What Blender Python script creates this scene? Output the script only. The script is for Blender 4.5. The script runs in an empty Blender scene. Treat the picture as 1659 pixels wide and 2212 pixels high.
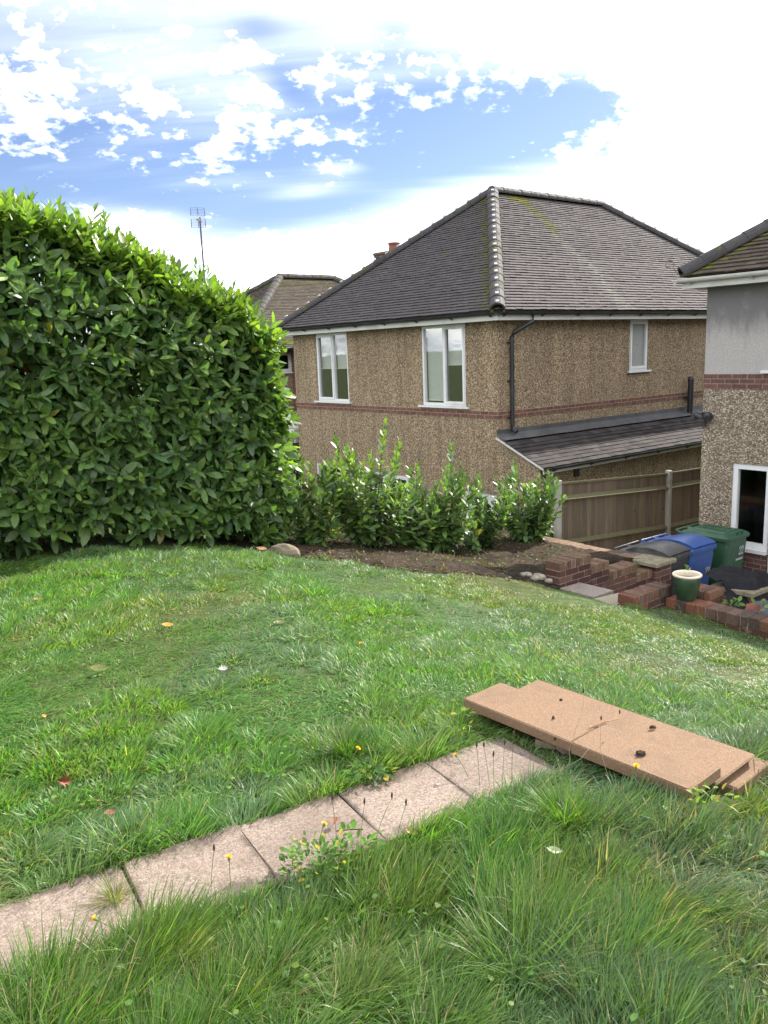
import bpy, math, random
import numpy as np
from mathutils import Vector, Matrix

random.seed(7)
RNG = np.random.default_rng(11)
SC = bpy.context.scene
COL = SC.collection
R = math.radians

# ------------------------------------------------------------------ camera
CAM_H = 1.75
PITCH, ROLL = R(11.126), R(-2.139)
cam_d = bpy.data.cameras.new("camera")
cam_d.sensor_fit = 'HORIZONTAL'
cam_d.sensor_width = 36.0
cam_d.lens = 36.0 * 1753.9 / 1659.0
cam_d.clip_start = 0.05
cam_d.clip_end = 3000
cam = bpy.data.objects.new("camera", cam_d)
COL.objects.link(cam)
F = Vector((0, math.cos(PITCH), -math.sin(PITCH)))
X0 = Vector((1, 0, 0))
U0 = X0.cross(F)
RX = X0 * math.cos(ROLL) + U0 * math.sin(ROLL)
UX = -X0 * math.sin(ROLL) + U0 * math.cos(ROLL)
m = Matrix((RX, UX, -F)).transposed().to_4x4()
m.translation = Vector((0, 0, CAM_H))
cam.matrix_world = m
SC.camera = cam

# ------------------------------------------------------------------ light
SUN_AZ, SUN_EL = R(47), R(37)          # azimuth measured from +Y towards +X
sd = bpy.data.lights.new("sun", 'SUN')
sd.energy = 4.0
sd.angle = R(0.6)
sd.color = (1.0, 0.93, 0.83)
sun = bpy.data.objects.new("sun", sd)
COL.objects.link(sun)
S = Vector((math.cos(SUN_EL) * math.sin(SUN_AZ), math.cos(SUN_EL) * math.cos(SUN_AZ), math.sin(SUN_EL)))
sun.rotation_euler = S.to_track_quat('Z', 'Y').to_euler()
sun.location = S * 60

SC.view_settings.view_transform = 'Standard'
SC.view_settings.look = 'None'
SC.view_settings.gamma = 1.0
SC.view_settings.exposure = 1.42
SC.cycles.max_bounces = 8
SC.cycles.transparent_max_bounces = 12
SC.cycles.sample_clamp_indirect = 6.0
SC.cycles.use_denoising = True


class NT:
    """small node-tree builder"""
    def __init__(self, tree):
        self.t = tree
        self.n = tree.nodes
        self.l = tree.links

    def new(self, kind, **kw):
        nd = self.n.new(kind)
        for k, v in kw.items():
            setattr(nd, k, v)
        return nd

    def put(self, sock, v):
        if hasattr(v, 'is_output') or isinstance(v, bpy.types.NodeSocket):
            self.l.new(v, sock)
        else:
            sock.default_value = v

    def math(self, op, a, b=None, c=None, clamp=False):
        nd = self.new('ShaderNodeMath', operation=op)
        nd.use_clamp = clamp
        self.put(nd.inputs[0], a)
        if b is not None:
            self.put(nd.inputs[1], b)
        if c is not None:
            self.put(nd.inputs[2], c)
        return nd.outputs[0]

    def noise(self, vec, scale, detail=4.0, rough=0.55, dist=0.0):
        nd = self.new('ShaderNodeTexNoise')
        if vec is not None:
            self.l.new(vec, nd.inputs['Vector'])
        nd.inputs['Scale'].default_value = scale
        nd.inputs['Detail'].default_value = detail
        nd.inputs['Roughness'].default_value = rough
        nd.inputs['Distortion'].default_value = dist
        return nd

    def ramp(self, fac, stops, interp='LINEAR'):
        nd = self.new('ShaderNodeValToRGB')
        cr = nd.color_ramp
        cr.interpolation = interp
        while len(cr.elements) < len(stops):
            cr.elements.new(0.5)
        for e, (p, c) in zip(cr.elements, stops):
            e.position = p
            e.color = (*c, 1) if len(c) == 3 else c
        self.put(nd.inputs[0], fac)
        return nd.outputs[0]

    def mix(self, fac, a, b, blend='MIX'):
        nd = self.new('ShaderNodeMix', data_type='RGBA', blend_type=blend)
        self.put(nd.inputs[0], fac)
        self.put(nd.inputs[6], (*a, 1) if isinstance(a, tuple) and len(a) == 3 else a)
        self.put(nd.inputs[7], (*b, 1) if isinstance(b, tuple) and len(b) == 3 else b)
        return nd.outputs[2]

    def smooth(self, v, lo, hi):
        nd = self.new('ShaderNodeMapRange', interpolation_type='SMOOTHSTEP')
        self.put(nd.inputs[0], v)
        nd.inputs[1].default_value = lo
        nd.inputs[2].default_value = hi
        nd.inputs[3].default_value = 0
        nd.inputs[4].default_value = 1
        return nd.outputs[0]

    def sep(self, v):
        nd = self.new('ShaderNodeSeparateXYZ')
        self.l.new(v, nd.inputs[0])
        return nd.outputs

    def comb(self, x, y, z):
        nd = self.new('ShaderNodeCombineXYZ')
        self.put(nd.inputs[0], x)
        self.put(nd.inputs[1], y)
        self.put(nd.inputs[2], z)
        return nd.outputs[0]

    def bump(self, h, strength=0.5, dist=0.01, normal=None):
        nd = self.new('ShaderNodeBump')
        nd.inputs['Strength'].default_value = strength
        nd.inputs['Distance'].default_value = dist
        self.put(nd.inputs['Height'], h)
        if normal is not None:
            self.l.new(normal, nd.inputs['Normal'])
        return nd.outputs[0]


# ------------------------------------------------------------------ sky with clouds
W = bpy.data.worlds.new("World")
SC.world = W
W.use_nodes = True
g = NT(W.node_tree)
g.n.clear()
sky = g.new('ShaderNodeTexSky', sky_type='NISHITA', sun_disc=False)
sky.sun_elevation = SUN_EL
sky.sun_rotation = SUN_AZ
sky.air_density = 1.0
sky.dust_density = 0.6
sky.ozone_density = 2.2
tc = g.new('ShaderNodeTexCoord')
dx, dy, dz = g.sep(tc.outputs['Generated'])
az = g.math('MULTIPLY', g.math('ARCTAN2', dx, dy), 57.29578)
el = g.math('MULTIPLY', g.math('ARCSINE', dz), 57.29578)
up = g.math('ADD', g.math('MAXIMUM', dz, 0.0), 0.38)
cp = g.comb(g.math('DIVIDE', dx, up), g.math('DIVIDE', dy, up), 0.37)
n_fine = g.noise(cp, 12.0, 10.0, 0.62, 0.25).outputs['Fac']
n_cell = g.noise(cp, 34.0, 5.0, 0.55, 0.1).outputs['Fac']
n_big = g.noise(cp, 2.2, 4.0, 0.5, 0.3).outputs['Fac']
rotc = g.new('ShaderNodeMapping')
rotc.inputs['Rotation'].default_value = (0, 0, R(-38))
rotc.inputs['Scale'].default_value = (0.35, 2.2, 1)
g.l.new(cp, rotc.inputs['Vector'])
n_str = g.noise(rotc.outputs[0], 1.6, 6.0, 0.55, 0.4).outputs['Fac']


def blob(a0, e0, ra, re, wgt, rot=0.0):
    c, s = math.cos(R(rot)), math.sin(R(rot))
    da = g.math('SUBTRACT', az, a0)
    de = g.math('SUBTRACT', el, e0)
    p = g.math('ADD', g.math('MULTIPLY', da, c / ra), g.math('MULTIPLY', de, s / ra))
    q = g.math('ADD', g.math('MULTIPLY', da, -s / re), g.math('MULTIPLY', de, c / re))
    r2 = g.math('ADD', g.math('MULTIPLY', p, p), g.math('MULTIPLY', q, q))
    return g.math('MULTIPLY', g.math('EXPONENT', g.math('MULTIPLY', r2, -1.0)), wgt)


SKY_BLOBS = [
    (-11, 17.0, 7.0, 3.2, 0.09, -8), (9, 20.5, 13, 3.4, 0.17, -6), (23, 15.5, 8, 6, 0.32, 0),
    (-20, 18, 8, 5, 0.02, 0), (22, 7.5, 11, 3.8, 0.42, 14), (8, 6.0, 8, 2.2, 0.30, 14),
    (-5, 5.0, 6, 2.4, 0.45, 0), (-16, 8.6, 4, 0.9, 0.14, -2), (-14.5, 7.0, 3.4, 0.8, 0.22, 0),
    (-2, 12.0, 2.0, 0.55, 0.20, 0), (-1, 13.6, 3.2, 0.8, 0.14, 0), (8, 15.2, 3.0, 0.7, 0.16, 0), (-4, 10.6, 2.6, 0.5, 0.12, 6),
    (-5, 16.6, 1.6, 0.9, -0.12, -30), (2, 19.6, 1.6, 1.0, -0.10, 0), (-7, 19.8, 1.8, 0.8, -0.08, 0),
    (-16, 10.4, 11, 1.1, -0.16, -4), (4, 13.2, 11, 2.0, -0.20, 10), (-3.5, 9.6, 9, 1.1, -0.16, 10),
    (12, 14.5, 6, 1.3, -0.13, -6), (45, 34, 30, 20, 0.2, 0), (-30, 50, 50, 22, 0.05, 0), (0, 0, 90, 3.0, 0.10, 0),
]
bias = None
for b in SKY_BLOBS:
    v = blob(*b)
    bias = v if bias is None else g.math('ADD', bias, v)
bias = g.math('ADD', bias, g.math('MULTIPLY', g.smooth(g.math('ABSOLUTE', az), 55.0, 85.0), 0.16))  # extra unseen cloud beside and behind the camera, added to brighten the house walls
dens = g.math('ADD', g.math('MULTIPLY', n_fine, 0.70), g.math('MULTIPLY', n_big, 0.22))
dens = g.math('ADD', dens, g.math('MULTIPLY', n_cell, 0.54))
dens = g.math('ADD', dens, bias)
alpha = g.smooth(dens, 0.715, 0.935)
thin = g.math('MULTIPLY', g.smooth(g.math('ADD', n_str, g.math('MULTIPLY', bias, 0.9)), 0.45, 0.85), 0.60)
alpha = g.math('MAXIMUM', alpha, thin)
shade = g.smooth(dens, 0.77, 1.05)
ccol = g.mix(shade, (6.5, 6.7, 7.0), (8.2, 8.15, 8.0))
ccol = g.mix(g.math('MULTIPLY', g.math('SUBTRACT', 1.0, g.smooth(el, 4.0, 7.5)), g.smooth(n_big, 0.40, 0.60)), ccol, (3.4, 3.6, 4.1))
blue = g.mix(1.0, sky.outputs[0], (0.33, 0.335, 0.40), 'MULTIPLY')
bg = g.new('ShaderNodeBackground')
bg.inputs['Strength'].default_value = 0.15
g.l.new(g.mix(alpha, blue, ccol), bg.inputs['Color'])
wo = g.new('ShaderNodeOutputWorld')
g.l.new(bg.outputs[0], wo.inputs['Surface'])

# ------------------------------------------------------------------ frames: u runs away along the houses' sides, a runs left along their backs
TH = 0.65805
CU, CV = math.cos(TH), math.sin(TH)
CORNER = (2.2376, 15.5)                 # near corner of the pebbledash house


def XY(u, w):
    return (CORNER[0] + CU * u + CV * w, CORNER[1] + CV * u - CU * w)


def UW(x, y):
    x = x - CORNER[0]
    y = y - CORNER[1]
    return CU * x + CV * y, CV * x - CU * y


# ------------------------------------------------------------------ numpy noise
def _hash(ix, iy, seed):
    n = (ix.astype(np.int64) * 374761393 + iy.astype(np.int64) * 668265263 + seed * 144665) & 0x7fffffff
    n = ((n ^ (n >> 13)) * 1274126177) & 0x7fffffff
    n = (n ^ (n >> 16)) & 0xffff
    return n / 65535.0


def vnoise(x, y, seed=0):
    x = np.asarray(x, float)
    y = np.asarray(y, float)
    ix = np.floor(x)
    iy = np.floor(y)
    fx = x - ix
    fy = y - iy
    fx = fx * fx * (3 - 2 * fx)
    fy = fy * fy * (3 - 2 * fy)
    a = _hash(ix, iy, seed)
    b = _hash(ix + 1, iy, seed)
    c = _hash(ix, iy + 1, seed)
    d = _hash(ix + 1, iy + 1, seed)
    return a * (1 - fx) * (1 - fy) + b * fx * (1 - fy) + c * (1 - fx) * fy + d * fx * fy


def fbm(x, y, seed=0, octv=4):
    s = 0
    amp = 0.5
    t = 0
    for i in range(octv):
        s = s + amp * vnoise(x * 2 ** i + i * 17.3, y * 2 ** i - i * 9.1, seed + i)
        t += amp
        amp *= 0.5
    return s / t


def sstep(v, lo, hi):
    t = np.clip((np.asarray(v, float) - lo) / (hi - lo), 0, 1)
    return t * t * (3 - 2 * t)


# ------------------------------------------------------------------ object helpers
def tag(o, label=None, cat=None, group=None, kind=None):
    if label:
        o['label'] = label
    if cat:
        o['category'] = cat
    if group:
        o['group'] = group
    if kind:
        o['kind'] = kind
    return o


def thing(name, label, cat, loc=(0, 0, 0), rotz=0.0, group=None):
    o = bpy.data.objects.new(name, None)
    o.empty_display_size = 0.2
    COL.objects.link(o)
    o.location = loc
    o.rotation_euler = (0, 0, rotz)
    return tag(o, label, cat, group)


def uwthing(name, label, cat, u=0.0, w=0.0, z=0.0, group=None, turn=0.0):
    x, y = XY(u, w)
    return thing(name, label, cat, (x, y, z), TH + turn, group)


def link_mesh(name, me, mats, parent=None, loc=(0, 0, 0)):
    o = bpy.data.objects.new(name, me)
    COL.objects.link(o)
    for mm in (mats if isinstance(mats, (list, tuple)) else [mats]):
        me.materials.append(mm)
    if parent is not None:
        o.parent = parent
    o.location = loc
    return o


class MB:
    """mesh collector"""
    def __init__(self):
        self.v = []
        self.f = []
        self.mi = []
        self.c = []          # per-vertex colour
        self.cur = (0.5, 0.5, 0.5, 1.0)
        self.mat = 0

    def vert(self, p):
        self.v.append(tuple(p))
        self.c.append(self.cur)
        return len(self.v) - 1

    def face(self, idx, mat=None):
        self.f.append(tuple(idx))
        self.mi.append(self.mat if mat is None else mat)

    def poly(self, pts, mat=None):
        self.face([self.vert(p) for p in pts], mat)

    def box(self, x0, x1, y0, y1, z0, z1, mat=None, jit=0.0, xf=None):
        P = [(x0, y0, z0), (x1, y0, z0), (x1, y1, z0), (x0, y1, z0), (x0, y0, z1), (x1, y0, z1), (x1, y1, z1), (x0, y1, z1)]
        if jit:
            P = [tuple(c + random.uniform(-jit, jit) for c in p) for p in P]
        if xf:
            P = [tuple(xf @ Vector(p)) for p in P]
        i = [self.vert(p) for p in P]
        for q in ((0, 3, 2, 1), (4, 5, 6, 7), (0, 1, 5, 4), (1, 2, 6, 5), (2, 3, 7, 6), (3, 0, 4, 7)):
            self.face([i[k] for k in q], mat)

    def cbox(self, x0, x1, y0, y1, z0, z1, b=0.006, mat=None, jit=0.0):
        """box with chamfered top and upright edges"""
        j = lambda: random.uniform(-jit, jit) if jit else 0.0
        rings = []
        for z, ins in ((z0, 0.0), (z1 - b, 0.0), (z1, b)):
            pts = []
            for (x, y, sx, sy) in ((x0, y0, 1, 1), (x1, y0, -1, 1), (x1, y1, -1, -1), (x0, y1, 1, -1)):
                px = x + sx * ins
                py = y + sy * ins
                if (sx > 0) == (sy > 0):
                    pts += [(px, py + sy * b), (px + sx * b, py)]
                else:
                    pts += [(px + sx * b, py), (px, py + sy * b)]
            rings.append([self.vert((x + j(), y + j(), z + j())) for x, y in pts])
        n = 8
        for a, c in zip(rings[:-1], rings[1:]):
            for k in range(n):
                self.face((a[k], a[(k + 1) % n], c[(k + 1) % n], c[k]), mat)
        self.face(rings[-1], mat)
        self.face(rings[0][::-1], mat)

    def tube(self, pts, r, n=8, mat=None, cap=True, rads=None):
        pts = [Vector(p) for p in pts]
        rings = []
        for i, p in enumerate(pts):
            d = (pts[min(i + 1, len(pts) - 1)] - pts[max(i - 1, 0)]).normalized()
            ref = Vector((0, 0, 1)) if abs(d.z) < 0.9 else Vector((1, 0, 0))
            a = d.cross(ref).normalized()
            b = d.cross(a)
            rr = rads[i] if rads else r
            rings.append([self.vert(p + a * (rr * math.cos(2 * math.pi * k / n)) + b * (rr * math.sin(2 * math.pi * k / n))) for k in range(n)])
        for a, b in zip(rings[:-1], rings[1:]):
            for k in range(n):
                self.face((a[k], b[k], b[(k + 1) % n], a[(k + 1) % n]), mat)
        if cap:
            self.face(rings[0], mat)
            self.face(rings[-1][::-1], mat)

    def lathe(self, prof, c=(0, 0, 0), n=32, mat=None, wob=0.0):
        rings = []
        for r, z in prof:
            if r < 1e-5:
                rings.append([self.vert((c[0], c[1], c[2] + z))])
            else:
                rings.append([self.vert((c[0] + r * math.cos(2 * math.pi * k / n), c[1] + r * math.sin(2 * math.pi * k / n), c[2] + z)) for k in range(n)])
        for a, b in zip(rings[:-1], rings[1:]):
            for k in range(n):
                k2 = (k + 1) % n
                if len(a) == 1 and len(b) == 1:
                    continue
                if len(a) == 1:
                    self.face((a[0], b[k2], b[k]), mat)
                elif len(b) == 1:
                    self.face((a[k], a[k2], b[0]), mat)
                else:
                    self.face((a[k], a[k2], b[k2], b[k]), mat)

    def sheet(self, fn, nu, nv, mat=None):
        idx = [[self.vert(fn(i / nu, j / nv)) for j in range(nv + 1)] for i in range(nu + 1)]
        for i in range(nu):
            for j in range(nv):
                self.face((idx[i][j], idx[i + 1][j], idx[i + 1][j + 1], idx[i][j + 1]), mat)

    def build(self, name, mats, parent=None, loc=(0, 0, 0), smooth=False, flip_fix=False):
        me = bpy.data.meshes.new(name)
        me.from_pydata(self.v, [], self.f)
        me.update()
        if any(self.mi):
            me.polygons.foreach_set('material_index', self.mi)
        ca = me.color_attributes.new('col', 'FLOAT_COLOR', 'POINT')
        ca.data.foreach_set('color', np.array(self.c, np.float32).ravel())
        if smooth:
            me.polygons.foreach_set('use_smooth', [True] * len(self.f))
        if flip_fix:
            import bmesh
            bm = bmesh.new()
            bm.from_mesh(me)
            bmesh.ops.recalc_face_normals(bm, faces=bm.faces)
            bm.to_mesh(me)
            bm.free()
        return link_mesh(name, me, mats, parent, loc)


def np_mesh(name, V, faces_by_n, colors, mats, parent=None, loc=(0, 0, 0), smooth=True, extra=None):
    """V (n,3); faces_by_n list of (m,k) int arrays"""
    me = bpy.data.meshes.new(name)
    me.vertices.add(len(V))
    me.vertices.foreach_set('co', np.ascontiguousarray(V, np.float32).ravel())
    loops = np.concatenate([f.ravel() for f in faces_by_n]).astype(np.int32)
    tot = np.concatenate([np.full(len(f), f.shape[1]) for f in faces_by_n]).astype(np.int32)
    start = np.concatenate([[0], np.cumsum(tot)[:-1]]).astype(np.int32)
    me.loops.add(len(loops))
    me.loops.foreach_set('vertex_index', loops)
    me.polygons.add(len(tot))
    me.polygons.foreach_set('loop_start', start)
    me.polygons.foreach_set('loop_total', tot)
    if smooth:
        me.polygons.foreach_set('use_smooth', np.ones(len(tot), bool))
    me.update(calc_edges=True)
    if colors is not None:
        ca = me.color_attributes.new('col', 'FLOAT_COLOR', 'POINT')
        cc = np.ones((len(V), 4), np.float32)
        cc[:, :colors.shape[1]] = colors
        ca.data.foreach_set('color', cc.ravel())
    return link_mesh(name, me, mats, parent, loc)


# ------------------------------------------------------------------ materials
MATS = {}


def material(name):
    mm = bpy.data.materials.new(name)
    mm.use_nodes = True
    t = NT(mm.node_tree)
    t.n.clear()
    out = t.new('ShaderNodeOutputMaterial')
    pb = t.new('ShaderNodeBsdfPrincipled')
    t.l.new(pb.outputs[0], out.inputs['Surface'])
    t.pb, t.out = pb, out
    tcn = t.new('ShaderNodeTexCoord')
    t.obj = tcn.outputs['Object']
    MATS[name] = mm
    return mm, t


def plain(name, col, rough=0.6, spec=0.5, metal=0.0, var=0.15, scale=6.0, bump=0.0, bscale=60, dirt=None, dirt_amt=0.5, geo=False):
    mm, t = material(name)
    nz = t.noise(t.obj, scale, 5).outputs['Fac']
    lo = tuple(c * (1 - var) for c in col)
    hi = tuple(min(1, c * (1 + var)) for c in col)
    c = t.ramp(nz, [(0.3, lo), (0.7, hi)])
    if dirt:
        n2 = t.noise(t.obj, scale * 0.45, 7, 0.65).outputs['Fac']
        c = t.mix(t.math('MULTIPLY', t.smooth(n2, 0.48, 0.68), dirt_amt), c, dirt)
    t.put(t.pb.inputs['Base Color'], c)
    n3 = t.noise(t.obj, scale * 3, 4).outputs['Fac']
    t.put(t.pb.inputs['Roughness'], t.math('ADD', rough - 0.08, t.math('MULTIPLY', n3, 0.16)))
    t.pb.inputs['Specular IOR Level'].default_value = spec
    t.pb.inputs['Metallic'].default_value = metal
    if bump:
        nb = t.noise(t.obj, bscale, 4, 0.6).outputs['Fac']
        t.put(t.pb.inputs['Normal'], t.bump(nb, bump, 0.01))
    return mm


plain('white_upvc', (0.624, 0.632, 0.640), 0.35, var=0.04, dirt=(0.416, 0.400, 0.360), dirt_amt=0.35, scale=3)
plain('white_board', (0.533, 0.526, 0.504), 0.45, var=0.05, dirt=(0.324, 0.310, 0.274), dirt_amt=0.5, scale=3)
plain('black_plastic', (0.018, 0.018, 0.022), 0.38, var=0.3, dirt=(0.07, 0.07, 0.065), dirt_amt=0.35)
plain('grey_lead', (0.061, 0.063, 0.069), 0.5, var=0.25, dirt=(0.110, 0.110, 0.110), scale=4)
plain('mortar', (0.33, 0.29, 0.24), 0.95, 0.2, var=0.25, scale=20, bump=0.6, bscale=150)
plain('blind', (0.528, 0.535, 0.521), 0.8, var=0.04)
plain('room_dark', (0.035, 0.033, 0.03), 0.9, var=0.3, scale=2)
plain('terracotta', (0.216, 0.088, 0.068), 0.8, 0.3, var=0.2, scale=10, dirt=(0.150, 0.122, 0.111))
plain('rust_wire', (0.16, 0.10, 0.07), 0.7, var=0.2)
plain('steel_pole', (0.07, 0.07, 0.10), 0.5, metal=0.3, var=0.15)
plain('alu_dark', (0.06, 0.07, 0.10), 0.5, var=0.1)
plain('concrete_post', (0.33, 0.32, 0.29), 0.9, 0.2, var=0.15, scale=5, bump=0.3, bscale=90, dirt=(0.18, 0.18, 0.14))
plain('cap_stone', (0.225, 0.199, 0.139), 0.9, 0.2, var=0.25, scale=14, bump=0.5, bscale=120, dirt=(0.105, 0.098, 0.068), dirt_amt=0.7)
plain('bin_black', (0.028, 0.029, 0.034), 0.42, var=0.25, scale=5, dirt=(0.10, 0.095, 0.09), dirt_amt=0.5)
plain('bin_black_lid', (0.045, 0.042, 0.045), 0.5, var=0.25, scale=5, dirt=(0.150, 0.135, 0.120), dirt_amt=0.7)
plain('bin_blue', (0.028, 0.075, 0.25), 0.4, var=0.12, scale=5, dirt=(0.08, 0.11, 0.2), dirt_amt=0.4)
plain('bin_green', (0.020, 0.072, 0.034), 0.42, var=0.15, scale=5, dirt=(0.07, 0.10, 0.07), dirt_amt=0.4)
plain('white_print', (0.372, 0.384, 0.396), 0.6, var=0.2, scale=40)
plain('pot_rim', (0.72, 0.62, 0.48), 0.35, var=0.08, scale=8)
plain('pot_green', (0.030, 0.060, 0.030), 0.3, var=0.3, scale=6)
plain('compost', (0.11, 0.075, 0.05), 0.95, 0.2, var=0.4, scale=40, bump=0.8, bscale=120)
plain('black_fabric', (0.017, 0.017, 0.020), 0.9, 0.2, var=0.3, scale=8, bump=0.4, bscale=200)
plain('grey_bag', (0.060, 0.068, 0.085), 0.42, var=0.3, scale=5, dirt=(0.13, 0.14, 0.15), dirt_amt=0.5)
plain('stone_buff', (0.180, 0.150, 0.108), 0.95, 0.2, var=0.3, scale=8, bump=0.6, bscale=60)
plain('stone_flint', (0.252, 0.228, 0.186), 0.8, 0.3, var=0.4, scale=14, bump=0.6, bscale=60)
plain('leaf_rust', (0.16, 0.045, 0.018), 0.6, var=0.4, scale=30)
plain('leaf_tan', (0.36, 0.20, 0.10), 0.6, var=0.4, scale=30)
plain('leaf_orange', (0.372, 0.180, 0.018), 0.6, var=0.2, scale=30)
plain('leaf_yellowgreen', (0.090, 0.099, 0.018), 0.45, var=0.25, scale=30)
plain('leaf_palegreen', (0.294, 0.350, 0.210), 0.5, var=0.25, scale=30)
plain('leaf_grey', (0.289, 0.262, 0.283), 0.6, var=0.2, scale=30)
plain('petal_yellow', (0.85, 0.50, 0.01), 0.6, var=0.15, scale=60)
plain('stalk_green', (0.10, 0.13, 0.04), 0.6, var=0.2, scale=30)
plain('stalk_straw', (0.19, 0.16, 0.10), 0.7, var=0.2, scale=30)
plain('seed_brown', (0.035, 0.022, 0.015), 0.8, var=0.3, scale=60)
plain('bark_piece', (0.050, 0.032, 0.022), 0.9, 0.2, var=0.5, scale=40, bump=0.8, bscale=150)
plain('white_petal', (0.72, 0.70, 0.64), 0.7, var=0.1, scale=30)
plain('brown_panel', (0.10, 0.04, 0.03), 0.6, var=0.2)
plain('lamp_white', (0.70, 0.71, 0.72), 0.3, var=0.05)
plain('grey_plastic', (0.30, 0.31, 0.32), 0.5, var=0.1)
plain('felt_roof', (0.10, 0.10, 0.105), 0.9, var=0.3, scale=6)
plain('far_tree', (0.09, 0.10, 0.075), 0.9, var=0.3, scale=2)


def attr_mat(name, rough=0.8, spec=0.3, noise_scale=30, noise_amt=0.35, bump=0.5, bscale=150, extra=None):
    mm, t = material(name)
    at = t.new('ShaderNodeAttribute', attribute_name='col')
    nz = t.noise(t.obj, noise_scale, 6, 0.65).outputs['Fac']
    c = t.mix(1.0, at.outputs['Color'], t.ramp(nz, [(0.25, (1 - noise_amt,) * 3), (0.75, (1 + noise_amt,) * 3)]), 'MULTIPLY')
    if extra:
        c = extra(t, c)
    t.put(t.pb.inputs['Base Color'], c)
    t.pb.inputs['Roughness'].default_value = rough
    t.pb.inputs['Specular IOR Level'].default_value = spec
    if bump:
        nb = t.noise(t.obj, bscale, 5, 0.65).outputs['Fac']
        t.put(t.pb.inputs['Normal'], t.bump(nb, bump, 0.008))
    return mm


def brick_extra(t, c):
    # lime and soot patches with their own outline
    n = t.noise(t.obj, 7, 7, 0.7).outputs['Fac']
    c = t.mix(t.math('MULTIPLY', t.smooth(n, 0.56, 0.72), 0.45), c, (0.33, 0.28, 0.24))
    n2 = t.noise(t.obj, 4.3, 6, 0.7).outputs['Fac']
    return t.mix(t.math('MULTIPLY', t.smooth(n2, 0.52, 0.70), 0.55), c, (0.05, 0.042, 0.036))


attr_mat('garden_brick', 0.9, 0.2, 40, 0.35, 0.7, 160, brick_extra)


def pebbledash(name, tones, scale=60, grime=(0.24, 0.19, 0.13), grime_amt=0.30, gain=1.0):
    mm, t = material(name)
    vo = t.new('ShaderNodeTexVoronoi', feature='F1')
    vo.inputs['Scale'].default_value = scale
    wob = t.noise(t.obj, scale * 0.8, 2).outputs['Color']
    vec = t.new('ShaderNodeVectorMath', operation='MULTIPLY_ADD')
    t.l.new(wob, vec.inputs[0])
    vec.inputs[1].default_value = (0.022, 0.022, 0.022)
    t.l.new(t.obj, vec.inputs[2])
    t.l.new(vec.outputs[0], vo.inputs['Vector'])
    rnd = t.sep(vo.outputs['Color'])[0]
    c = t.ramp(rnd, [(i / (len(tones)), tuple(min(0.85, q * gain) for q in k)) for i, k in enumerate(tones)], 'CONSTANT')
    gap = t.smooth(vo.outputs['Distance'], 0.42, 0.75)
    c = t.mix(t.math('MULTIPLY', gap, 0.6), c, (0.13, 0.10, 0.07))
    n = t.noise(t.obj, 0.9, 7, 0.65).outputs['Fac']
    c = t.mix(t.math('MULTIPLY', t.smooth(n, 0.42, 0.72), grime_amt), c, grime)
    # rain streaks down the wall
    mp = t.new('ShaderNodeMapping')
    mp.inputs['Scale'].default_value = (5.0, 5.0, 0.35)
    t.l.new(t.obj, mp.inputs[0])
    sn = t.noise(mp.outputs[0], 1.0, 7, 0.6).outputs['Fac']
    c = t.mix(1.0, c, t.ramp(sn, [(0.32, (0.76, 0.76, 0.77)), (0.62, (1.08, 1.07, 1.05))]), 'MULTIPLY')
    t.put(t.pb.inputs['Base Color'], c)
    t.pb.inputs['Roughness'].default_value = 0.85
    t.pb.inputs['Specular IOR Level'].default_value = 0.25
    h = t.math('SUBTRACT', 1.0, vo.outputs['Distance'])
    t.put(t.pb.inputs['Normal'], t.bump(h, 1.0, 0.02))
    return mm


pebbledash('pebbledash', [(0.14, 0.098, 0.062), (0.32, 0.24, 0.15), (0.42, 0.325, 0.205), (0.20, 0.14, 0.09), (0.52, 0.42, 0.30), (0.26, 0.18, 0.115), (0.38, 0.29, 0.185), (0.11, 0.075, 0.05)], gain=1.3)
pebbledash('pebbledash_grey', [(0.13, 0.10, 0.075), (0.30, 0.245, 0.19), (0.42, 0.36, 0.28), (0.22, 0.175, 0.13), (0.52, 0.46, 0.38), (0.27, 0.215, 0.16), (0.37, 0.31, 0.235)], 46, gain=0.95)


def white_render():
    mm, t = material('painted_roughcast')
    n = t.noise(t.obj, 60, 5, 0.7).outputs['Fac']
    c = t.ramp(n, [(0.3, (0.26, 0.25, 0.245)), (0.7, (0.46, 0.435, 0.42))])
    # grime and eaves shade painted into the colour as an uneven band with drips
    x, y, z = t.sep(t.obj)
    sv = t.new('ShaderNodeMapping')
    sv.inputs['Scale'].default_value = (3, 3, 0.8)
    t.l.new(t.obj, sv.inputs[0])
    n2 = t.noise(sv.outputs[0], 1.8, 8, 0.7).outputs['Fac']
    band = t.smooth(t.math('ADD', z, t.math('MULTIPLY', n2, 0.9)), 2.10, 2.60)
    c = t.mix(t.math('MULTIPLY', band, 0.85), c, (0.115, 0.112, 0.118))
    n3 = t.noise(t.obj, 3.0, 7, 0.7).outputs['Fac']
    c = t.mix(t.math('MULTIPLY', t.smooth(n3, 0.52, 0.7), 0.4), c, (0.30, 0.285, 0.275))
    t.put(t.pb.inputs['Base Color'], c)
    t.pb.inputs['Roughness'].default_value = 0.9
    t.put(t.pb.inputs['Normal'], t.bump(n, 0.9, 0.012))
    return mm


white_render()


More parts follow.
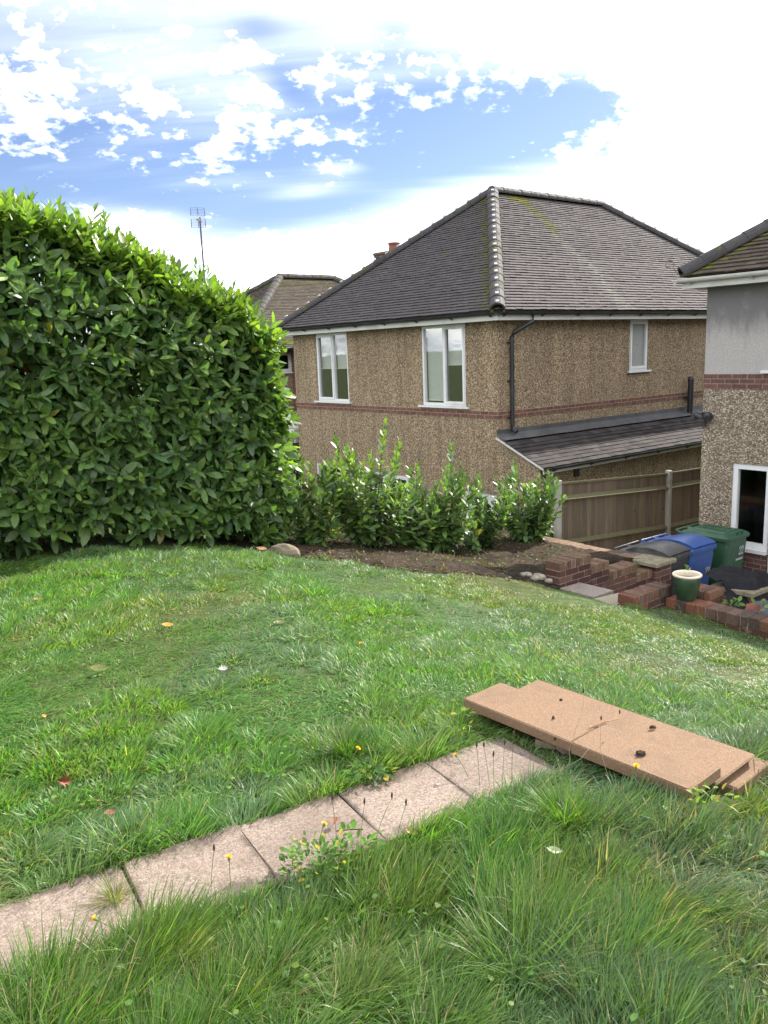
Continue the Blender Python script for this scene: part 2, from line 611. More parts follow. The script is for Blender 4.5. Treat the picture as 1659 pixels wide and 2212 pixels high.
def house_brick(name, c1, c2, mort):
    mm, t = material(name)
    x, y, z = t.sep(t.obj)
    v = t.comb(t.math('ADD', x, y), z, 0.0)
    br = t.new('ShaderNodeTexBrick')
    t.l.new(v, br.inputs['Vector'])
    br.inputs['Scale'].default_value = 1.0
    br.inputs['Brick Width'].default_value = 0.225
    br.inputs['Row Height'].default_value = 0.070
    br.inputs['Mortar Size'].default_value = 0.006
    br.inputs['Mortar Smooth'].default_value = 0.2
    br.inputs['Bias'].default_value = 0.0
    br.inputs['Color1'].default_value = (*c1, 1)
    br.inputs['Color2'].default_value = (*c2, 1)
    br.inputs['Mortar'].default_value = (*mort, 1)
    n = t.noise(t.obj, 14, 6, 0.65).outputs['Fac']
    c = t.mix(1.0, br.outputs['Color'], t.ramp(n, [(0.25, (0.65,) * 3), (0.75, (1.35,) * 3)]), 'MULTIPLY')
    t.put(t.pb.inputs['Base Color'], c)
    t.pb.inputs['Roughness'].default_value = 0.88
    t.pb.inputs['Specular IOR Level'].default_value = 0.25
    h = t.math('ADD', t.math('MULTIPLY', br.outputs['Fac'], -1.0), t.math('MULTIPLY', n, 0.5))
    t.put(t.pb.inputs['Normal'], t.bump(h, 0.8, 0.008))
    return mm


house_brick('red_brick', (0.165, 0.078, 0.055), (0.115, 0.055, 0.045), (0.30, 0.24, 0.19))
house_brick('dark_brick', (0.135, 0.065, 0.053), (0.095, 0.047, 0.043), (0.23, 0.19, 0.16))


def tile_mat(name, base, var=0.3, rough=0.62, moss=(0.12, 0.125, 0.02), lich=(0.19, 0.195, 0.165)):
    # vertex colour: R = tone of the tile, G = how much moss, B = pale lichen
    mm, t = material(name)
    at = t.new('ShaderNodeAttribute', attribute_name='col')
    r, gg, b = t.sep(at.outputs['Vector'])
    c = t.ramp(r, [(0.0, tuple(k * (1 - var) for k in base)), (1.0, tuple(k * (1 + var) for k in base))])
    n = t.noise(t.obj, 26, 6, 0.65).outputs['Fac']
    c = t.mix(1.0, c, t.ramp(n, [(0.25, (0.75,) * 3), (0.75, (1.25,) * 3)]), 'MULTIPLY')
    n2 = t.noise(t.obj, 9, 8, 0.72).outputs['Fac']
    mk = t.smooth(t.math('ADD', n2, t.math('MULTIPLY', gg, 0.42)), 0.72, 0.88)
    lk = t.smooth(t.math('ADD', t.noise(t.obj, 12, 7, 0.7).outputs['Fac'], t.math('MULTIPLY', b, 0.34)), 0.66, 0.98)
    c = t.mix(t.math('MULTIPLY', lk, 0.5), c, lich)
    c = t.mix(t.math('MULTIPLY', mk, 0.85), c, moss)
    t.put(t.pb.inputs['Base Color'], c)
    t.put(t.pb.inputs['Roughness'], t.math('ADD', rough, t.math('MULTIPLY', mk, 0.3), clamp=True))
    t.pb.inputs['Specular IOR Level'].default_value = 0.12
    t.put(t.pb.inputs['Normal'], t.bump(t.math('ADD', n, t.math('MULTIPLY', mk, 2.0)), 0.5, 0.01))
    return mm


tile_mat('roof_tile_grey', (0.082, 0.074, 0.076), rough=0.85)
tile_mat('roof_tile_brown', (0.080, 0.066, 0.052), rough=0.85)
tile_mat('slate_brown', (0.044, 0.039, 0.040), 0.4, 0.85)
tile_mat('hip_tile', (0.053, 0.050, 0.053), 0.3, 0.7)


def glass_mat():
    mm, t = material('window_glass')
    t.n.remove(t.pb)
    tr = t.new('ShaderNodeBsdfTransparent')
    tr.inputs[0].default_value = (0.86, 0.89, 0.88, 1)
    gl = t.new('ShaderNodeBsdfGlossy')
    gl.inputs['Roughness'].default_value = 0.02
    nz = t.noise(t.obj, 1.1, 2).outputs['Fac']
    t.put(gl.inputs['Normal'], t.bump(nz, 0.05, 0.03))
    fr = t.new('ShaderNodeFresnel')
    fr.inputs['IOR'].default_value = 1.6
    fac = t.math('ADD', t.math('MULTIPLY', fr.outputs[0], 0.30), 0.012, clamp=True)
    mx = t.new('ShaderNodeMixShader')
    t.l.new(fac, mx.inputs[0])
    t.l.new(tr.outputs[0], mx.inputs[1])
    t.l.new(gl.outputs[0], mx.inputs[2])
    t.l.new(mx.outputs[0], t.out.inputs['Surface'])
    return mm


glass_mat()


def frosted():
    mm, t = material('frosted_glass')
    n = t.noise(t.obj, 25, 4).outputs['Fac']
    t.put(t.pb.inputs['Base Color'], t.ramp(n, [(0.3, (0.24, 0.25, 0.24)), (0.7, (0.30, 0.31, 0.30))]))
    t.pb.inputs['Roughness'].default_value = 0.18
    return mm


frosted()


def leaf_mat(name, rough=0.30, trans=0.32, spec=0.5):
    mm, t = material(name)
    at = t.new('ShaderNodeAttribute', attribute_name='col')
    nz = t.noise(t.obj, 35, 3).outputs['Fac']
    c = t.mix(1.0, at.outputs['Color'], t.ramp(nz, [(0.2, (0.75,) * 3), (0.8, (1.25,) * 3)]), 'MULTIPLY')
    t.put(t.pb.inputs['Base Color'], c)
    t.pb.inputs['Roughness'].default_value = rough
    t.pb.inputs['Specular IOR Level'].default_value = spec
    tl = t.new('ShaderNodeBsdfTranslucent')
    t.put(tl.inputs['Color'], t.mix(1.0, c, (1.9, 2.1, 0.75), 'MULTIPLY'))
    mx = t.new('ShaderNodeMixShader')
    mx.inputs[0].default_value = trans
    t.l.new(t.pb.outputs[0], mx.inputs[1])
    t.l.new(tl.outputs[0], mx.inputs[2])
    t.l.new(mx.outputs[0], t.out.inputs['Surface'])
    return mm


leaf_mat('laurel_leaf', 0.40, 0.34, 0.45)
leaf_mat('grass_blade', 0.42, 0.45, 0.42)
leaf_mat('weed_leaf', 0.60, 0.38, 0.25)
plain('laurel_stem', (0.075, 0.060, 0.030), 0.8, var=0.3, scale=20)


def ground_mat():
    mm, t = material('turf_soil')
    n = t.noise(t.obj, 9, 8, 0.7).outputs['Fac']
    n2 = t.noise(t.obj, 1.6, 5, 0.6).outputs['Fac']
    c = t.ramp(n, [(0.25, (0.024, 0.028, 0.012)), (0.55, (0.048, 0.068, 0.020)), (0.8, (0.10, 0.105, 0.045))])
    c = t.mix(t.math('MULTIPLY', t.smooth(n2, 0.5, 0.7), 0.5), c, (0.115, 0.095, 0.05))
    t.put(t.pb.inputs['Base Color'], c)
    t.pb.inputs['Roughness'].default_value = 0.95
    t.pb.inputs['Specular IOR Level'].default_value = 0.15
    t.put(t.pb.inputs['Normal'], t.bump(n, 0.8, 0.03))
    return mm


ground_mat()


def soil_mat():
    mm, t = material('dug_soil')
    n = t.noise(t.obj, 22, 8, 0.72).outputs['Fac']
    n2 = t.noise(t.obj, 1.3, 5, 0.6).outputs['Fac']
    c = t.ramp(n, [(0.25, (0.018, 0.013, 0.009)), (0.5, (0.045, 0.032, 0.022)), (0.8, (0.092, 0.066, 0.046))])
    c = t.mix(t.smooth(n2, 0.42, 0.62), c, t.mix(1.0, c, (0.42, 0.40, 0.40), 'MULTIPLY'))
    t.put(t.pb.inputs['Base Color'], c)
    t.pb.inputs['Roughness'].default_value = 0.95
    t.pb.inputs['Specular IOR Level'].default_value = 0.15
    t.put(t.pb.inputs['Normal'], t.bump(n, 1.0, 0.03))
    return mm


soil_mat()


def aggregate(name, tones, scale, stain, stain_amt=0.6, fine=140, edge=False):
    mm, t = material(name)
    oi = t.new('ShaderNodeObjectInfo')
    sh = t.new('ShaderNodeVectorMath', operation='MULTIPLY_ADD')
    t.l.new(oi.outputs['Random'], sh.inputs[0])
    sh.inputs[1].default_value = (37.0, 53.0, 11.0)
    t.l.new(t.obj, sh.inputs[2])
    local = t.obj
    t.obj = sh.outputs[0]
    vo = t.new('ShaderNodeTexVoronoi', feature='F1')
    vo.inputs['Scale'].default_value = scale
    t.l.new(t.obj, vo.inputs['Vector'])
    rnd = t.sep(vo.outputs['Color'])[0]
    c = t.ramp(rnd, [(i / (len(tones) - 1), k) for i, k in enumerate(tones)])
    n = t.noise(t.obj, fine, 4, 0.6).outputs['Fac']
    c = t.mix(1.0, c, t.ramp(n, [(0.25, (0.78,) * 3), (0.75, (1.22,) * 3)]), 'MULTIPLY')
    n2 = t.noise(t.obj, 3.2, 8, 0.68).outputs['Fac']
    c = t.mix(t.math('MULTIPLY', t.smooth(n2, 0.47, 0.70), stain_amt), c, stain)
    n4 = t.noise(t.obj, 11, 6, 0.7).outputs['Fac']
    c = t.mix(t.math('MULTIPLY', t.smooth(n4, 0.62, 0.74), 0.5), c, tuple(k * 0.45 for k in stain))
    if edge:
        # soil and moss creeping in from the long edges
        ly = t.math('ABSOLUTE', t.sep(local)[1])
        lx = t.math('ABSOLUTE', t.sep(local)[0])
        e_ = t.math('MAXIMUM', t.smooth(ly, 0.06, 0.21), t.smooth(lx, 0.17, 0.22))
        dn = t.noise(t.obj, 7.0, 8, 0.72).outputs['Fac']
        c = t.mix(t.math('MULTIPLY', t.smooth(t.math('ADD', dn, t.math('MULTIPLY', e_, 0.22)), 0.58, 0.80), 0.8), c, (0.055, 0.043, 0.033))
        wn = t.noise(t.obj, 1.7, 5, 0.6).outputs['Fac']
        c = t.mix(1.0, c, t.ramp(wn, [(0.3, (0.82, 0.80, 0.78)), (0.7, (1.16, 1.15, 1.12))]), 'MULTIPLY')
    t.put(t.pb.inputs['Base Color'], c)
    t.pb.inputs['Roughness'].default_value = 0.85
    t.pb.inputs['Specular IOR Level'].default_value = 0.3
    h = t.math('ADD', t.math('MULTIPLY', vo.outputs['Distance'], -0.6), n)
    t.put(t.pb.inputs['Normal'], t.bump(h, 0.55, 0.006))
    return mm


aggregate('path_slab', [(0.134, 0.100, 0.082), (0.201, 0.156, 0.132), (0.245, 0.199, 0.170), (0.167, 0.129, 0.107), (0.280, 0.232, 0.198)], 130, (0.122, 0.092, 0.071), 0.55, edge=True)
aggregate('tan_slab', [(0.164, 0.099, 0.059), (0.188, 0.118, 0.071), (0.207, 0.132, 0.081), (0.176, 0.107, 0.064), (0.225, 0.150, 0.097)], 190, (0.136, 0.089, 0.058), 0.7)
aggregate('landing_slab', [(0.192, 0.160, 0.140), (0.272, 0.232, 0.200), (0.240, 0.200, 0.176)], 60, (0.160, 0.128, 0.116), 0.6)
aggregate('landing_slab_buff', [(0.255, 0.225, 0.158), (0.315, 0.277, 0.203), (0.285, 0.247, 0.180)], 60, (0.225, 0.195, 0.135), 0.4)
aggregate('patio_slab', [(0.22, 0.19, 0.165), (0.30, 0.27, 0.23), (0.27, 0.23, 0.20)], 40, (0.15, 0.13, 0.11), 0.6)


def fence_wood(name, base, green):
    mm, t = material(name)
    at = t.new('ShaderNodeAttribute', attribute_name='col')
    mp = t.new('ShaderNodeMapping')
    mp.inputs['Scale'].default_value = (22, 22, 0.9)
    t.l.new(t.obj, mp.inputs[0])
    n = t.noise(mp.outputs[0], 2.0, 7, 0.6, 0.4).outputs['Fac']
    c = t.mix(1.0, at.outputs['Color'], t.ramp(n, [(0.25, (0.62,) * 3), (0.75, (1.35,) * 3)]), 'MULTIPLY')
    kn = t.new('ShaderNodeTexVoronoi', feature='F1')
    kn.inputs['Scale'].default_value = 3.4
    t.l.new(t.obj, kn.inputs['Vector'])
    c = t.mix(t.math('SUBTRACT', 0.8, t.math('MULTIPLY', t.smooth(kn.outputs['Distance'], 0.05, 0.12), 0.8)), c, (0.07, 0.04, 0.025))
    n3 = t.noise(t.obj, 1.7, 6, 0.6).outputs['Fac']
    c = t.mix(t.math('MULTIPLY', t.smooth(n3, 0.45, 0.7), 0.4), c, green)
    t.put(t.pb.inputs['Base Color'], c)
    t.pb.inputs['Roughness'].default_value = 0.85
    t.pb.inputs['Specular IOR Level'].default_value = 0.25
    t.put(t.pb.inputs['Normal'], t.bump(n, 0.5, 0.006))
    return mm


fence_wood('fence_board', None, (0.126, 0.108, 0.072))
fence_wood('fence_rail', None, (0.132, 0.132, 0.060))
M = MATS

# ================================================================== TERRAIN
ZL_U = [-60, -9.8, -8.7, -8.1, -6.9, -5.0, -4.35, -3.7, -2.4, 60]
ZL_Z = [0, 0, -0.015, -0.09, -0.35, -0.72, -0.90, -0.98, -1.04, -1.04]
PATIO_Z = -1.92


def lawn_z(u, w):
    z = np.interp(u, ZL_U, ZL_Z)
    z = z - 0.08 * sstep(w, 6.2, 7.4) * sstep(u, -6.0, -4.2)
    z = z - 0.06 * sstep(w, 4.9, 5.3) * sstep(u, -5.0, -4.45)
    return z


def terrain(u, w):
    """ground height (without the small bumps) in the houses' frame"""
    u = np.asarray(u, float)
    w = np.asarray(w, float)
    z = lawn_z(u, w)
    # neighbour's garden falls to the house beyond the hedge line
    zn = np.interp(u, [-60, -9, -6.3, -3.0, 0, 60], [0, -0.1, -0.7, -1.7, -2.35, -2.5])
    k = sstep(-w, -2.55, -1.6)
    z = z * (1 - k) + zn * k
    # the bank under the stack of slabs
    z = z + 0.035 * np.exp(-((u + 8.6) / 0.55) ** 2 - ((w - 9.05) / 0.8) ** 2)
    # sunk patio and the passage beside the house
    edge = np.where(w > 5.97, -3.74, np.where(w > 4.98, -4.02, -2.40))
    sunk = (w > 2.62) & (u > edge)
    z = np.where(sunk, PATIO_Z - 0.12, z)
    return z


def bumps(x, y):
    return 0.05 * (fbm(x * 0.9, y * 0.9, 5) - 0.5) + 0.03 * (fbm(x * 3.1, y * 3.1, 9, 3) - 0.5)


def ground_at(x, y):
    u, w = UW(x, y)
    return float(terrain(u, w)) + float(bumps(np.array([x]), np.array([y]))[0])


def build_ground():
    us = np.concatenate([[-900, -300, -120, -60, -36, -24, -18, -15], np.arange(-13.5, 1.0, 0.09), [1.5, 3, 6, 10, 16, 30, 60, 120, 300, 900]])
    ws = np.concatenate([[-900, -300, -120, -60, -30, -18, -12, -8, -5, -3, -2, -1, 0, 0.6, 1.2], np.arange(1.6, 13.5, 0.09), [14, 15, 17, 20, 26, 36, 60, 120, 300, 900]])
    Ug, Wg = np.meshgrid(us, ws, indexing='ij')
    Z = terrain(Ug, Wg)
    x = CORNER[0] + CU * Ug + CV * Wg
    y = CORNER[1] + CV * Ug - CU * Wg
    near = (np.abs(Ug + 6) < 9) & (np.abs(Wg - 6) < 9)
    Z = Z + np.where(near, bumps(x, y), 0)
    V = np.stack([x, y, Z], -1).reshape(-1, 3)
    nu, nw = len(us), len(ws)
    i = np.arange(nu - 1)[:, None] * nw + np.arange(nw - 1)[None, :]
    f = np.stack([i, i + 1, i + nw + 1, i + nw], -1).reshape(-1, 4)
    o = np_mesh('ground', V, [f[:, ::-1]], None, M['turf_soil'])
    tag(o, 'lawn ground sloping down towards the houses', 'ground', kind='structure')


build_ground()

# bed edge: lawn for larger w, dug soil for smaller
BED_U = [-7.3, -6.9, -6.3, -5.6, -5.0, -4.5, -4.2]
BED_W = [3.2, 3.6, 4.25, 4.65, 4.95, 5.18, 5.1]


def bed_depth(u, w):
    """> 0 inside the dug bed"""
    return np.where(u < -7.2, -1.0, np.interp(u, BED_U, BED_W) - w)


def build_bed():
    us = np.arange(-7.3, -2.3, 0.045)
    ws = np.arange(2.3, 5.4, 0.045)
    Ug, Wg = np.meshgrid(us, ws, indexing='ij')
    x = CORNER[0] + CU * Ug + CV * Wg
    y = CORNER[1] + CV * Ug - CU * Wg
    d = bed_depth(Ug, Wg) + 0.35 * (fbm(x * 2.2, y * 2.2, 31) - 0.5)
    ins = (d > -0.05) & ~((Wg > 2.6) & (Ug > -2.46)) & ~((Wg > 4.86) & (Ug > -4.33))
    lump = 0.055 * (fbm(x * 5, y * 5, 41, 4) - 0.35) + 0.05 * fbm(x * 14, y * 14, 47, 3) * vnoise(x * 3, y * 3, 3)
    Z = terrain(Ug, Wg) + bumps(x, y) + np.where(ins, 0.006 + np.clip(d, 0, 0.25) * 0.10 + np.clip(lump, -0.02, 1) * np.clip(d * 5 + 0.3, 0, 1), -0.05)
    V = np.stack([x, y, Z], -1).reshape(-1, 3)
    nu, nw = len(us), len(ws)
    i = np.arange(nu - 1)[:, None] * nw + np.arange(nw - 1)[None, :]
    q = np.stack([i, i + nw, i + nw + 1, i + 1], -1).reshape(-1, 4)
    ok = ins.reshape(-1)[q].any(1)
    o = np_mesh('soil_bed', V, [q[ok]], None, M['dug_soil'])
    tag(o, 'bare dug soil bed along the young shrubs', 'soil bed', kind='structure')


build_bed()


def build_patio():
    mb = MB()
    # slabs of the sunk patio, one sheet of separate flags
    rng = random.Random(3)
    y = 0
    for iu in range(-7, 8):
        for iw in range(6, 30):
            u0, w0 = iu * 0.6 + 0.0, iw * 0.45 + 0.03
            u1, w1 = u0 + 0.59, w0 + 0.44
            if u1 < -4.0 or (u1 > -0.02 and w1 > 4.2) or w0 < 2.74:
                continue
            if w1 > 5.95 and u0 < -3.62:
                continue
            if w0 < 4.95 and u0 < -2.3:
                continue
            if u0 < -3.0 and w1 > 5.0 and w0 < 6.0:
                continue
            z = PATIO_Z + rng.uniform(-0.004, 0.004)
            mb.cbox(u0, u1, -w1, -w0, PATIO_Z - 0.05, z, 0.006)
    x0, y0 = XY(0, 0)
    o = mb.build('patio', M['patio_slab'], None, (x0, y0, 0))
    o.rotation_euler = (0, 0, TH)
    tag(o, 'sunken slab patio beside the right house', 'patio', kind='structure')


build_patio()


# ================================================================== HOUSES
def wall_panel(mb, axis, at, lo, hi, z0, z1, openings, out, reveal=0.09, mat=0, rmat=None):
    """wall in the plane axis=at ('x' or 'y') with rectangular holes (lo,hi,z0,z1); 'out' is the outward sign along the axis"""
    cs = sorted({lo, hi, *[o[0] for o in openings], *[o[1] for o in openings]})
    zs = sorted({z0, z1, *[o[2] for o in openings], *[o[3] for o in openings]})

    def P(c, z, d=0.0):
        p = at - out * d
        return (p, c, z) if axis == 'x' else (c, p, z)

    def quad(a, b, c, d, mt):
        pts = [a, b, c, d]
        mb.poly(pts, mt)
    for c0, c1 in zip(cs[:-1], cs[1:]):
        for a0, a1 in zip(zs[:-1], zs[1:]):
            cm, zm = (c0 + c1) / 2, (a0 + a1) / 2
            if any(o[0] < cm < o[1] and o[2] < zm < o[3] for o in openings):
                continue
            quad(P(c0, a0), P(c1, a0), P(c1, a1), P(c0, a1), mat)
    for o in openings:
        a, b, c, d = o
        rm = mat if rmat is None else rmat
        quad(P(a, c), P(a, d), P(a, d, reveal), P(a, c, reveal), rm)
        quad(P(b, c), P(b, d), P(b, d, reveal), P(b, c, reveal), rm)
        quad(P(a, c), P(b, c), P(b, c, reveal), P(a, c, reveal), rm)
        quad(P(a, d), P(b, d), P(b, d, reveal), P(a, d, reveal), rm)


def window(parent, base, axis, at, out, c0, c1, z0, z1, splits, blinds=(), depth=0.07, fw=0.055, sash=0.05, open_sash=(), frosted=False, sill=True, sill_ext=0.10, name='window', frame_mat='white_upvc', room=True, sillh=0.035):
    """upvc window: frame, mullions and sashes in one mesh; panes, sill, blinds as sub-parts. splits = inner mullion positions"""
    def xf(d, c, z):
        p = at - out * d
        return (p, c, z) if axis == 'x' else (c, p, z)

    def bx(mb, d0, d1, a0, a1, b0, b1, bev=0.0):
        p0 = at - out * d0
        p1 = at - out * d1
        lo, hi = min(p0, p1), max(p0, p1)
        if axis == 'x':
            mb.box(lo, hi, a0, a1, b0, b1)
        else:
            mb.box(a0, a1, lo, hi, b0, b1)
    fr = MB()
    d0, d1 = depth - 0.055, depth + 0.02
    bx(fr, d0, d1, c0, c0 + fw, z0, z1)
    bx(fr, d0, d1, c1 - fw, c1, z0, z1)
    bx(fr, d0, d1, c0 + fw, c1 - fw, z0, z0 + fw)
    bx(fr, d0, d1, c0 + fw, c1 - fw, z1 - fw, z1)
    edges = [c0 + fw] + [q for s in splits for q in (s - 0.025, s + 0.025)] + [c1 - fw]
    for s in splits:
        bx(fr, d0, d1, s - 0.025, s + 0.025, z0 + fw, z1 - fw)
    lights = []
    for k in range(len(splits) + 1):
        a, b = edges[2 * k], edges[2 * k + 1]
        lights.append((a, b, z0 + fw, z1 - fw))
        if k in open_sash:
            e0 = d0 - 0.014
            a2, b2, l2, h2 = a - 0.012, b + 0.012, z0 + fw - 0.012, z1 - fw + 0.012
            bx(fr, e0, d0 + 0.03, a2, a2 + sash, l2, h2)
            bx(fr, e0, d0 + 0.03, b2 - sash, b2, l2, h2)
            bx(fr, e0, d0 + 0.03, a2 + sash, b2 - sash, l2, l2 + sash)
            bx(fr, e0, d0 + 0.03, a2 + sash, b2 - sash, h2 - sash, h2)
    W_ = fr.build(name, M[frame_mat], parent, (0, 0, -base))
    pn = MB()
    for a, b, l2, h2 in lights:
        pn.poly([xf(depth - 0.02, a, l2), xf(depth - 0.02, b, l2), xf(depth - 0.02, b, h2), xf(depth - 0.02, a, h2)])
    pn.build('pane', M['frosted_glass' if frosted else 'window_glass'], W_)
    if sill:
        sl = MB()
        bx(sl, -0.06, depth, c0 - sill_ext, c1 + sill_ext, z0 - sillh, z0 - 0.002)
        sl.build('sill', M['white_upvc'], W_)
    for (k, zb) in blinds:
        a, b, l2, h2 = lights[k]
        bl = MB()
        n = int((h2 - zb) / 0.018)
        for q in range(n):
            za = h2 - (h2 - zb) * q / n
            zc = h2 - (h2 - zb) * (q + 1) / n
            zm = (za + zc) / 2
            bl.poly([xf(depth + 0.05, a, za), xf(depth + 0.05, b, za), xf(depth + 0.057, b, zm), xf(depth + 0.057, a, zm)])
            bl.poly([xf(depth + 0.057, a, zm), xf(depth + 0.057, b, zm), xf(depth + 0.05, b, zc), xf(depth + 0.05, a, zc)])
        bx(bl, depth + 0.035, depth + 0.065, a, b, zb - 0.022, zb)
        bl.build('blind', M['blind'], W_)
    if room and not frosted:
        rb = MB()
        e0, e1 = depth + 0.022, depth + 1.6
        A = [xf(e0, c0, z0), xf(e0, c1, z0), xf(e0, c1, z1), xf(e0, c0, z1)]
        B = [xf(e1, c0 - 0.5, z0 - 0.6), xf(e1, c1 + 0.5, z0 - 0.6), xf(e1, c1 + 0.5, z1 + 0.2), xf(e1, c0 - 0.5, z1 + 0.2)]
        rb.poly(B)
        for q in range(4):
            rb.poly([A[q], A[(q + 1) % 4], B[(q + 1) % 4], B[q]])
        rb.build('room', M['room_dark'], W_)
    return W_


def slope_tiles(mb, O, es, ed, nrm, L, D, kl, kr, g=0.10, tw=0.168, moss=None, tone=(0.2, 0.8), lift=0.022, seed=1, skew=0.0):
    """plain tiles in half bond. O = lower left corner, es along the eave, ed up the slope, hips closing in by kl, kr per metre of slope"""
    rng = random.Random(seed)
    O, es, ed, nrm = Vector(O), Vector(es), Vector(ed), Vector(nrm)
    rows = int(D / g)
    # closed deck under the tiles
    mb.cur = (0.1, 0, 0, 1)
    mb.poly([O - nrm * 0.012, O + es * L - nrm * 0.012, O + es * (L - kr * D) + ed * D - nrm * 0.012, O + es * (kl * D) + ed * D - nrm * 0.012])
    for i in range(rows):
        d0 = i * g
        d1 = min(d0 + g * 1.25, D)
        off = (0.5 * tw if i % 2 else 0.0)
        l0, r0 = kl * d0, L - kr * d0
        k = math.floor((l0 - off) / tw)
        s = off + k * tw
        rowj = rng.uniform(-0.003, 0.003)
        while s < r0:
            a, b = max(s + 0.0015, l0), min(s + tw - 0.0015, r0)
            s += tw
            if b - a < 0.015:
                continue
            a1, b1 = max(a, kl * d1), min(b, L - kr * d1)
            if b1 < a1:
                a1 = b1 = (a + b) / 2
            h0 = lift + rng.uniform(-0.004, 0.004) + rowj
            h1 = 0.004
            dj = rng.uniform(-0.005, 0.005)
            c = (a + b) / 2
            m_, li = moss(c, d0, L, D) if moss else (0, 0)
            mb.cur = (rng.uniform(*tone), m_, li, 1)
            p = [mb.vert(O + es * a + ed * (d0 + dj) + nrm * (h0 + rng.uniform(-0.002, 0.002))), mb.vert(O + es * b + ed * (d0 + dj) + nrm * (h0 + rng.uniform(-0.002, 0.002))),
                 mb.vert(O + es * b1 + ed * d1 + nrm * h1), mb.vert(O + es * a1 + ed * d1 + nrm * h1),
                 mb.vert(O + es * a + ed * (d0 + dj) + nrm * (h0 - 0.016)), mb.vert(O + es * b + ed * (d0 + dj) + nrm * (h0 - 0.016))]
            mb.face((p[0], p[1], p[2], p[3]))
            mb.face((p[4], p[5], p[1], p[0]))
            mb.face((p[4], p[0], p[3]))
            mb.face((p[5], p[2], p[1]))


def half_round(mb, P0, P1, r=0.14, seg=0.33, nside=Vector((0, 0, 1)), seed=2, moss=0.3, mat=0, dots=True, dot_mat=1):
    """overlapping half-round hip or ridge tiles from P0 (low) to P1 (high)"""
    rng = random.Random(seed)
    P0, P1 = Vector(P0), Vector(P1)
    d = (P1 - P0)
    Lh = d.length
    d.normalize()
    side = d.cross(nside).normalized()
    upv = side.cross(d).normalized()
    n = max(1, int(round(Lh / seg)))
    st = Lh / n
    for i in range(n):
        a = P0 + d * (i * st)
        b = P0 + d * ((i + 1) * st + 0.03)
        mb.cur = (rng.uniform(0.2, 0.8), moss * rng.uniform(0.4, 1.3), rng.uniform(0, 0.5), 1)
        N = 9
        ra, rb_ = r * 1.03, r * 0.99
        jz = rng.uniform(-0.006, 0.006)
        A, B, A2 = [], [], []
        for k in range(N):
            t = math.pi * (k / (N - 1)) * 1.06 - 0.09
            cx, sx = math.cos(t), math.sin(t)
            A.append(mb.vert(a + side * (ra * cx) + upv * (ra * sx * 0.85 - 0.035 + jz + 0.006)))
            B.append(mb.vert(b + side * (rb_ * cx) + upv * (rb_ * sx * 0.85 - 0.035 + jz)))
            A2.append(mb.vert(a + side * (ra * 0.8 * cx) + upv * (ra * 0.8 * sx * 0.85 - 0.035 + jz)))
        for k in range(N - 1):
            mb.face((A[k], A[k + 1], B[k + 1], B[k]), mat)
            mb.face((A[k + 1], A[k], A2[k], A2[k + 1]), mat)
        if dots:
            c = a + d * 0.05 + upv * (ra * 0.85 - 0.035 + jz + 0.006)
            s_ = 0.030
            mb.cur = (1, 0, 0, 1)
            P = []
            for zz in (-0.005, 0.022):
                for (q, w_) in ((-1, -1), (1, -1), (1, 1), (-1, 1)):
                    P.append(mb.vert(c + side * (q * s_) + d * (w_ * s_) + upv * zz))
            mb.face((P[4], P[5], P[6], P[7]), dot_mat)
            for k in range(4):
                mb.face((P[k], P[(k + 1) % 4], P[4 + (k + 1) % 4], P[4 + k]), dot_mat)
    # mortar bedding under the run
    mb.cur = (0.5, moss, 0.3, 1)
    for sgn in (-1, 1):
        w0 = r * 0.98
        mb.poly([P0 + side * (sgn * w0) - upv * 0.06, P1 + side * (sgn * w0) - upv * 0.06, P1 + side * (sgn * w0 * 0.9) - upv * 0.01, P0 + side * (sgn * w0 * 0.9) - upv * 0.01], mat)


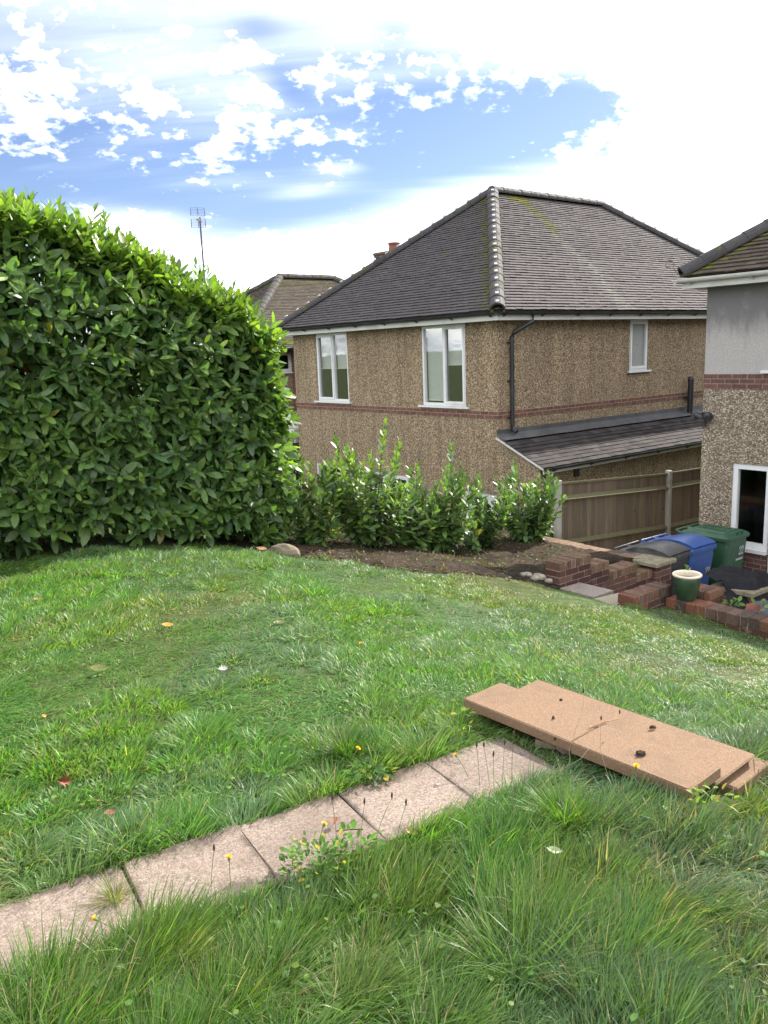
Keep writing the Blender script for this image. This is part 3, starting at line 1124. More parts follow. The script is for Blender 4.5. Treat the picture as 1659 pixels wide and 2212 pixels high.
def hip_roof(parent, base, x0, x1, y0, y1, ze, tanp, tile, moss_fn=None, seed=1, dots=True, far_gauge=0.1, hip_moss=0.5, tone=(0.2, 0.8), names=('roof',), lift=0.030, visible=('x0', 'y0', 'x1', 'y1')):
    """hipped roof over the rectangle (ridge along x). Returns the roof object, tiles in one mesh, hips as child"""
    Wd = y1 - y0
    h = Wd / 2 * tanp
    cosa = 1 / math.sqrt(1 + tanp * tanp)
    sina = tanp * cosa
    D = Wd / 2 / cosa
    mb = MB()

    def mo(face):
        return (lambda c, d, L, Dd: moss_fn(face, c, d, L, Dd)) if moss_fn else None
    kl = cosa
    sl = {
        'x0': ((x0, y1, ze), (0, -1, 0), (cosa, 0, sina), (-sina, 0, cosa), Wd),
        'y0': ((x0, y0, ze), (1, 0, 0), (0, cosa, sina), (0, -sina, cosa), x1 - x0),
        'x1': ((x1, y0, ze), (0, 1, 0), (-cosa, 0, sina), (sina, 0, cosa), Wd),
        'y1': ((x1, y1, ze), (-1, 0, 0), (0, -cosa, sina), (0, sina, cosa), x1 - x0),
    }
    for q, (k, (O, es, ed, nr, L)) in enumerate(sl.items()):
        gg = 0.10 if k in visible else 0.3
        tw = 0.168 if k in visible else 0.6
        slope_tiles(mb, O, es, ed, nr, L, D, kl, kl, gg, tw, mo(k), tone, lift, seed + q)
    roof = mb.build('roof', M[tile], parent, (0, 0, -base))
    hb = MB()
    xa, xb, ym = x0 + Wd / 2, x1 - Wd / 2, (y0 + y1) / 2
    zr = ze + h
    Z = Vector((0, 0, 1))
    hm = hip_moss
    for (p, q) in (((x0, y0, ze), (xa, ym, zr)), ((x0, y1, ze), (xa, ym, zr)), ((x1, y0, ze), (xb, ym, zr)), ((x1, y1, ze), (xb, ym, zr))):
        half_round(hb, Vector(p) + Z * 0.05, Vector(q) + Z * 0.05, seed=seed + 5, moss=hm, dots=dots)
    half_round(hb, (xa - 0.05, ym, zr + 0.06), (xb + 0.05, ym, zr + 0.06), seed=seed + 6, moss=hm, dots=False)
    hb.build('hip_tiles', [M['hip_tile'], M['white_board']], roof)
    return roof, (xa, xb, ym, zr)


def gutter_run(mb, p0, p1, out, r=0.055, brackets=0.9):
    """half-round gutter between two points; 'out' = outward unit vector"""
    p0, p1, out = Vector(p0), Vector(p1), Vector(out)
    d = (p1 - p0)
    L = d.length
    d.normalize()
    up_ = Vector((0, 0, 1))
    N = 9
    rings = []
    for p in (p0, p1):
        outer = [mb.vert(p + out * (r + r * math.cos(math.pi + math.pi * k / (N - 1))) + up_ * (r * math.sin(math.pi + math.pi * k / (N - 1)))) for k in range(N)]
        inner = [mb.vert(p + out * (r + (r - 0.006) * math.cos(math.pi + math.pi * k / (N - 1))) + up_ * ((r - 0.006) * math.sin(math.pi + math.pi * k / (N - 1)))) for k in range(N)]
        rings.append((outer, inner))
    (a, ai), (b, bi) = rings
    for k in range(N - 1):
        mb.face((a[k], b[k], b[k + 1], a[k + 1]))
        mb.face((ai[k + 1], bi[k + 1], bi[k], ai[k]))
    for k in (0, N - 1):
        mb.face((a[k], ai[k], bi[k], b[k]))
    for (o_, i_) in rings:
        mb.face(o_)
    n = int(L / brackets)
    for i in range(n + 1):
        c = p0 + d * (0.25 + i * (L - 0.5) / max(1, n))
        hw = 0.018
        pr = []
        for s in (-hw, hw):
            pts = [c + d * s + out * (r + (r + 0.008) * math.cos(math.pi + math.pi * k / 8)) + up_ * ((r + 0.008) * math.sin(math.pi + math.pi * k / 8)) for k in range(9)]
            pr.append([mb.vert(p) for p in pts])
        for k in range(8):
            mb.face((pr[0][k], pr[1][k], pr[1][k + 1], pr[0][k + 1]))
        # lug under the gutter
        q = c + out * 0.012 - up_ * (r + 0.03)
        mb.tube([c + out * 0.012, q, q + out * 0.05 + up_ * 0.03], 0.014, 6)


# ---------------------------------------------------------------- the pebbledash house in the middle
BASE = -2.6
mh = uwthing('house', 'brown pebbledash house with dark hipped roof, white windows and black downpipe, middle of the picture', 'house', 0, 0, BASE)
W1, W2 = 7.18, 11.3
ops_x = [(4.83, 6.15, 0.63, 2.246), (0.87, 2.18, 0.63, 2.246), (2.72, 6.40, -2.10, -0.95), (-0.0 + 0.06, 0.96, -2.55, -1.06)]
ops_y = [(4.10, 4.78, 1.15, 2.246)]
wb = MB()
wall_panel(wb, 'x', 0, 0, W1, BASE, 2.25, ops_x, -1)
wall_panel(wb, 'y', 0, 0, W2, BASE, 2.25, ops_y, -1)
wall_panel(wb, 'x', W2, 0, W1, BASE, 2.25, [], 1)
wall_panel(wb, 'y', W1, 0, W2, BASE, 2.25, [], 1)
wb.build('wall', M['pebbledash'], mh, (0, 0, -BASE))
bb = MB()
bb.box(-0.012, -0.0, -0.012, W1 + 0.01, 0.42, 0.56)
bb.box(0.0, W2, -0.012, 0.0, 0.42, 0.56)
bb.build('brick_band', M['red_brick'], mh, (0, 0, -BASE))


def moss_main(face, c, d, L, D):
    # how mossy a tile is, by where it lies on the roof
    if face == 'x0':
        e = L - c - 0.79 * d              # distance from the front hip
        m_ = max(0, 0.85 - e / 1.4) + max(0, 0.62 - abs(e - 1.0 - 0.22 * (D - d)) / 0.5) * 0.9 * (d > 1.2)
        return m_ + 0.1 * (d > D - 0.6), 0.12
    if face == 'y0':
        e = c - 0.79 * d
        sx = 4.0 + 0.75 * (d / D)         # pale streak running down the slope
        st = max(0, 1 - abs(c - sx + 0.12 * math.sin(d * 3)) / 0.60)
        m_ = max(0, 0.45 - e / 0.35) + st * 0.85 * max(0, min(1, (d - 1.4) / 2.0)) + 0.35 * (d > D - 0.5) * (c < 5.5)
        return m_, st * (1.15 - 0.3 * d / D) + 0.06
    return 0.1, 0.1


OV = 0.30
roof, rg = hip_roof(mh, BASE, -OV, W2 + OV, -OV, W1 + OV, 2.42, 0.766, 'roof_tile_grey', moss_main, seed=10, hip_moss=0.45, tone=(0.35, 0.7), visible=('x0', 'y0'))
# moss cushions along the front hip
mc = MB()
rg_ = random.Random(5)
for i in range(150):
    t = rg_.random() ** 1.3
    p0 = Vector((-OV, -OV, 2.42))
    p1 = Vector((rg[0], rg[2], rg[3]))
    p = p0.lerp(p1, t)
    sgn = rg_.choice((-1, 1))
    off = Vector((1, -1, 0)).normalized() * sgn
    p = p + off * rg_.uniform(0.085, 0.15) + Vector((0, 0, -0.045 + rg_.uniform(-0.02, 0.03)))
    r = rg_.uniform(0.012, 0.034)
    mc.cur = (0.5, 1.6, 0, 1)
    prof = [(0, r * 0.7), (r * 0.6, r * 0.5), (r, 0), (r * 0.8, -r * 0.6)]
    mc.lathe(prof, p, 7)
tag(mc.build('moss', M['hip_tile'], roof, (0, 0, 0), smooth=True), kind='stuff')
# eaves: fascia, soffit, gutter
ev = MB()
ev.box(-0.27, -0.25, -0.27, W1 + 0.27, 2.246, 2.40)
ev.box(-0.25, W2 + 0.27, -0.27, -0.25, 2.246, 2.40)
ev.box(-0.25, W2 + 0.25, W1 + 0.25, W1 + 0.27, 2.246, 2.40)
ev.box(W2 + 0.25, W2 + 0.27, -0.25, W1 + 0.27, 2.246, 2.40)
ev.box(-0.249, 0.0, -0.249, W1 + 0.249, 2.250, 2.262)
ev.box(0.0, W2 + 0.24, -0.249, 0.0, 2.250, 2.262)
ev.build('fascia', M['white_board'], mh, (0, 0, -BASE))
gb = MB()
gutter_run(gb, (-0.272, W1 + 0.28, 2.395), (-0.272, -0.37, 2.395), (-1, 0, 0), 0.056, 1.0)
gutter_run(gb, (-0.37, -0.272, 2.395), (W2 + 0.3, -0.272, 2.395), (0, -1, 0), 0.056, 1.0)
gb.build('gutter', M['black_plastic'], mh, (0, 0, -BASE), smooth=False)
dp = MB()
dp.tube([(0.62, -0.33, 2.36), (0.62, -0.33, 2.22), (0.36, -0.075, 2.02), (0.34, -0.055, 1.95), (0.34, -0.055, 0.26)], 0.042, 12)
for z in (1.82, 0.40, 1.1):
    dp.tube([(0.34, -0.055, z), (0.34, -0.055, z + 0.045)], 0.052, 12)
    dp.box(0.25, 0.43, -0.03, 0.0, z + 0.008, z + 0.036)
dp.tube([(0.34, -0.055, 0.30), (0.34, -0.075, 0.20), (0.34, -0.16, 0.155)], 0.045, 12)
dp.build('downpipe', M['black_plastic'], mh, (0, 0, -BASE), smooth=False)
w_left = window(mh, BASE, 'x', 0, -1, 4.83, 6.15, 0.63, 2.244, [5.45], blinds=[(0, 1.42), (1, 1.42)], open_sash=(1,), sillh=0.04)
tag(w_left, 'first floor window with both blinds half drawn')
w_right = window(mh, BASE, 'x', 0, -1, 0.87, 2.18, 0.63, 2.244, [1.52], blinds=[(1, 0.74), (0, 1.46)], open_sash=(0,), sillh=0.04)
tag(w_right, 'first floor window with one blind fully drawn, white flower behind glass')
window(mh, BASE, 'y', 0, -1, 4.10, 4.78, 1.15, 2.244, [], frosted=True, open_sash=(0,), sill_ext=0.07, sillh=0.04)
window(mh, BASE, 'x', 0, -1, 2.72, 6.40, -2.10, -0.95, [3.65, 5.3], open_sash=(0,), sillh=0.05)
# back door: white frame with arched glazing
dr = MB()
dr.box(0.02, 0.07, 0.06, 0.14, -2.55, -1.06)
dr.box(0.02, 0.07, 0.88, 0.96, -2.55, -1.06)
dr.box(0.02, 0.07, 0.14, 0.88, -1.15, -1.06)
dr.box(0.03, 0.06, 0.14, 0.88, -2.55, -1.95)
for (a, b) in ((0.14, 0.22), (0.47, 0.55), (0.80, 0.88)):
    dr.box(0.03, 0.06, a, b, -1.95, -1.15)
dr.box(0.03, 0.06, 0.22, 0.47, -1.26, -1.15)
dr.box(0.03, 0.06, 0.55, 0.80, -1.26, -1.15)
for cx in (0.345, 0.675):
    for k in range(8):
        t0 = math.pi * k / 8
        t1 = math.pi * (k + 1) / 8
        z0 = -1.385
        a0, b0 = cx - 0.125 * math.cos(t0), z0 + 0.125 * math.sin(t0)
        a1, b1 = cx - 0.125 * math.cos(t1), z0 + 0.125 * math.sin(t1)
        dr.poly([(0.034, a0, b0), (0.034, a1, b1), (0.034, a1, -1.255), (0.034, a0, -1.255)])
door = dr.build('door', M['white_upvc'], mh, (0, 0, -BASE))
dg = MB()
dg.poly([(0.05, 0.2, -1.96), (0.05, 0.84, -1.96), (0.05, 0.84, -1.16), (0.05, 0.2, -1.16)])
dg.build('pane', M['window_glass'], door)
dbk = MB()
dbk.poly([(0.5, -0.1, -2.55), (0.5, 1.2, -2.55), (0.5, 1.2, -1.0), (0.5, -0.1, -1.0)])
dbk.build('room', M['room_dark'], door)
# wall vent
vt = MB()
vt.box(-0.02, -0.001, 1.26, 1.40, -0.50, -0.30)
for k in range(5):
    vt.box(-0.03, -0.02, 1.275, 1.385, -0.485 + k * 0.036, -0.470 + k * 0.036)
vt.build('vent', M['grey_plastic'], mh, (0, 0, -BASE))
# chimney on the far slope
ch = MB()
ch.box(2.0, 2.9, 5.75, 6.2, 2.6, 4.12)
ch.box(1.97, 2.93, 5.72, 6.23, 4.121, 4.18)
ch.box(1.95, 2.95, 5.70, 6.25, 4.181, 4.235)
chm = ch.build('chimney', M['dark_brick'], roof, (0, 0, 0))
cp_ = MB()
cp_.lathe([(0.0, 4.24), (0.16, 4.24), (0.15, 4.30), (0.135, 4.40), (0.135, 4.44), (0.158, 4.46), (0.155, 4.49), (0.125, 4.49), (0.115, 4.30)], (2.46, 6.0, 0), 20)
cpo = cp_.build('chimney_pot', M['terracotta'], mh, (0, 0, -BASE), smooth=True)
# lean-to roof on the side, with its own wall
lt = MB()
LE = 1.12
lt.box(0.0, W2, -LE + 0.06, -LE + 0.10, BASE, -0.46)
lt.poly([(0.0, -LE + 0.06, BASE), (0.0, 0, BASE), (0.0, 0, 0.10), (0.0, -LE + 0.06, -0.44)])
lt.build('side_wall', M['pebbledash'], mh, (0, 0, -BASE))
sl = MB()
lo_, hi_ = Vector((-0.07, -LE - 0.06, -0.42)), Vector((-0.07, -0.02, 0.085))
ed = (hi_ - lo_)
Dl = ed.length
ed.normalize()
nr = Vector((1, 0, 0)).cross(ed)
slope_tiles(sl, lo_, (1, 0, 0), ed, nr, W2 + 0.07, Dl - 0.16, 0, 0, 0.125, 0.20, lambda c, d, L, D: (0.1 * (d < 0.3), 0.12 * random.random()), (0.05, 0.95), 0.020, 44)
lro = sl.build('side_roof', M['slate_brown'], mh, (0, 0, -BASE))
fl = MB()
t0 = lo_ + ed * (Dl - 0.20) + nr * 0.026
fl.sheet(lambda a, b: (lo_.x + a * (W2 + 0.07), t0.y + b * (-0.012 - t0.y), t0.z + b * (0.135 - t0.z) + 0.004 * math.sin(a * 60)), 60, 2)
fl.sheet(lambda a, b: (lo_.x + 0.02 + a * (W2 + 0.05), -0.014 - 0.004 * math.sin(a * 40) ** 2, 0.13 + b * 0.085), 60, 1)
fl.build('flashing', M['grey_lead'], lro)
vg = MB()
P = [Vector((-0.075, -LE - 0.06, -0.46)), Vector((-0.075, 0.0, 0.045)), Vector((-0.075, 0.0, 0.085)), Vector((-0.075, -LE - 0.06, -0.42))]
ext = Vector((0.02, 0, 0))
vg.poly(P)
vg.poly([p + ext for p in P][::-1])
for k in range(4):
    vg.poly([P[k], P[(k + 1) % 4], P[(k + 1) % 4] + ext, P[k] + ext])
vg.box(-0.05, W2, -LE - 0.055, -LE - 0.035, -0.53, -0.43)
vg.build('fascia', M['white_board'], mh, (0, 0, -BASE))
g2 = MB()
gutter_run(g2, (-0.06, -LE - 0.06, -0.42), (W2, -LE - 0.06, -0.42), (0, -1, 0), 0.05, 1.1)
g2.build('gutter', M['black_plastic'], mh, (0, 0, -BASE))
vn = MB()
vn.box(0.92, 1.06, -LE + 0.02, -LE + 0.059, -0.70, -0.52)
vn.build('vent', M['black_plastic'], mh, (0, 0, -BASE))
sp = MB()
sp.tube([(6.35, -0.12, -0.05), (6.35, -0.12, 0.84), (6.35, -0.12, 0.86), (6.35, -0.12, 0.93)], 0.07, 14, rads=[0.068, 0.068, 0.075, 0.055])
sp.box(6.2, 6.5, -0.06, 0, 0.42, 0.45)
sp.lathe([(0.16, 0.0), (0.09, 0.05), (0.072, 0.12)], (6.35, -0.12, -0.02), 14)
sp.build('soil_pipe', M['black_plastic'], mh, (0, 0, -BASE))

# white flower standing behind the right window
fw = uwthing('flower', 'white flower standing behind the glass of the right first floor window', 'flower', 0.22, -1.0, 0.60)
fb = MB()
rf = random.Random(8)
fb.tube([(0, 0, -0.1), (0.01, 0.02, 0.3), (0.0, 0.05, 0.62)], 0.006, 5, mat=1)
for k in range(11):
    c = Vector((rf.uniform(-0.04, 0.02), rf.uniform(-0.03, 0.12), rf.uniform(0.22, 0.68)))
    for q in range(5):
        a = q * 1.257 + rf.random()
        v1 = Vector((-0.3, math.cos(a), math.sin(a))).normalized() * rf.uniform(0.035, 0.06)
        v2 = Vector((0, -math.sin(a), math.cos(a))) * 0.022
        fb.poly([c, c + v1 * 0.6 + v2, c + v1, c + v1 * 0.6 - v2], 0)
fb.build('flower_head', [M['white_petal'], M['stalk_green']], fw)

# ---------------------------------------------------------------- the house at the right edge
RW = 4.22
RB = PATIO_Z - 0.02
rh = uwthing('house', 'pebbledash house with white painted upper wall and white gutter, right edge of the picture', 'house', 0, RW, RB)
RWW = 7.2
# local y = -(w - RW)
r_ops = [(-1.085, -0.51, -1.26, -0.03), (-2.05, -1.09, -1.86, -0.03), (-2.5, -0.95, 1.31, 2.46), (-5.6, -3.2, -0.95, -0.03), (-5.6, -4.0, 1.31, 2.46)]
rw = MB()
lowo = [o for o in r_ops if o[3] < 1]
upo = [o for o in r_ops if o[3] > 1]
wall_panel(rw, 'x', 0, -RWW, 0, -1.26, 1.05, [(o[0], o[1], max(o[2], -1.26), o[3]) for o in lowo], -1)
wall_panel(rw, 'y', 0, 0, 11.3, -1.26, 1.05, [], 1)
wall_panel(rw, 'y', -RWW, 0, 11.3, RB, 2.50, [], -1)
wall_panel(rw, 'x', 11.3, -RWW, 0, RB, 2.50, [], 1)
rw.build('wall', M['pebbledash_grey'], rh, (0, 0, -RB))
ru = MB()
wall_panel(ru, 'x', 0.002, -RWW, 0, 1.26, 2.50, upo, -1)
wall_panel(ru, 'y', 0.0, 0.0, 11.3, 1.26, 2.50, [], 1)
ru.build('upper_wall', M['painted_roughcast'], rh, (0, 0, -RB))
rbm = MB()
rbm.box(-0.008, 0.05, -RWW, 0.008, 1.05, 1.26)
rbm.box(0.05, 11.3, -0.05, 0.008, 1.05, 1.26)
rbm.build('brick_band', M['dark_brick'], rh, (0, 0, -RB))
rpl = MB()
wall_panel(rpl, 'x', -0.006, -1.089, 0.006, RB - 0.1, -1.262, [], -1)
wall_panel(rpl, 'x', -0.006, -RWW, -2.05, RB - 0.1, -1.262, [], -1)
wall_panel(rpl, 'y', 0.006, -0.006, 11.3, RB - 0.1, -1.262, [], 1)
rpl.build('brick_plinth', M['dark_brick'], rh, (0, 0, -RB))
gw = window(rh, RB, 'x', 0, -1, -1.085, -0.51, -1.255, -0.032, [], open_sash=(), fw=0.075, sill_ext=0.0, sillh=0.055)
ww = window(rh, RB, 'x', 0, -1, -2.5, -0.95, 1.31, 2.455, [-1.7], open_sash=(0,), sill_ext=0.07, sillh=0.04)
window(rh, RB, 'x', 0, -1, -5.6, -3.2, -0.95, -0.032, [-4.4], sill_ext=0.06)
window(rh, RB, 'x', 0, -1, -5.6, -4.0, 1.31, 2.455, [-4.8], sill_ext=0.06)
rd = MB()
rd.box(0.02, 0.075, -2.05, -1.97, -1.86, -0.04)
rd.box(0.02, 0.075, -1.17, -1.09, -1.86, -0.04)
rd.box(0.02, 0.075, -1.97, -1.17, -0.12, -0.04)
rd.box(0.005, 0.06, -1.96, -1.86, -1.85, -0.13)
rd.box(0.005, 0.06, -1.28, -1.18, -1.85, -0.13)
rd.box(0.005, 0.06, -1.86, -1.28, -0.24, -0.13)
rd.box(0.005, 0.06, -1.86, -1.28, -1.85, -1.72)
rd.box(0.005, 0.06, -1.86, -1.28, -1.12, -1.0)
rd.box(0.03, 0.05, -1.86, -1.28, -1.72, -1.12)
for z in (-1.55, -0.55):
    rd.tube([(-0.005, -1.175, z), (-0.005, -1.175, z + 0.1)], 0.014, 8)
door2 = rd.build('door', M['white_upvc'], rh, (0, 0, -RB))
rp = MB()
rp.poly([(0.03, -1.86, -1.0), (0.03, -1.28, -1.0), (0.03, -1.28, -0.24), (0.03, -1.86, -0.24)])
rp.build('pane', M['window_glass'], door2)
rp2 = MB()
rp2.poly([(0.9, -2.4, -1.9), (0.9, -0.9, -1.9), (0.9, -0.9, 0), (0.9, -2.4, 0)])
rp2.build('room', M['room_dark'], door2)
rhd = MB()
rhd.tube([(0.0, -1.24, -0.95), (-0.04, -1.24, -0.95), (-0.045, -1.36, -0.95)], 0.011, 8)
rhd.build('handle', M['lamp_white'], door2)


def moss_rh(face, c, d, L, D):
    if face == 'x0':
        e = L - 0 - c - 0.8 * d if False else min(c, L - c) - 0.8 * d
        return max(0, 0.7 - e / 1.2) + 0.25 * random.random(), 0.35 * random.random()
    return 0.25, 0.2


rroof, rrg = hip_roof(rh, RB, -0.27, 11.6, -RWW - 0.27, 0.27, 2.665, 0.73, 'roof_tile_brown', moss_rh, seed=30, dots=False, hip_moss=0.35, visible=('x0', 'y1'), lift=0.028)
rf_ = MB()
rf_.box(-0.255, -0.235, -RWW - 0.25, 0.255, 2.49, 2.64)
rf_.box(-0.235, 11.5, 0.235, 0.255, 2.49, 2.64)
rf_.box(-0.234, 0.0, -RWW - 0.2, 0.234, 2.495, 2.508)
rf_.box(0.0, 11.4, 0.0, 0.234, 2.495, 2.508)
rf_.build('fascia', M['white_board'], rh, (0, 0, -RB))
rgt = MB()
gutter_run(rgt, (-0.257, 0.36, 2.628), (-0.257, -RWW - 0.3, 2.628), (-1, 0, 0), 0.056, 0.9)
gutter_run(rgt, (-0.35, 0.257, 2.628), (11.5, 0.257, 2.628), (0, 1, 0), 0.056, 0.9)
rgt.build('gutter', M['white_board'], rh, (0, 0, -RB))
# hip iron curled at the eave corner
hi = MB()
pts = []
for k in range(22):
    t = k / 21
    a = -0.6 + t * 5.6
    r = 0.075 * (1 - 0.55 * t)
    pts.append((-0.36 - 0.03 + r * math.cos(a) * 0.7, 0.36 + 0.03 - r * math.cos(a) * 0.7, 2.84 + r * math.sin(a)))
pts = [(-0.30, 0.30, 2.70), (-0.33, 0.33, 2.76)] + pts
hi.tube(pts, 0.007, 6)
hi.build('hip_iron', M['rust_wire'], rroof, (0, 0, 0))
# twin-headed security light on the corner
tl = uwthing('security_light', 'twin headed security light on the corner of the right house wall', 'wall light', 0, RW, 0.62)
tb = MB()
tb.box(-0.05, -0.002, -0.09, -0.02, -0.02, 0.08)
tb.lathe([(0, -0.13), (0.035, -0.12), (0.04, -0.05), (0.035, -0.02), (0, -0.01)], (-0.06, -0.055, 0), 14)
tb.build('sensor', M['black_plastic'], tl)
for sgn in (-1, 1):
    hb_ = MB()
    rot = Matrix.Translation((-0.10, -0.05 + sgn * 0.09, 0.045)) @ Matrix.Rotation(sgn * R(-30), 4, 'Z') @ Matrix.Rotation(R(-50), 4, 'Y')
    pr = [(0, -0.05), (0.03, -0.045), (0.055, 0.0), (0.075, 0.03), (0.078, 0.04)]
    q = MB()
    q.lathe(pr, (0, 0, 0), 16)
    q.v = [tuple(rot @ Vector((p[0], p[1] * 1.0, -p[2]))) for p in q.v]
    q.tube([(-0.05, -0.05, 0.04), tuple(rot @ Vector((0, 0, 0.05)))], 0.012, 6)
    hd = q.build('lamp_head', M['black_plastic'], tl, smooth=True)
    q2 = MB()
    q2.lathe([(0, -0.052), (0.05, -0.05), (0.074, -0.038)], (0, 0, 0), 16)
    q2.v = [tuple(rot @ Vector((p[0], p[1], p[2]))) for p in q2.v]
    q2.build('lens', M['lamp_white'], hd, smooth=True)

# ---------------------------------------------------------------- house behind on the left
BB = -2.6
bh = uwthing('house', 'red brick house with brown hipped roof standing behind the hedge', 'house', 0.0, -10.0, BB)
b_ops = [(1.12, 1.66, 1.28, 1.86), (4.5, 5.7, 0.7, 1.86)]
bw = MB()
wall_panel(bw, 'y', 0, 0.45, 1.66, BB, 1.9, b_ops[:1], -1, mat=1)
wall_panel(bw, 'y', 0, 1.66, 9.4, BB, 1.9, b_ops[1:], -1, mat=0)
wall_panel(bw, 'y', 0, 0.0, 0.45, BB, 1.9, [], -1, mat=0)
wall_panel(bw, 'x', 0, 0, 7.2, BB, 1.9, [(1.2, 2.6, 0.6, 1.86), (4.5, 6.0, 0.6, 1.86)], -1, mat=0)
wall_panel(bw, 'x', 9.4, 0, 7.2, BB, 1.9, [], 1)
wall_panel(bw, 'y', 7.2, 0, 9.4, BB, 1.9, [], 1)
bw.box(0.45, 1.66, -0.02, -0.001, 0.56, 0.70)
bw.box(1.66, 2.0, -0.22, -0.001, BB, 1.85)
bw.build('wall', [M['red_brick'], M['pebbledash']], bh, (0, 0, -BB))
window(bh, BB, 'y', 0, -1, 1.12, 1.66, 1.28, 1.86, [], open_sash=(0,), sill_ext=0.05)
window(bh, BB, 'y', 0, -1, 4.5, 5.7, 0.7, 1.86, [5.1], sill_ext=0.05)
window(bh, BB, 'x', 0, -1, 1.2, 2.6, 0.6, 1.86, [1.9], sill_ext=0.05)
window(bh, BB, 'x', 0, -1, 4.5, 6.0, 0.6, 1.86, [5.2], sill_ext=0.05)
broof, brg = hip_roof(bh, BB, -0.3, 9.7, -0.3, 7.5, 1.96, 0.61, 'roof_tile_brown', lambda f, c, d, L, D: (0.25 + 0.3 * (d > D - 0.7) + max(0, 0.4 - (min(c, L - c) - 0.85 * d) / 0.8), 0.15), seed=60, dots=False, hip_moss=0.5, visible=('x0', 'y0'), lift=0.026)
be = MB()
be.box(-0.27, 9.67, -0.28, -0.26, 1.82, 1.93)
be.box(-0.28, -0.26, -0.26, 7.4, 1.82, 1.93)
be.build('fascia', M['black_plastic'], bh, (0, 0, -BB))
bg_ = MB()
gutter_run(bg_, (-0.35, -0.29, 1.95), (9.6, -0.29, 1.95), (0, -1, 0), 0.05, 1.2)
bg_.build('gutter', M['black_plastic'], bh, (0, 0, -BB))

# two small flat roofs between the houses
sh = uwthing('porch', 'small porch with a flat felt roof and white edging between the houses', 'porch', 0.75, -8.6, -2.3)
s1 = MB()
s1.box(0.0, 1.8, -0.0, 1.0, 1.99, 2.05)
s1.build('roof', M['felt_roof'], sh)
s2 = MB()
s2.box(-0.03, 1.83, -0.03, -0.002, 1.86, 2.035)
s2.box(-0.03, -0.002, -0.002, 1.0, 1.86, 2.035)
s2.build('fascia', M['white_board'], sh)
s3 = MB()
for (x, y) in ((0.05, 0.05), (1.7, 0.05), (0.05, 0.9)):
    s3 = MB()
    s3.box(x, x + 0.09, y, y + 0.09, 0, 1.988)
    s3.build('post', M['white_board'], sh)
s4 = MB()
s4.box(0.3, 1.7, 0.5, 0.55, 0, 1.98)
s4.build('side_panel', M['room_dark'], sh)
lc = uwthing('lean_to', 'low lean-to shelter with a ridged grey roof beside the brown house', 'shed', 0.15, -7.35, -2.3)
l1 = MB()
for k in range(16):
    y0 = 0.02 + k * 0.085
    zz = 1.28 + k * 0.022
    l1.box(0, 1.6, y0, y0 + 0.06, zz, zz + 0.03, jit=0.004)
l1.poly([(0, 0, 1.262), (1.6, 0, 1.262), (1.6, 1.4, 1.62), (0, 1.4, 1.62)])
l1.build('roof', M['slate_brown'], lc)
l2 = MB()
l2.box(-0.02, 1.62, 1.40, 1.43, 1.55, 1.74)
l2.build('fascia', M['white_board'], lc)
l3 = MB()
for (x, y) in ((0.03, 0.05), (1.5, 0.05), (0.03, 1.3), (1.5, 1.3)):
    l3 = MB()
    l3.box(x, x + 0.07, y, y + 0.07, 0, 1.255)
    l3.build('post', M['room_dark'], lc)
l4 = MB()
l4.box(0.1, 1.5, 0.9, 0.94, 0, 1.25)
l4.build('side_panel', M['room_dark'], lc)

# tv aerial on its mast
ta = uwthing('tv_aerial', 'tall grey television aerial mast with grid reflectors above the hedge', 'aerial', 1.03, -14.0, 2.55)
mp_ = MB()
mp_.tube([(0, 0, 0), (0.0, 0, 3.62)], 0.030, 8)
mp_.build('mast', M['steel_pole'], ta)
mr = MB()
mr.box(-0.05, 0.05, -0.05, 0.05, -0.03, 0.12)
mr.build('bracket', M['steel_pole'], ta)


def grid_panel(name, zc, tilt):
    q = MB()
    rot = Matrix.Translation((-0.06, 0, zc)) @ Matrix.Rotation(R(-20), 4, 'Z') @ Matrix.Rotation(R(tilt), 4, 'X')
    tr = lambda p: tuple(rot @ Vector(p))
    for x in (-0.22, 0.0, 0.22):
        q.tube([tr((x, 0.03 if x else 0, -0.13)), tr((x, 0, 0)), tr((x, 0.03 if x else 0, 0.13))], 0.011, 5)
    for k in range(6):
        z = -0.125 + 0.05 * k
        q.tube([tr((-0.22, 0.02, z)), tr((0, 0, z)), tr((0.22, 0.02, z))], 0.004, 4)
    q.build(name, M['alu_dark'], ta)


grid_panel('reflector', 3.80, -18)
grid_panel('reflector', 3.44, 6)
bo = MB()
bo.tube([(0, 0, 3.58), (-0.12, -0.16, 3.50), (-0.18, -0.24, 3.47)], 0.012, 6)
for k in range(4):
    bo.tube([(-0.05 - 0.035 * k - 0.06, -0.07 - 0.045 * k + 0.05, 3.54 - 0.02 * k + 0.04), (-0.05 - 0.035 * k + 0.06, -0.07 - 0.045 * k - 0.05, 3.54 - 0.02 * k - 0.06)], 0.006, 4)
bo.build('boom', M['rust_wire'], ta)

# ---------------------------------------------------------------- closeboard fence
fe = uwthing('fence', 'wooden closeboard fence with concrete posts beside the brown house', 'fence', 0, 2.7, -2.1)
FB = -2.1


def ftop(u):
    return float(np.interp(u, [-1.48, 1.53, 4.55, 7.6], [-0.33, -0.53, -0.62, -0.7]))


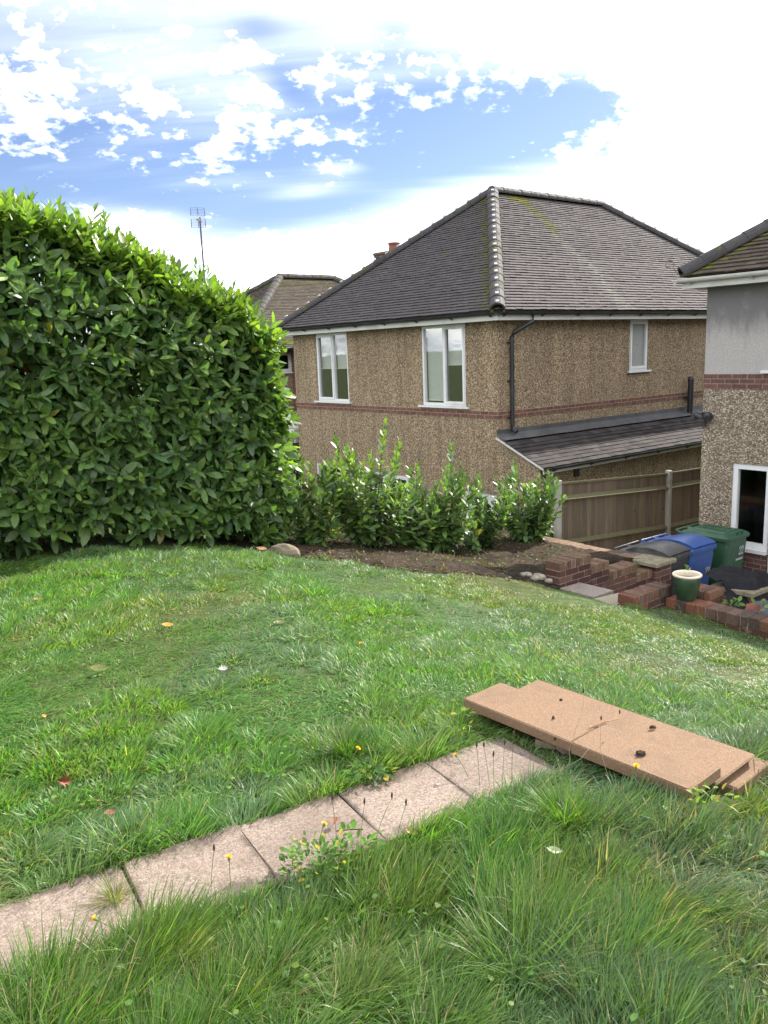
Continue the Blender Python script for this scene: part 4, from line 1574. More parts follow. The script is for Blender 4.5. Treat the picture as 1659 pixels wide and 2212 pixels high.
fposts = [-1.48, 1.53, 4.54, 7.55]
for u in fposts:
    q = MB()
    q.cbox(u - 0.05, u + 0.05, -0.05, 0.05, -2.1, ftop(u) + 0.03, 0.012)
    q.build('post', M['concrete_post'], fe, (0, 0, -FB))
rngf = random.Random(12)
for b0, b1 in zip(fposts[:-1], fposts[1:]):
    q = MB()
    u = b0 + 0.055
    while u < b1 - 0.06:
        u1 = min(u + 0.105, b1 - 0.052)
        v = rngf.uniform(0.8, 1.2)
        q.cur = (0.135 * v, 0.104 * v * rngf.uniform(0.95, 1.05), 0.076 * v * rngf.uniform(0.9, 1.1), 1)
        t0, t1 = ftop(u) - 0.05 + rngf.uniform(-0.008, 0.004), ftop(u1) - 0.05
        P = [(u, 0.030, -1.98), (u1 + 0.015, 0.016, -1.98), (u1 + 0.015, 0.016, t1), (u, 0.030, t0)]
        Q = [(p[0], p[1] + 0.012, p[2]) for p in P]
        ii = [q.vert(p) for p in P] + [q.vert(p) for p in Q]
        for fct in ((0, 1, 2, 3), (7, 6, 5, 4), (0, 4, 5, 1), (1, 5, 6, 2), (2, 6, 7, 3), (3, 7, 4, 0)):
            q.face([ii[k] for k in fct])
        if u1 > b1 - 0.06:
            break
        u = u1 - 0.010
    q.build('boards', M['fence_board'], fe, (0, 0, -FB))
    for (dz, hh) in ((-0.30, 0.075), (-1.02, 0.075), (-1.62, 0.075)):
        r_ = MB()
        v = rngf.uniform(0.85, 1.1)
        r_.cur = (0.13 * v, 0.12 * v, 0.065 * v, 1)
        za, zb_ = ftop(b0) + dz, ftop(b1) + dz
        a, b = b0 + 0.052, b1 - 0.052
        prof = [(0.014, 0), (-0.045, 0.004), (-0.048, 0.018), (0.014, hh)]
        A = [r_.vert((a, y, za + z)) for y, z in prof]
        B = [r_.vert((b, y, zb_ + z)) for y, z in prof]
        for k in range(4):
            r_.face((A[k], B[k], B[(k + 1) % 4], A[(k + 1) % 4]))
        r_.face(A)
        r_.face(B[::-1])
        r_.build('rail', M['fence_rail'], fe, (0, 0, -FB))
    r_ = MB()
    r_.cur = (0.13, 0.115, 0.07, 1)
    a, b = b0 + 0.052, b1 - 0.052
    for (y0, y1, dz0, dz1) in ((-0.012, 0.052, -0.046, -0.012),):
        A = [r_.vert((a, y, ftop(b0) + z)) for y, z in ((y0, dz0), (y1, dz0), (y1, dz1 - 0.008), (y0, dz1))]
        B = [r_.vert((b, y, ftop(b1) + z)) for y, z in ((y0, dz0), (y1, dz0), (y1, dz1 - 0.008), (y0, dz1))]
        for k in range(4):
            r_.face((A[k], B[k], B[(k + 1) % 4], A[(k + 1) % 4]))
        r_.face(A)
        r_.face(B[::-1])
    r_.build('capping', M['fence_rail'], fe, (0, 0, -FB))
    r_ = MB()
    r_.box(b0 + 0.053, b1 - 0.053, -0.012, 0.03, -2.1, -1.985)
    r_.build('gravel_board', M['concrete_post'], fe, (0, 0, -FB))

# ================================================================== GARDEN WALLS
RB_ = random.Random(21)


def bcol(kind):
    if kind == 'cope':
        b = RB_.choice([(0.26, 0.165, 0.11), (0.23, 0.14, 0.09), (0.29, 0.19, 0.125), (0.20, 0.12, 0.085)])
    elif kind == 'old':
        b = RB_.choice([(0.17, 0.105, 0.08), (0.14, 0.095, 0.078), (0.22, 0.115, 0.075), (0.125, 0.09, 0.075), (0.19, 0.125, 0.095), (0.28, 0.125, 0.08)])
    elif kind == 'oldface':
        b = RB_.choice([(0.115, 0.06, 0.045), (0.09, 0.05, 0.04), (0.15, 0.07, 0.05), (0.28, 0.11, 0.06), (0.10, 0.055, 0.045), (0.12, 0.065, 0.05)])
    else:
        b = RB_.choice([(0.15, 0.070, 0.055), (0.12, 0.055, 0.048), (0.17, 0.085, 0.06), (0.13, 0.065, 0.06), (0.19, 0.105, 0.085), (0.11, 0.05, 0.045)])
    k = RB_.uniform(0.85, 1.15) * (0.62 if kind in ('cope', 'wall') else 0.66)
    return (*(c * k for c in b), 1)


def courses(mb, x0, x1, y0, y1, ztop, zbot, kind='wall', ax='x', L=0.225, H_=0.075, g=0.008, par=0):
    """stretcher bond bricks through the whole thickness"""
    z = ztop
    i = par
    while z > zbot:
        za, zb = max(z - H_ + g, zbot - 0.05), z
        a0, a1 = (x0, x1) if ax == 'x' else (y0, y1)
        s = a0 - (L / 2 if i % 2 else 0)
        while s < a1:
            p, q = max(s, a0), min(s + L - g, a1)
            if q - p > 0.03:
                mb.cur = bcol(kind)
                if ax == 'x':
                    mb.cbox(p, q, y0, y1, za, zb, 0.004, jit=0.0018)
                else:
                    mb.cbox(x0, x1, p, q, za, zb, 0.004, jit=0.0018)
            s += L
        z -= H_
        i += 1


def coping(mb, x0, x1, y0, y1, zt, h=0.1, step=0.075, ax='x', kind='cope', g=0.007, jit=0.002):
    s0, s1 = (x0, x1) if ax == 'x' else (y0, y1)
    n = max(1, round((s1 - s0) / step))
    st = (s1 - s0) / n
    for k in range(n):
        a, b = s0 + k * st + g / 2, s0 + (k + 1) * st - g / 2
        dz = RB_.uniform(-0.004, 0.004)
        mb.cur = bcol(kind)
        if ax == 'x':
            mb.cbox(a, b, y0 + RB_.uniform(-0.003, 0.003), y1 + RB_.uniform(-0.003, 0.003), zt - h, zt + dz, 0.005, jit=jit)
        else:
            mb.cbox(x0 + RB_.uniform(-0.003, 0.003), x1 + RB_.uniform(-0.003, 0.003), a, b, zt - h, zt + dz, 0.005, jit=jit)


# stepped wall running down beside the steps
swz = -1.95
sw = uwthing('garden_wall', 'stepped red brick garden wall beside the bed, ending in a capped pier', 'brick wall', -4.3, 5.10, swz)
segs = [(0.0, 0.565, -0.652, 1), (0.565, 0.905, -0.79, 0), (0.905, 1.465, -0.935, 1), (1.465, 1.80, -1.075, 0)]
mc_ = MB()
bw_ = MB()
mo_ = MB()
mo_.cur = (0.22, 0.185, 0.15, 1)
for (a, b, zt, par) in segs:
    coping(mc_, a, b, 0.0, 0.215, zt, 0.095)
    courses(bw_, a, b, 0.002, 0.213, zt - 0.102, -1.15 if a < 0.3 else -1.95, 'wall', par=par)
    mo_.box(a + 0.004, b - 0.004, 0.007, 0.208, -1.2 if a < 0.3 else -1.95, zt - 0.008)
mc_.build('coping', M['garden_brick'], sw, (0, 0, -swz))
bw_.build('brickwork', M['garden_brick'], sw, (0, 0, -swz))
mo_.build('mortar', M['mortar'], sw, (0, 0, -swz))
pr_ = MB()
courses(pr_, 1.80, 2.15, -0.045, 0.30, -1.04, -1.92, 'wall', par=1)
mp2 = MB()
mp2.box(1.806, 2.144, -0.039, 0.294, -1.95, -1.048)
pier = pr_.build('pier', M['garden_brick'], sw, (0, 0, -swz))
mp2.build('mortar', M['mortar'], pier)
cpm = MB()
cpm.cur = (0.5, 0.5, 0.5, 1)
cpm.cbox(1.755, 2.195, -0.09, 0.345, -1.035, -0.985, 0.010, jit=0.001)
cpm.build('cap', M['cap_stone'], pier)

# low wall behind the pier, holding the bed back from the patio
lw = uwthing('garden_wall', 'low brown brick retaining wall between the fence and the capped pier', 'brick wall', -2.46, 4.74, swz)
q = MB()
coping(q, 0.0, 0.215, 0.0, 1.80, -1.0, 0.07, 0.225, 'y')
q.build('coping', M['garden_brick'], lw, (0, 0, -swz))
q = MB()
courses(q, 0.002, 0.213, 0.0, 1.80, -1.077, -1.92, 'wall', 'y')
q.build('brickwork', M['garden_brick'], lw, (0, 0, -swz))
q = MB()
q.box(0.008, 0.207, 0.004, 1.796, -1.95, -1.006)
q.build('mortar', M['mortar'], lw, (0, 0, -swz))

# short return wall on the lawn side of the steps and the long low wall
rw_ = uwthing('garden_wall', 'old low red brick wall between lawn and patio carrying the green flowerpot', 'brick wall', -4.40, 6.165, swz)
q = MB()
coping(q, 0.0, 0.66, 0.0, 0.215, -0.795, 0.10, 0.082, 'x', 'old', jit=0.004)
q.build('coping', M['garden_brick'], rw_, (0, 0, -swz))
q = MB()
courses(q, 0.004, 0.656, 0.003, 0.212, -0.903, -1.92, 'oldface', L=0.225)
coping(q, 0.54, 0.765, -3.6, -0.004, -0.92, 0.10, 0.112, 'y', 'old', jit=0.004)
courses(q, 0.544, 0.760, -3.6, -0.006, -1.028, -1.92, 'oldface', 'y', L=0.225)
q.build('brickwork', M['garden_brick'], rw_, (0, 0, -swz))
q = MB()
q.box(0.010, 0.650, 0.009, 0.206, -1.95, -0.805)
q.box(0.551, 0.753, -3.59, 0.005, -1.95, -0.93)
q.build('mortar', M['mortar'], rw_, (0, 0, -swz))
q = MB()
coping(q, 0.77, 1.05, -0.37, -0.06, -0.845, 0.075, 0.075, 'y', 'old', jit=0.005)
courses(q, 0.77, 1.05, -0.37, -0.06, -0.925, -1.92, 'oldface')
q.build('pier', M['garden_brick'], rw_, (0, 0, -swz))

# landing slabs and steps
ls = uwthing('paving_slab', 'grey pink stone slab at the top of the steps, beside the stepped wall', 'paving slab', -4.34, 5.125, -0.97, 'slabs at the top of the steps')
q = MB()
q.cbox(0.0, 0.36, -0.47, -0.0, 0.0, 0.042, 0.007, jit=0.003)
q.build('slab', M['landing_slab'], ls)
ls2 = uwthing('paving_slab', 'small buff slab at the top of the steps, beside the old low wall', 'paving slab', -4.40, 5.615, -0.975, 'slabs at the top of the steps', turn=R(-6))
q = MB()
pts = [(0.0, 0.0), (0.40, -0.02), (0.40, -0.24), (0.31, -0.31), (0.0, -0.30)]
lo = [q.vert((x, y, 0)) for x, y in pts]
hi_ = [q.vert((x, y, 0.040)) for x, y in pts]
q.face(lo)
q.face(hi_[::-1])
for k in range(5):
    q.face((lo[k], hi_[k], hi_[(k + 1) % 5], lo[(k + 1) % 5]))
q.build('slab', M['landing_slab_buff'], ls2, flip_fix=True)
st = uwthing('garden_steps', 'brick garden steps going down to the patio between the two brick walls', 'steps', -3.98, 5.94, swz)
for k in range(5):
    q = MB()
    zt = -1.09 - 0.165 * k
    coping(q, k * 0.27, k * 0.27 + 0.27, 0.005, 0.83, zt, 0.09, 0.11, 'y', 'wall')
    courses(q, k * 0.27 + 0.01, k * 0.27 + 0.26, 0.008, 0.83, zt - 0.098, -1.92, 'wall', 'y')
    q.build('step', M['garden_brick'], st, (0, 0, -swz))

# second pier with a stone cap on the patio
p2 = uwthing('brick_pier', 'short brick pier with a stone cap, half hidden under black fabric', 'pier', -1.86, 5.60, PATIO_Z)
q = MB()
courses(q, 0.0, 0.36, -0.46, 0.0, 0.555, 0.0, 'cope')
q.build('brickwork', M['garden_brick'], p2)
q = MB()
q.box(0.006, 0.354, -0.454, -0.006, 0, 0.55)
q.build('mortar', M['mortar'], p2)
q = MB()
q.cbox(-0.05, 0.41, -0.51, 0.05, 0.56, 0.615, 0.008)
q.build('cap', M['cap_stone'], p2)
cl = uwthing('fabric_sheet', 'black fabric sheet bunched over the short brick pier by the door', 'fabric', -1.92, 5.52, PATIO_Z)
q = MB()


def drape(a, b):
    x = -0.05 + a * 0.74
    y = 0.03 - b * 0.98
    fallw = float(sstep(-y, 0.42, 0.80))
    fallf = float(sstep(-x, -0.16, 0.03)) * float(sstep(-y, 0.20, 0.42))
    n = float(fbm(np.array([x * 5 + 3]), np.array([y * 5]), 77, 4)[0]) - 0.5
    n2 = float(fbm(np.array([x * 16 + 3 + y * 9]), np.array([y * 6 - x * 9]), 79, 3)[0]) - 0.5
    z = 0.70 + 0.16 * n + 0.06 * math.sin(a * 3.0) + 0.05 * n2
    z = max(z, 0.632)
    z -= 0.52 * fallw * (1 - 0.2 * a) + 0.30 * fallf
    x -= 0.07 * fallf * (1 + n2)
    return (x + 0.03 * n2, y + 0.03 * n, max(0.03, z + 0.09 * n2 * (0.3 + fallw + fallf)))


q.sheet(drape, 60, 70)
q.build('sheet', M['black_fabric'], cl, smooth=True)
gbx = uwthing('plastic_sack', 'dark grey plastic sack lying behind the low brick wall', 'sack', -2.2, 6.55, PATIO_Z)
q = MB()
N1, N2 = 26, 16
rows = []
for i in range(N2 + 1):
    row = []
    v = math.pi * i / N2
    for k in range(N1):
        a = 2 * math.pi * k / N1
        rr = 1 + 0.10 * (float(vnoise(np.array([3 * math.cos(a) + 5]), np.array([3 * math.sin(a) + v * 2]), 12)[0]) - 0.5) + 0.03 * math.sin(7 * a + 3 * v)
        row.append(q.vert((0.36 * math.cos(a) * math.sin(v) ** 0.7 * rr, 0.42 * math.sin(a) * math.sin(v) ** 0.7 * rr, 0.30 - 0.30 * math.cos(v) * rr)))
    rows.append(row)
for i in range(N2):
    for k in range(N1):
        q.face((rows[i][k], rows[i][(k + 1) % N1], rows[i + 1][(k + 1) % N1], rows[i + 1][k]))
q.build('sack', M['grey_bag'], gbx, smooth=True)
cr = uwthing('crate', 'low dark plastic crate under the grey sack by the wall', 'crate', -2.65, 6.14, PATIO_Z)
q = MB()
q.cbox(0.0, 0.9, -0.85, 0.0, 0.0, 0.03, 0.004)
for (a, b, c, d) in ((0, 0.9, -0.02, 0), (0, 0.9, -0.85, -0.83), (0, 0.02, -0.83, -0.02), (0.88, 0.9, -0.83, -0.02)):
    q.box(a, b, c, d, 0.03, 0.12)
q.build('tray', M['black_plastic'], cr)
gbx.location.z += 0.05


# ---------------------------------------------------------------- wheelie bins
def make_bin(label, u, w, turn, mat, lidmat, style, hgt=1.0):
    t = uwthing('wheelie_bin', label, 'wheelie bin', u, w, PATIO_Z, 'wheelie bins on the patio', turn)
    bw0, bd0, bw1, bd1 = 0.235, 0.27, 0.285, 0.355
    H0 = hgt - 0.10

    def ring(hw, hd, z, r=0.04, yo=0.0):
        pts = []
        for (sx, sy, a0) in ((1, 1, 0), (-1, 1, 90), (-1, -1, 180), (1, -1, 270)):
            for k in range(4):
                a = R(a0 + 30 * k)
                pts.append((sx * (hw - r) + r * math.cos(a), sy * (hd - r) + r * math.sin(a) + yo, z))
        return pts
    q = MB()
    prof = [(bw0 - 0.02, bd0 - 0.02, 0.0), (bw0, bd0, 0.03), (bw0 + (bw1 - bw0) * 0.85, bd0 + (bd1 - bd0) * 0.85, H0 * 0.85), (bw0 + (bw1 - bw0) * 0.87, bd0 + (bd1 - bd0) * 0.87, H0 * 0.852),
            (bw1 - 0.01, bd1 - 0.01, H0 - 0.03), (bw1 + 0.012, bd1 + 0.012, H0 - 0.028), (bw1 + 0.012, bd1 + 0.012, H0)]
    rr = [[q.vert(p) for p in ring(a, b, z)] for a, b, z in prof]
    n = 16
    for A, B in zip(rr[:-1], rr[1:]):
        for k in range(n):
            q.face((A[k], A[(k + 1) % n], B[(k + 1) % n], B[k]))
    q.face(rr[0][::-1])
    q.face(rr[-1])
    # vertical ribs low on the front
    for x in (-0.12, 0.12):
        q.box(x - 0.012, x + 0.012, -bd0 - 0.012, -bd0 + 0.03, 0.06, 0.30)
    q.build('body', M[mat], t)
    ld = MB()
    z0 = H0 + 0.002
    prof = [(bw1 + 0.022, bd1 + 0.022, z0 - 0.03), (bw1 + 0.024, bd1 + 0.026, z0 + 0.012), (bw1 + 0.004, bd1 + 0.004, z0 + 0.030)]
    rr = [[ld.vert(p) for p in ring(a, b, z, 0.05)] for a, b, z in prof]
    for A, B in zip(rr[:-1], rr[1:]):
        for k in range(n):
            ld.face((A[k], A[(k + 1) % n], B[(k + 1) % n], B[k]))
    if style == 'dome':
        def top(a, b):
            x = -(bw1 - 0.03) + a * 2 * (bw1 - 0.03)
            y = -(bd1 + 0.02) + b * (2 * bd1 - 0.06)
            arch = math.sin(math.pi * min(1, b * 0.94 + 0.05)) ** 0.8
            cx = 1 - 0.10 * (2 * a - 1) ** 2
            return (x, y, z0 + 0.040 + 0.085 * arch * cx)
        ld.sheet(top, 10, 20)
        # skirt of the dome
        for a in (0, 1):
            for k in range(20):
                p, p2_ = top(a, k / 20), top(a, (k + 1) / 20)
                ld.poly([p, p2_, (p2_[0], p2_[1], z0 + 0.028), (p[0], p[1], z0 + 0.028)])
        for k in range(10):
            p, p2_ = top(k / 10, 0), top((k + 1) / 10, 0)
            ld.poly([p, p2_, (p2_[0], p2_[1] + 0.02, z0 + 0.022), (p[0], p[1] + 0.02, z0 + 0.022)])
        ld.face(rr[-1])
    else:
        prof = [(bw1 + 0.004, bd1 + 0.004, z0 + 0.030), (bw1 - 0.03, bd1 - 0.05, z0 + 0.055), (bw1 - 0.09, bd1 - 0.10, z0 + 0.058), (bw1 - 0.10, bd1 - 0.11, z0 + 0.075), (bw1 - 0.14, bd1 - 0.16, z0 + 0.080)]
        r2 = [[ld.vert(p) for p in ring(a, b, z, 0.04)] for a, b, z in prof]
        for A, B in zip(r2[:-1], r2[1:]):
            for k in range(n):
                ld.face((A[k], A[(k + 1) % n], B[(k + 1) % n], B[k]))
        ld.face(r2[-1])
        for x in (-0.07, 0.07):
            ld.box(x - 0.02, x + 0.02, -0.2, 0.2, z0 + 0.079, z0 + 0.089)
    lid = ld.build('lid', M[lidmat], t, smooth=False)
    hb = MB()
    yb = bd1 + 0.02
    hb.tube([(-bw1 + 0.0, yb - 0.02, z0 + 0.0), (-bw1 + 0.0, yb + 0.06, z0 + 0.03), (bw1 - 0.0, yb + 0.06, z0 + 0.03), (bw1 - 0.0, yb - 0.02, z0 + 0.0)], 0.017, 8)
    for x in (-0.02, 0.02):
        hb.tube([(x, yb - 0.03, z0 + 0.02), (x, yb + 0.06, z0 + 0.03)], 0.012, 6)
    hb.build('handle', M[mat], t)
    if style != 'dome':
        h2 = MB()
        h2.tube([(0.09, -bd1 - 0.0, z0 + 0.03), (0.09, -bd1 - 0.01, z0 + 0.07), (-0.05, -bd1 - 0.01, z0 + 0.07), (-0.05, -bd1, z0 + 0.03)], 0.008, 6)
        h2.build('handle', M['black_plastic'], lid)
    for x in (-1, 1):
        wh = MB()
        c = (x * (bw0 + 0.005), bd0 + 0.02, 0.10)
        wh.tube([(c[0] - 0.025, c[1], c[2]), (c[0] + 0.025, c[1], c[2])], 0.10, 20)
        wh.tube([(c[0] - 0.03, c[1], c[2]), (c[0] + 0.03, c[1], c[2])], 0.04, 12)
        wh.build('wheel', M['black_plastic'], t)
    # front face: y at height z (for stickers)
    t['H0'] = H0
    return t, lambda z: -(bd0 + (bd1 - bd0) * z / H0) - 0.004


def number(parent, txt, x, z, size, yf, mat='white_print', name='house_number'):
    q = MB()
    D2 = [(0.02, 0.72), (0.10, 0.92), (0.28, 1.0), (0.46, 0.92), (0.52, 0.72), (0.44, 0.52), (0.22, 0.28), (0.02, 0.06), (0.54, 0.06)]
    adv = size * 0.42
    for k, ch_ in enumerate(txt):
        ox = x + (k - (len(txt) - 1) / 2) * adv - adv * 0.4
        pts = [Vector((ox + p[0] * size * 0.62, 0, z + p[1] * size * 0.72)) for p in D2]
        for i, (p0, p1) in enumerate(zip(pts[:-1], pts[1:])):
            d = (p1 - p0).normalized()
            e = Vector((-d.z, 0, d.x)) * size * 0.062
            a_, b_ = p0 - d * size * 0.03, p1 + d * size * 0.03
            q.poly([(v.x, yf(v.z) - 0.0015 - 0.0001 * i, v.z) for v in (a_ - e, b_ - e, b_ + e, a_ + e)])
    return q.build(name, M[mat], parent)


bk, yk = make_bin('black wheelie bin with a scuffed domed lid and a round white emblem', -1.93, 4.74, R(2), 'bin_black', 'bin_black_lid', 'dome', 1.0)
bl, yl = make_bin('blue wheelie bin with an arched lid between the black and green bins', -1.31, 4.74, R(-2), 'bin_blue', 'bin_blue', 'dome', 1.0)
gn, yg = make_bin('green wheelie bin with a flat ribbed lid beside the house window', -0.58, 4.82, R(1), 'bin_green', 'bin_green', 'flat', 1.05)
em = MB()


def on_face(x, z, yf, off=0.0015):
    return (x, yf(z) - off, z)


NE = 28
for k in range(NE):
    a0, a1 = 2 * math.pi * k / NE, 2 * math.pi * (k + 1) / NE
    em.poly([on_face(0.02 + r * math.cos(a), 0.60 + r * 1.2 * math.sin(a), yk) for r, a in ((0.075, a0), (0.075, a1), (0.088, a1), (0.088, a0))])
# bird-like white mark on waves
for pl in ([(-0.035, 0.01), (0.0, -0.035), (0.045, -0.03), (0.055, 0.03), (0.03, 0.005), (0.0, 0.0)], [(-0.045, 0.02), (-0.035, 0.05), (-0.02, 0.055), (-0.02, 0.04), (-0.03, 0.02)],
           [(-0.055, -0.045), (0.055, -0.045), (0.05, -0.055), (-0.05, -0.055)], [(-0.03, -0.07), (-0.01, -0.07), (0.0, -0.095), (-0.03, -0.085)]):
    em.poly([on_face(0.02 + x, 0.60 + z, yk) for x, z in pl])
for k in range(5):
    em.poly([on_face(0.02 - 0.06 + 0.026 * k + dx_, 0.60 - 0.135 + dz_, yk) for dx_, dz_ in ((0, 0), (0.018, 0), (0.018, 0.014), (0, 0.014))])
em.build('emblem', M['white_print'], bk)
number(gn, '22', 0.12, 0.68, 0.16, yg)
q = MB()
q.poly([on_face(0.0 + x, 0.60 + z, yg) for x, z in ((0, 0), (0.19, 0.0), (0.19, 0.03), (0, 0.03))])
q.build('street_strip', M['white_print'], gn)
number(bl, '22', 0.15, 0.52, 0.13, yl)
q = MB()
q.poly([on_face(0.03 + x, 0.50 + z, yl) for x, z in ((0.05, 0), (0.19, 0.0), (0.19, 0.02), (0.05, 0.02))])
q.build('street_strip', M['white_print'], bl)

# ---------------------------------------------------------------- flowerpot on the low wall
fp = uwthing('flowerpot', 'green glazed flowerpot with a cream rim on the low brick wall', 'flowerpot', -3.745, 6.335, -0.918)
q = MB()
q.lathe([(0.0, 0.0), (0.088, 0.0), (0.094, 0.01), (0.118, 0.08), (0.134, 0.17), (0.133, 0.235), (0.128, 0.25), (0.122, 0.25), (0.115, 0.21)], (0, 0, 0), 40)
pb_ = q.build('body', M['pot_green'], fp, smooth=True)
q = MB()
q.lathe([(0.126, 0.245), (0.140, 0.252), (0.150, 0.262), (0.150, 0.274), (0.140, 0.282), (0.124, 0.278), (0.117, 0.262), (0.116, 0.21)], (0, 0, 0), 40)
q.build('rim', M['pot_rim'], fp, smooth=True)
q = MB()
q.lathe([(0.117, 0.222), (0.08, 0.228), (0.04, 0.222), (0.0, 0.226)], (0, 0, 0), 30)
q.build('compost', M['compost'], fp)
spr = uwthing('seedling', 'tiny green seedling growing in the cream rimmed flowerpot', 'seedling', -3.70, 6.31, -0.918 + 0.222)

# dark pot with a pale rim half hidden beneath the hedge end
hp = uwthing('flowerpot', 'dark shallow flowerpot with a pale rim under the end of the hedge', 'flowerpot', -6.28, 2.95, ground_at(*XY(-6.28, 2.95)) - 0.02)
q = MB()
q.lathe([(0.0, 0.0), (0.10, 0.0), (0.135, 0.15), (0.13, 0.15), (0.12, 0.08)], (0, 0, 0), 30)
q.build('body', M['bin_black'], hp, smooth=True)
q = MB()
q.lathe([(0.130, 0.148), (0.142, 0.15), (0.144, 0.163), (0.13, 0.165), (0.125, 0.15)], (0, 0, 0), 30)
q.build('rim', M['pot_rim'], hp, smooth=True)

# ---------------------------------------------------------------- path of square slabs
PD = Vector((math.cos(R(30.5)), math.sin(R(30.5)), 0))
PN = Vector((-PD.y, PD.x, 0))
PATH_C = [(-1.60, 1.915), (-1.235, 2.15), (-0.68, 2.475), (-0.318, 2.73), (0.045, 2.95), (0.425, 3.17)]
PATH_C = []
c0 = Vector((-0.3175, 2.7275, 0))
for k, lab in ((-4, None), (-3, 'leftmost visible pinkish path slab, cut by the left edge of the picture'), (-2, 'pinkish path slab with a grass tuft growing at its corner joint'),
               (-1, 'pinkish path slab beside the leafy weed clump, grass over its lower edge'), (0, 'pinkish path slab in the middle, with the dark red oak leaf on it'), (1, 'pinkish path slab with dark seed stalks standing in front of it')):
    PATH_C.append((k, lab))
PLAB = {-4: 'buried pinkish path slab beyond the left edge of the picture', -3: 'pinkish path slab in the bottom left corner, with dirt along its upper edge',
        -2: 'pinkish path slab with the strap-leaved grass clump hanging over its upper edge', -1: 'pinkish path slab with a grass tuft at its left joint and a leafy weed at its right',
        0: 'pinkish path slab carrying the dark red oak leaf', 1: 'pinkish path slab just right of the small orange-brown leaf', 2: 'last pinkish path slab, under the dark seed stalks next to the tan slabs'}
PITCH_ = 0.427
SLABS = []
for k in range(-4, 3):
    cx = c0 + PD * (PITCH_ * (k - 0.5) + 0.213) + Vector((0.0, 0.0, 0))
    if k <= -2:
        cx = cx + PN * 0.016 * (-1 - k)
    rr_ = R(30.5) + R([0.6, -1.0, 0.8, -0.5, 0.4, -0.8, 1.2][k + 4])
    gz = float(terrain(*UW(cx.x, cx.y)))
    t = bpy.data.objects.new('x', None) if False else None
    q = MB()
    hw = PITCH_ / 2 - 0.002
    hd = 0.205
    q.cbox(-hw, hw, -hd, hd, -0.05, 0.0, 0.004, jit=0.0025)
    o = q.build('paving_slab', M['path_slab'], None, (cx.x, cx.y, gz + 0.010 + [0, 0.004, 0, 0.006, 0.001, 0.005, -0.004][k + 4]))
    o.rotation_euler = (R(random.uniform(-0.6, 0.6)), R(random.uniform(-0.6, 0.6)), rr_)
    tag(o, PLAB[k], 'paving slab', 'slabs of the garden path')
    # each slab has its own stains: shift the texture by moving the mesh and its origin
    SLABS.append((cx.x, cx.y))
# broken end pieces by the tan slabs
for k, (x, y, r, lab) in enumerate(((0.70, 3.37, 0.075, 'pale broken stone at the end of the path, against the grass'), (0.79, 3.32, 0.07, 'grey broken stone between the path and the tan slabs'), (0.86, 3.22, 0.055, 'small broken stone nearest the long grass by the tan slabs'))):
    q = MB()
    rr2 = random.Random(40 + k)
    n = 7
    lo, hi2 = [], []
    for i in range(n):
        a = 2 * math.pi * i / n
        rad = r * rr2.uniform(0.75, 1.15)
        lo.append(q.vert((rad * math.cos(a) * 1.2, rad * math.sin(a), -0.03)))
        hi2.append(q.vert((rad * 0.93 * math.cos(a) * 1.2, rad * 0.93 * math.sin(a), rr2.uniform(0.018, 0.03))))
    for i in range(n):
        q.face((lo[i], lo[(i + 1) % n], hi2[(i + 1) % n], hi2[i]))
    q.face(hi2)
    o = q.build('broken_stone', M['path_slab' if k == 1 else 'stone_buff'], None, (x, y, ground_at(x, y) + 0.01))
    o.rotation_euler = (0, 0, rr2.uniform(0, 3))
    tag(o, lab, 'stone', 'broken stones at the end of the path')

# ---------------------------------------------------------------- stack of tan slabs
LD = Vector((0.652, -0.758, 0)).normalized()     # along the slabs, towards the right and the camera
WD = Vector((0.758, 0.652, 0)).normalized()      # across, away from the camera


def tan_slab(p, L, Wd, ztop, th, label, tilt=0.0, chip=None):
    """p = front left top corner (x,y)"""
    q = MB()
    nx, ny = int(L / 0.05), 6
    rr2 = random.Random(int(L * 1000))
    # body with slightly worn edges
    q.cbox(0, L, 0, Wd, -th, 0, 0.006, jit=0.0022)
    o = q.build('concrete_slab', M['tan_slab'], None, (p[0], p[1], ztop))
    if chip:
        me = o.data
        for v in me.vertices:
            if v.co.x > L - 0.03 and v.co.z < -th * 0.5:
                v.co.x -= chip
    o.rotation_euler = (0, tilt, math.atan2(LD.y, LD.x))
    return tag(o, label, 'concrete slab', 'tan concrete slabs stacked beside the path')


TH_S = 0.046
tan_slab((0.345, 3.655), 0.625, 0.272, 0.105, TH_S, 'short tan concrete slab on top of the stack, nearest the path and left end', R(0.2))
tan_slab((0.752, 3.179), 0.535, 0.250, 0.1035, TH_S, 'tan concrete slab on top of the stack at its right end, lowest in the picture', R(0.2))
tan_slab((0.52, 3.745), 1.13, 0.33, 0.060, TH_S, 'long tan concrete slab in the middle of the stack, carrying the white and red leaf', R(0.2), chip=0.03)
tan_slab((0.62, 3.77), 1.12, 0.30, 0.018, TH_S, 'bottom tan concrete slab sticking out at the right edge of the picture', R(0.4))

# ================================================================== LEAVES
def norm(a):
    return a / np.maximum(np.linalg.norm(a, axis=-1, keepdims=True), 1e-9)


LEAF_T = np.array([0.0, 0.22, 0.55, 0.84, 1.0])
LEAF_W = np.array([0.06, 0.78, 1.0, 0.62, 0.0])


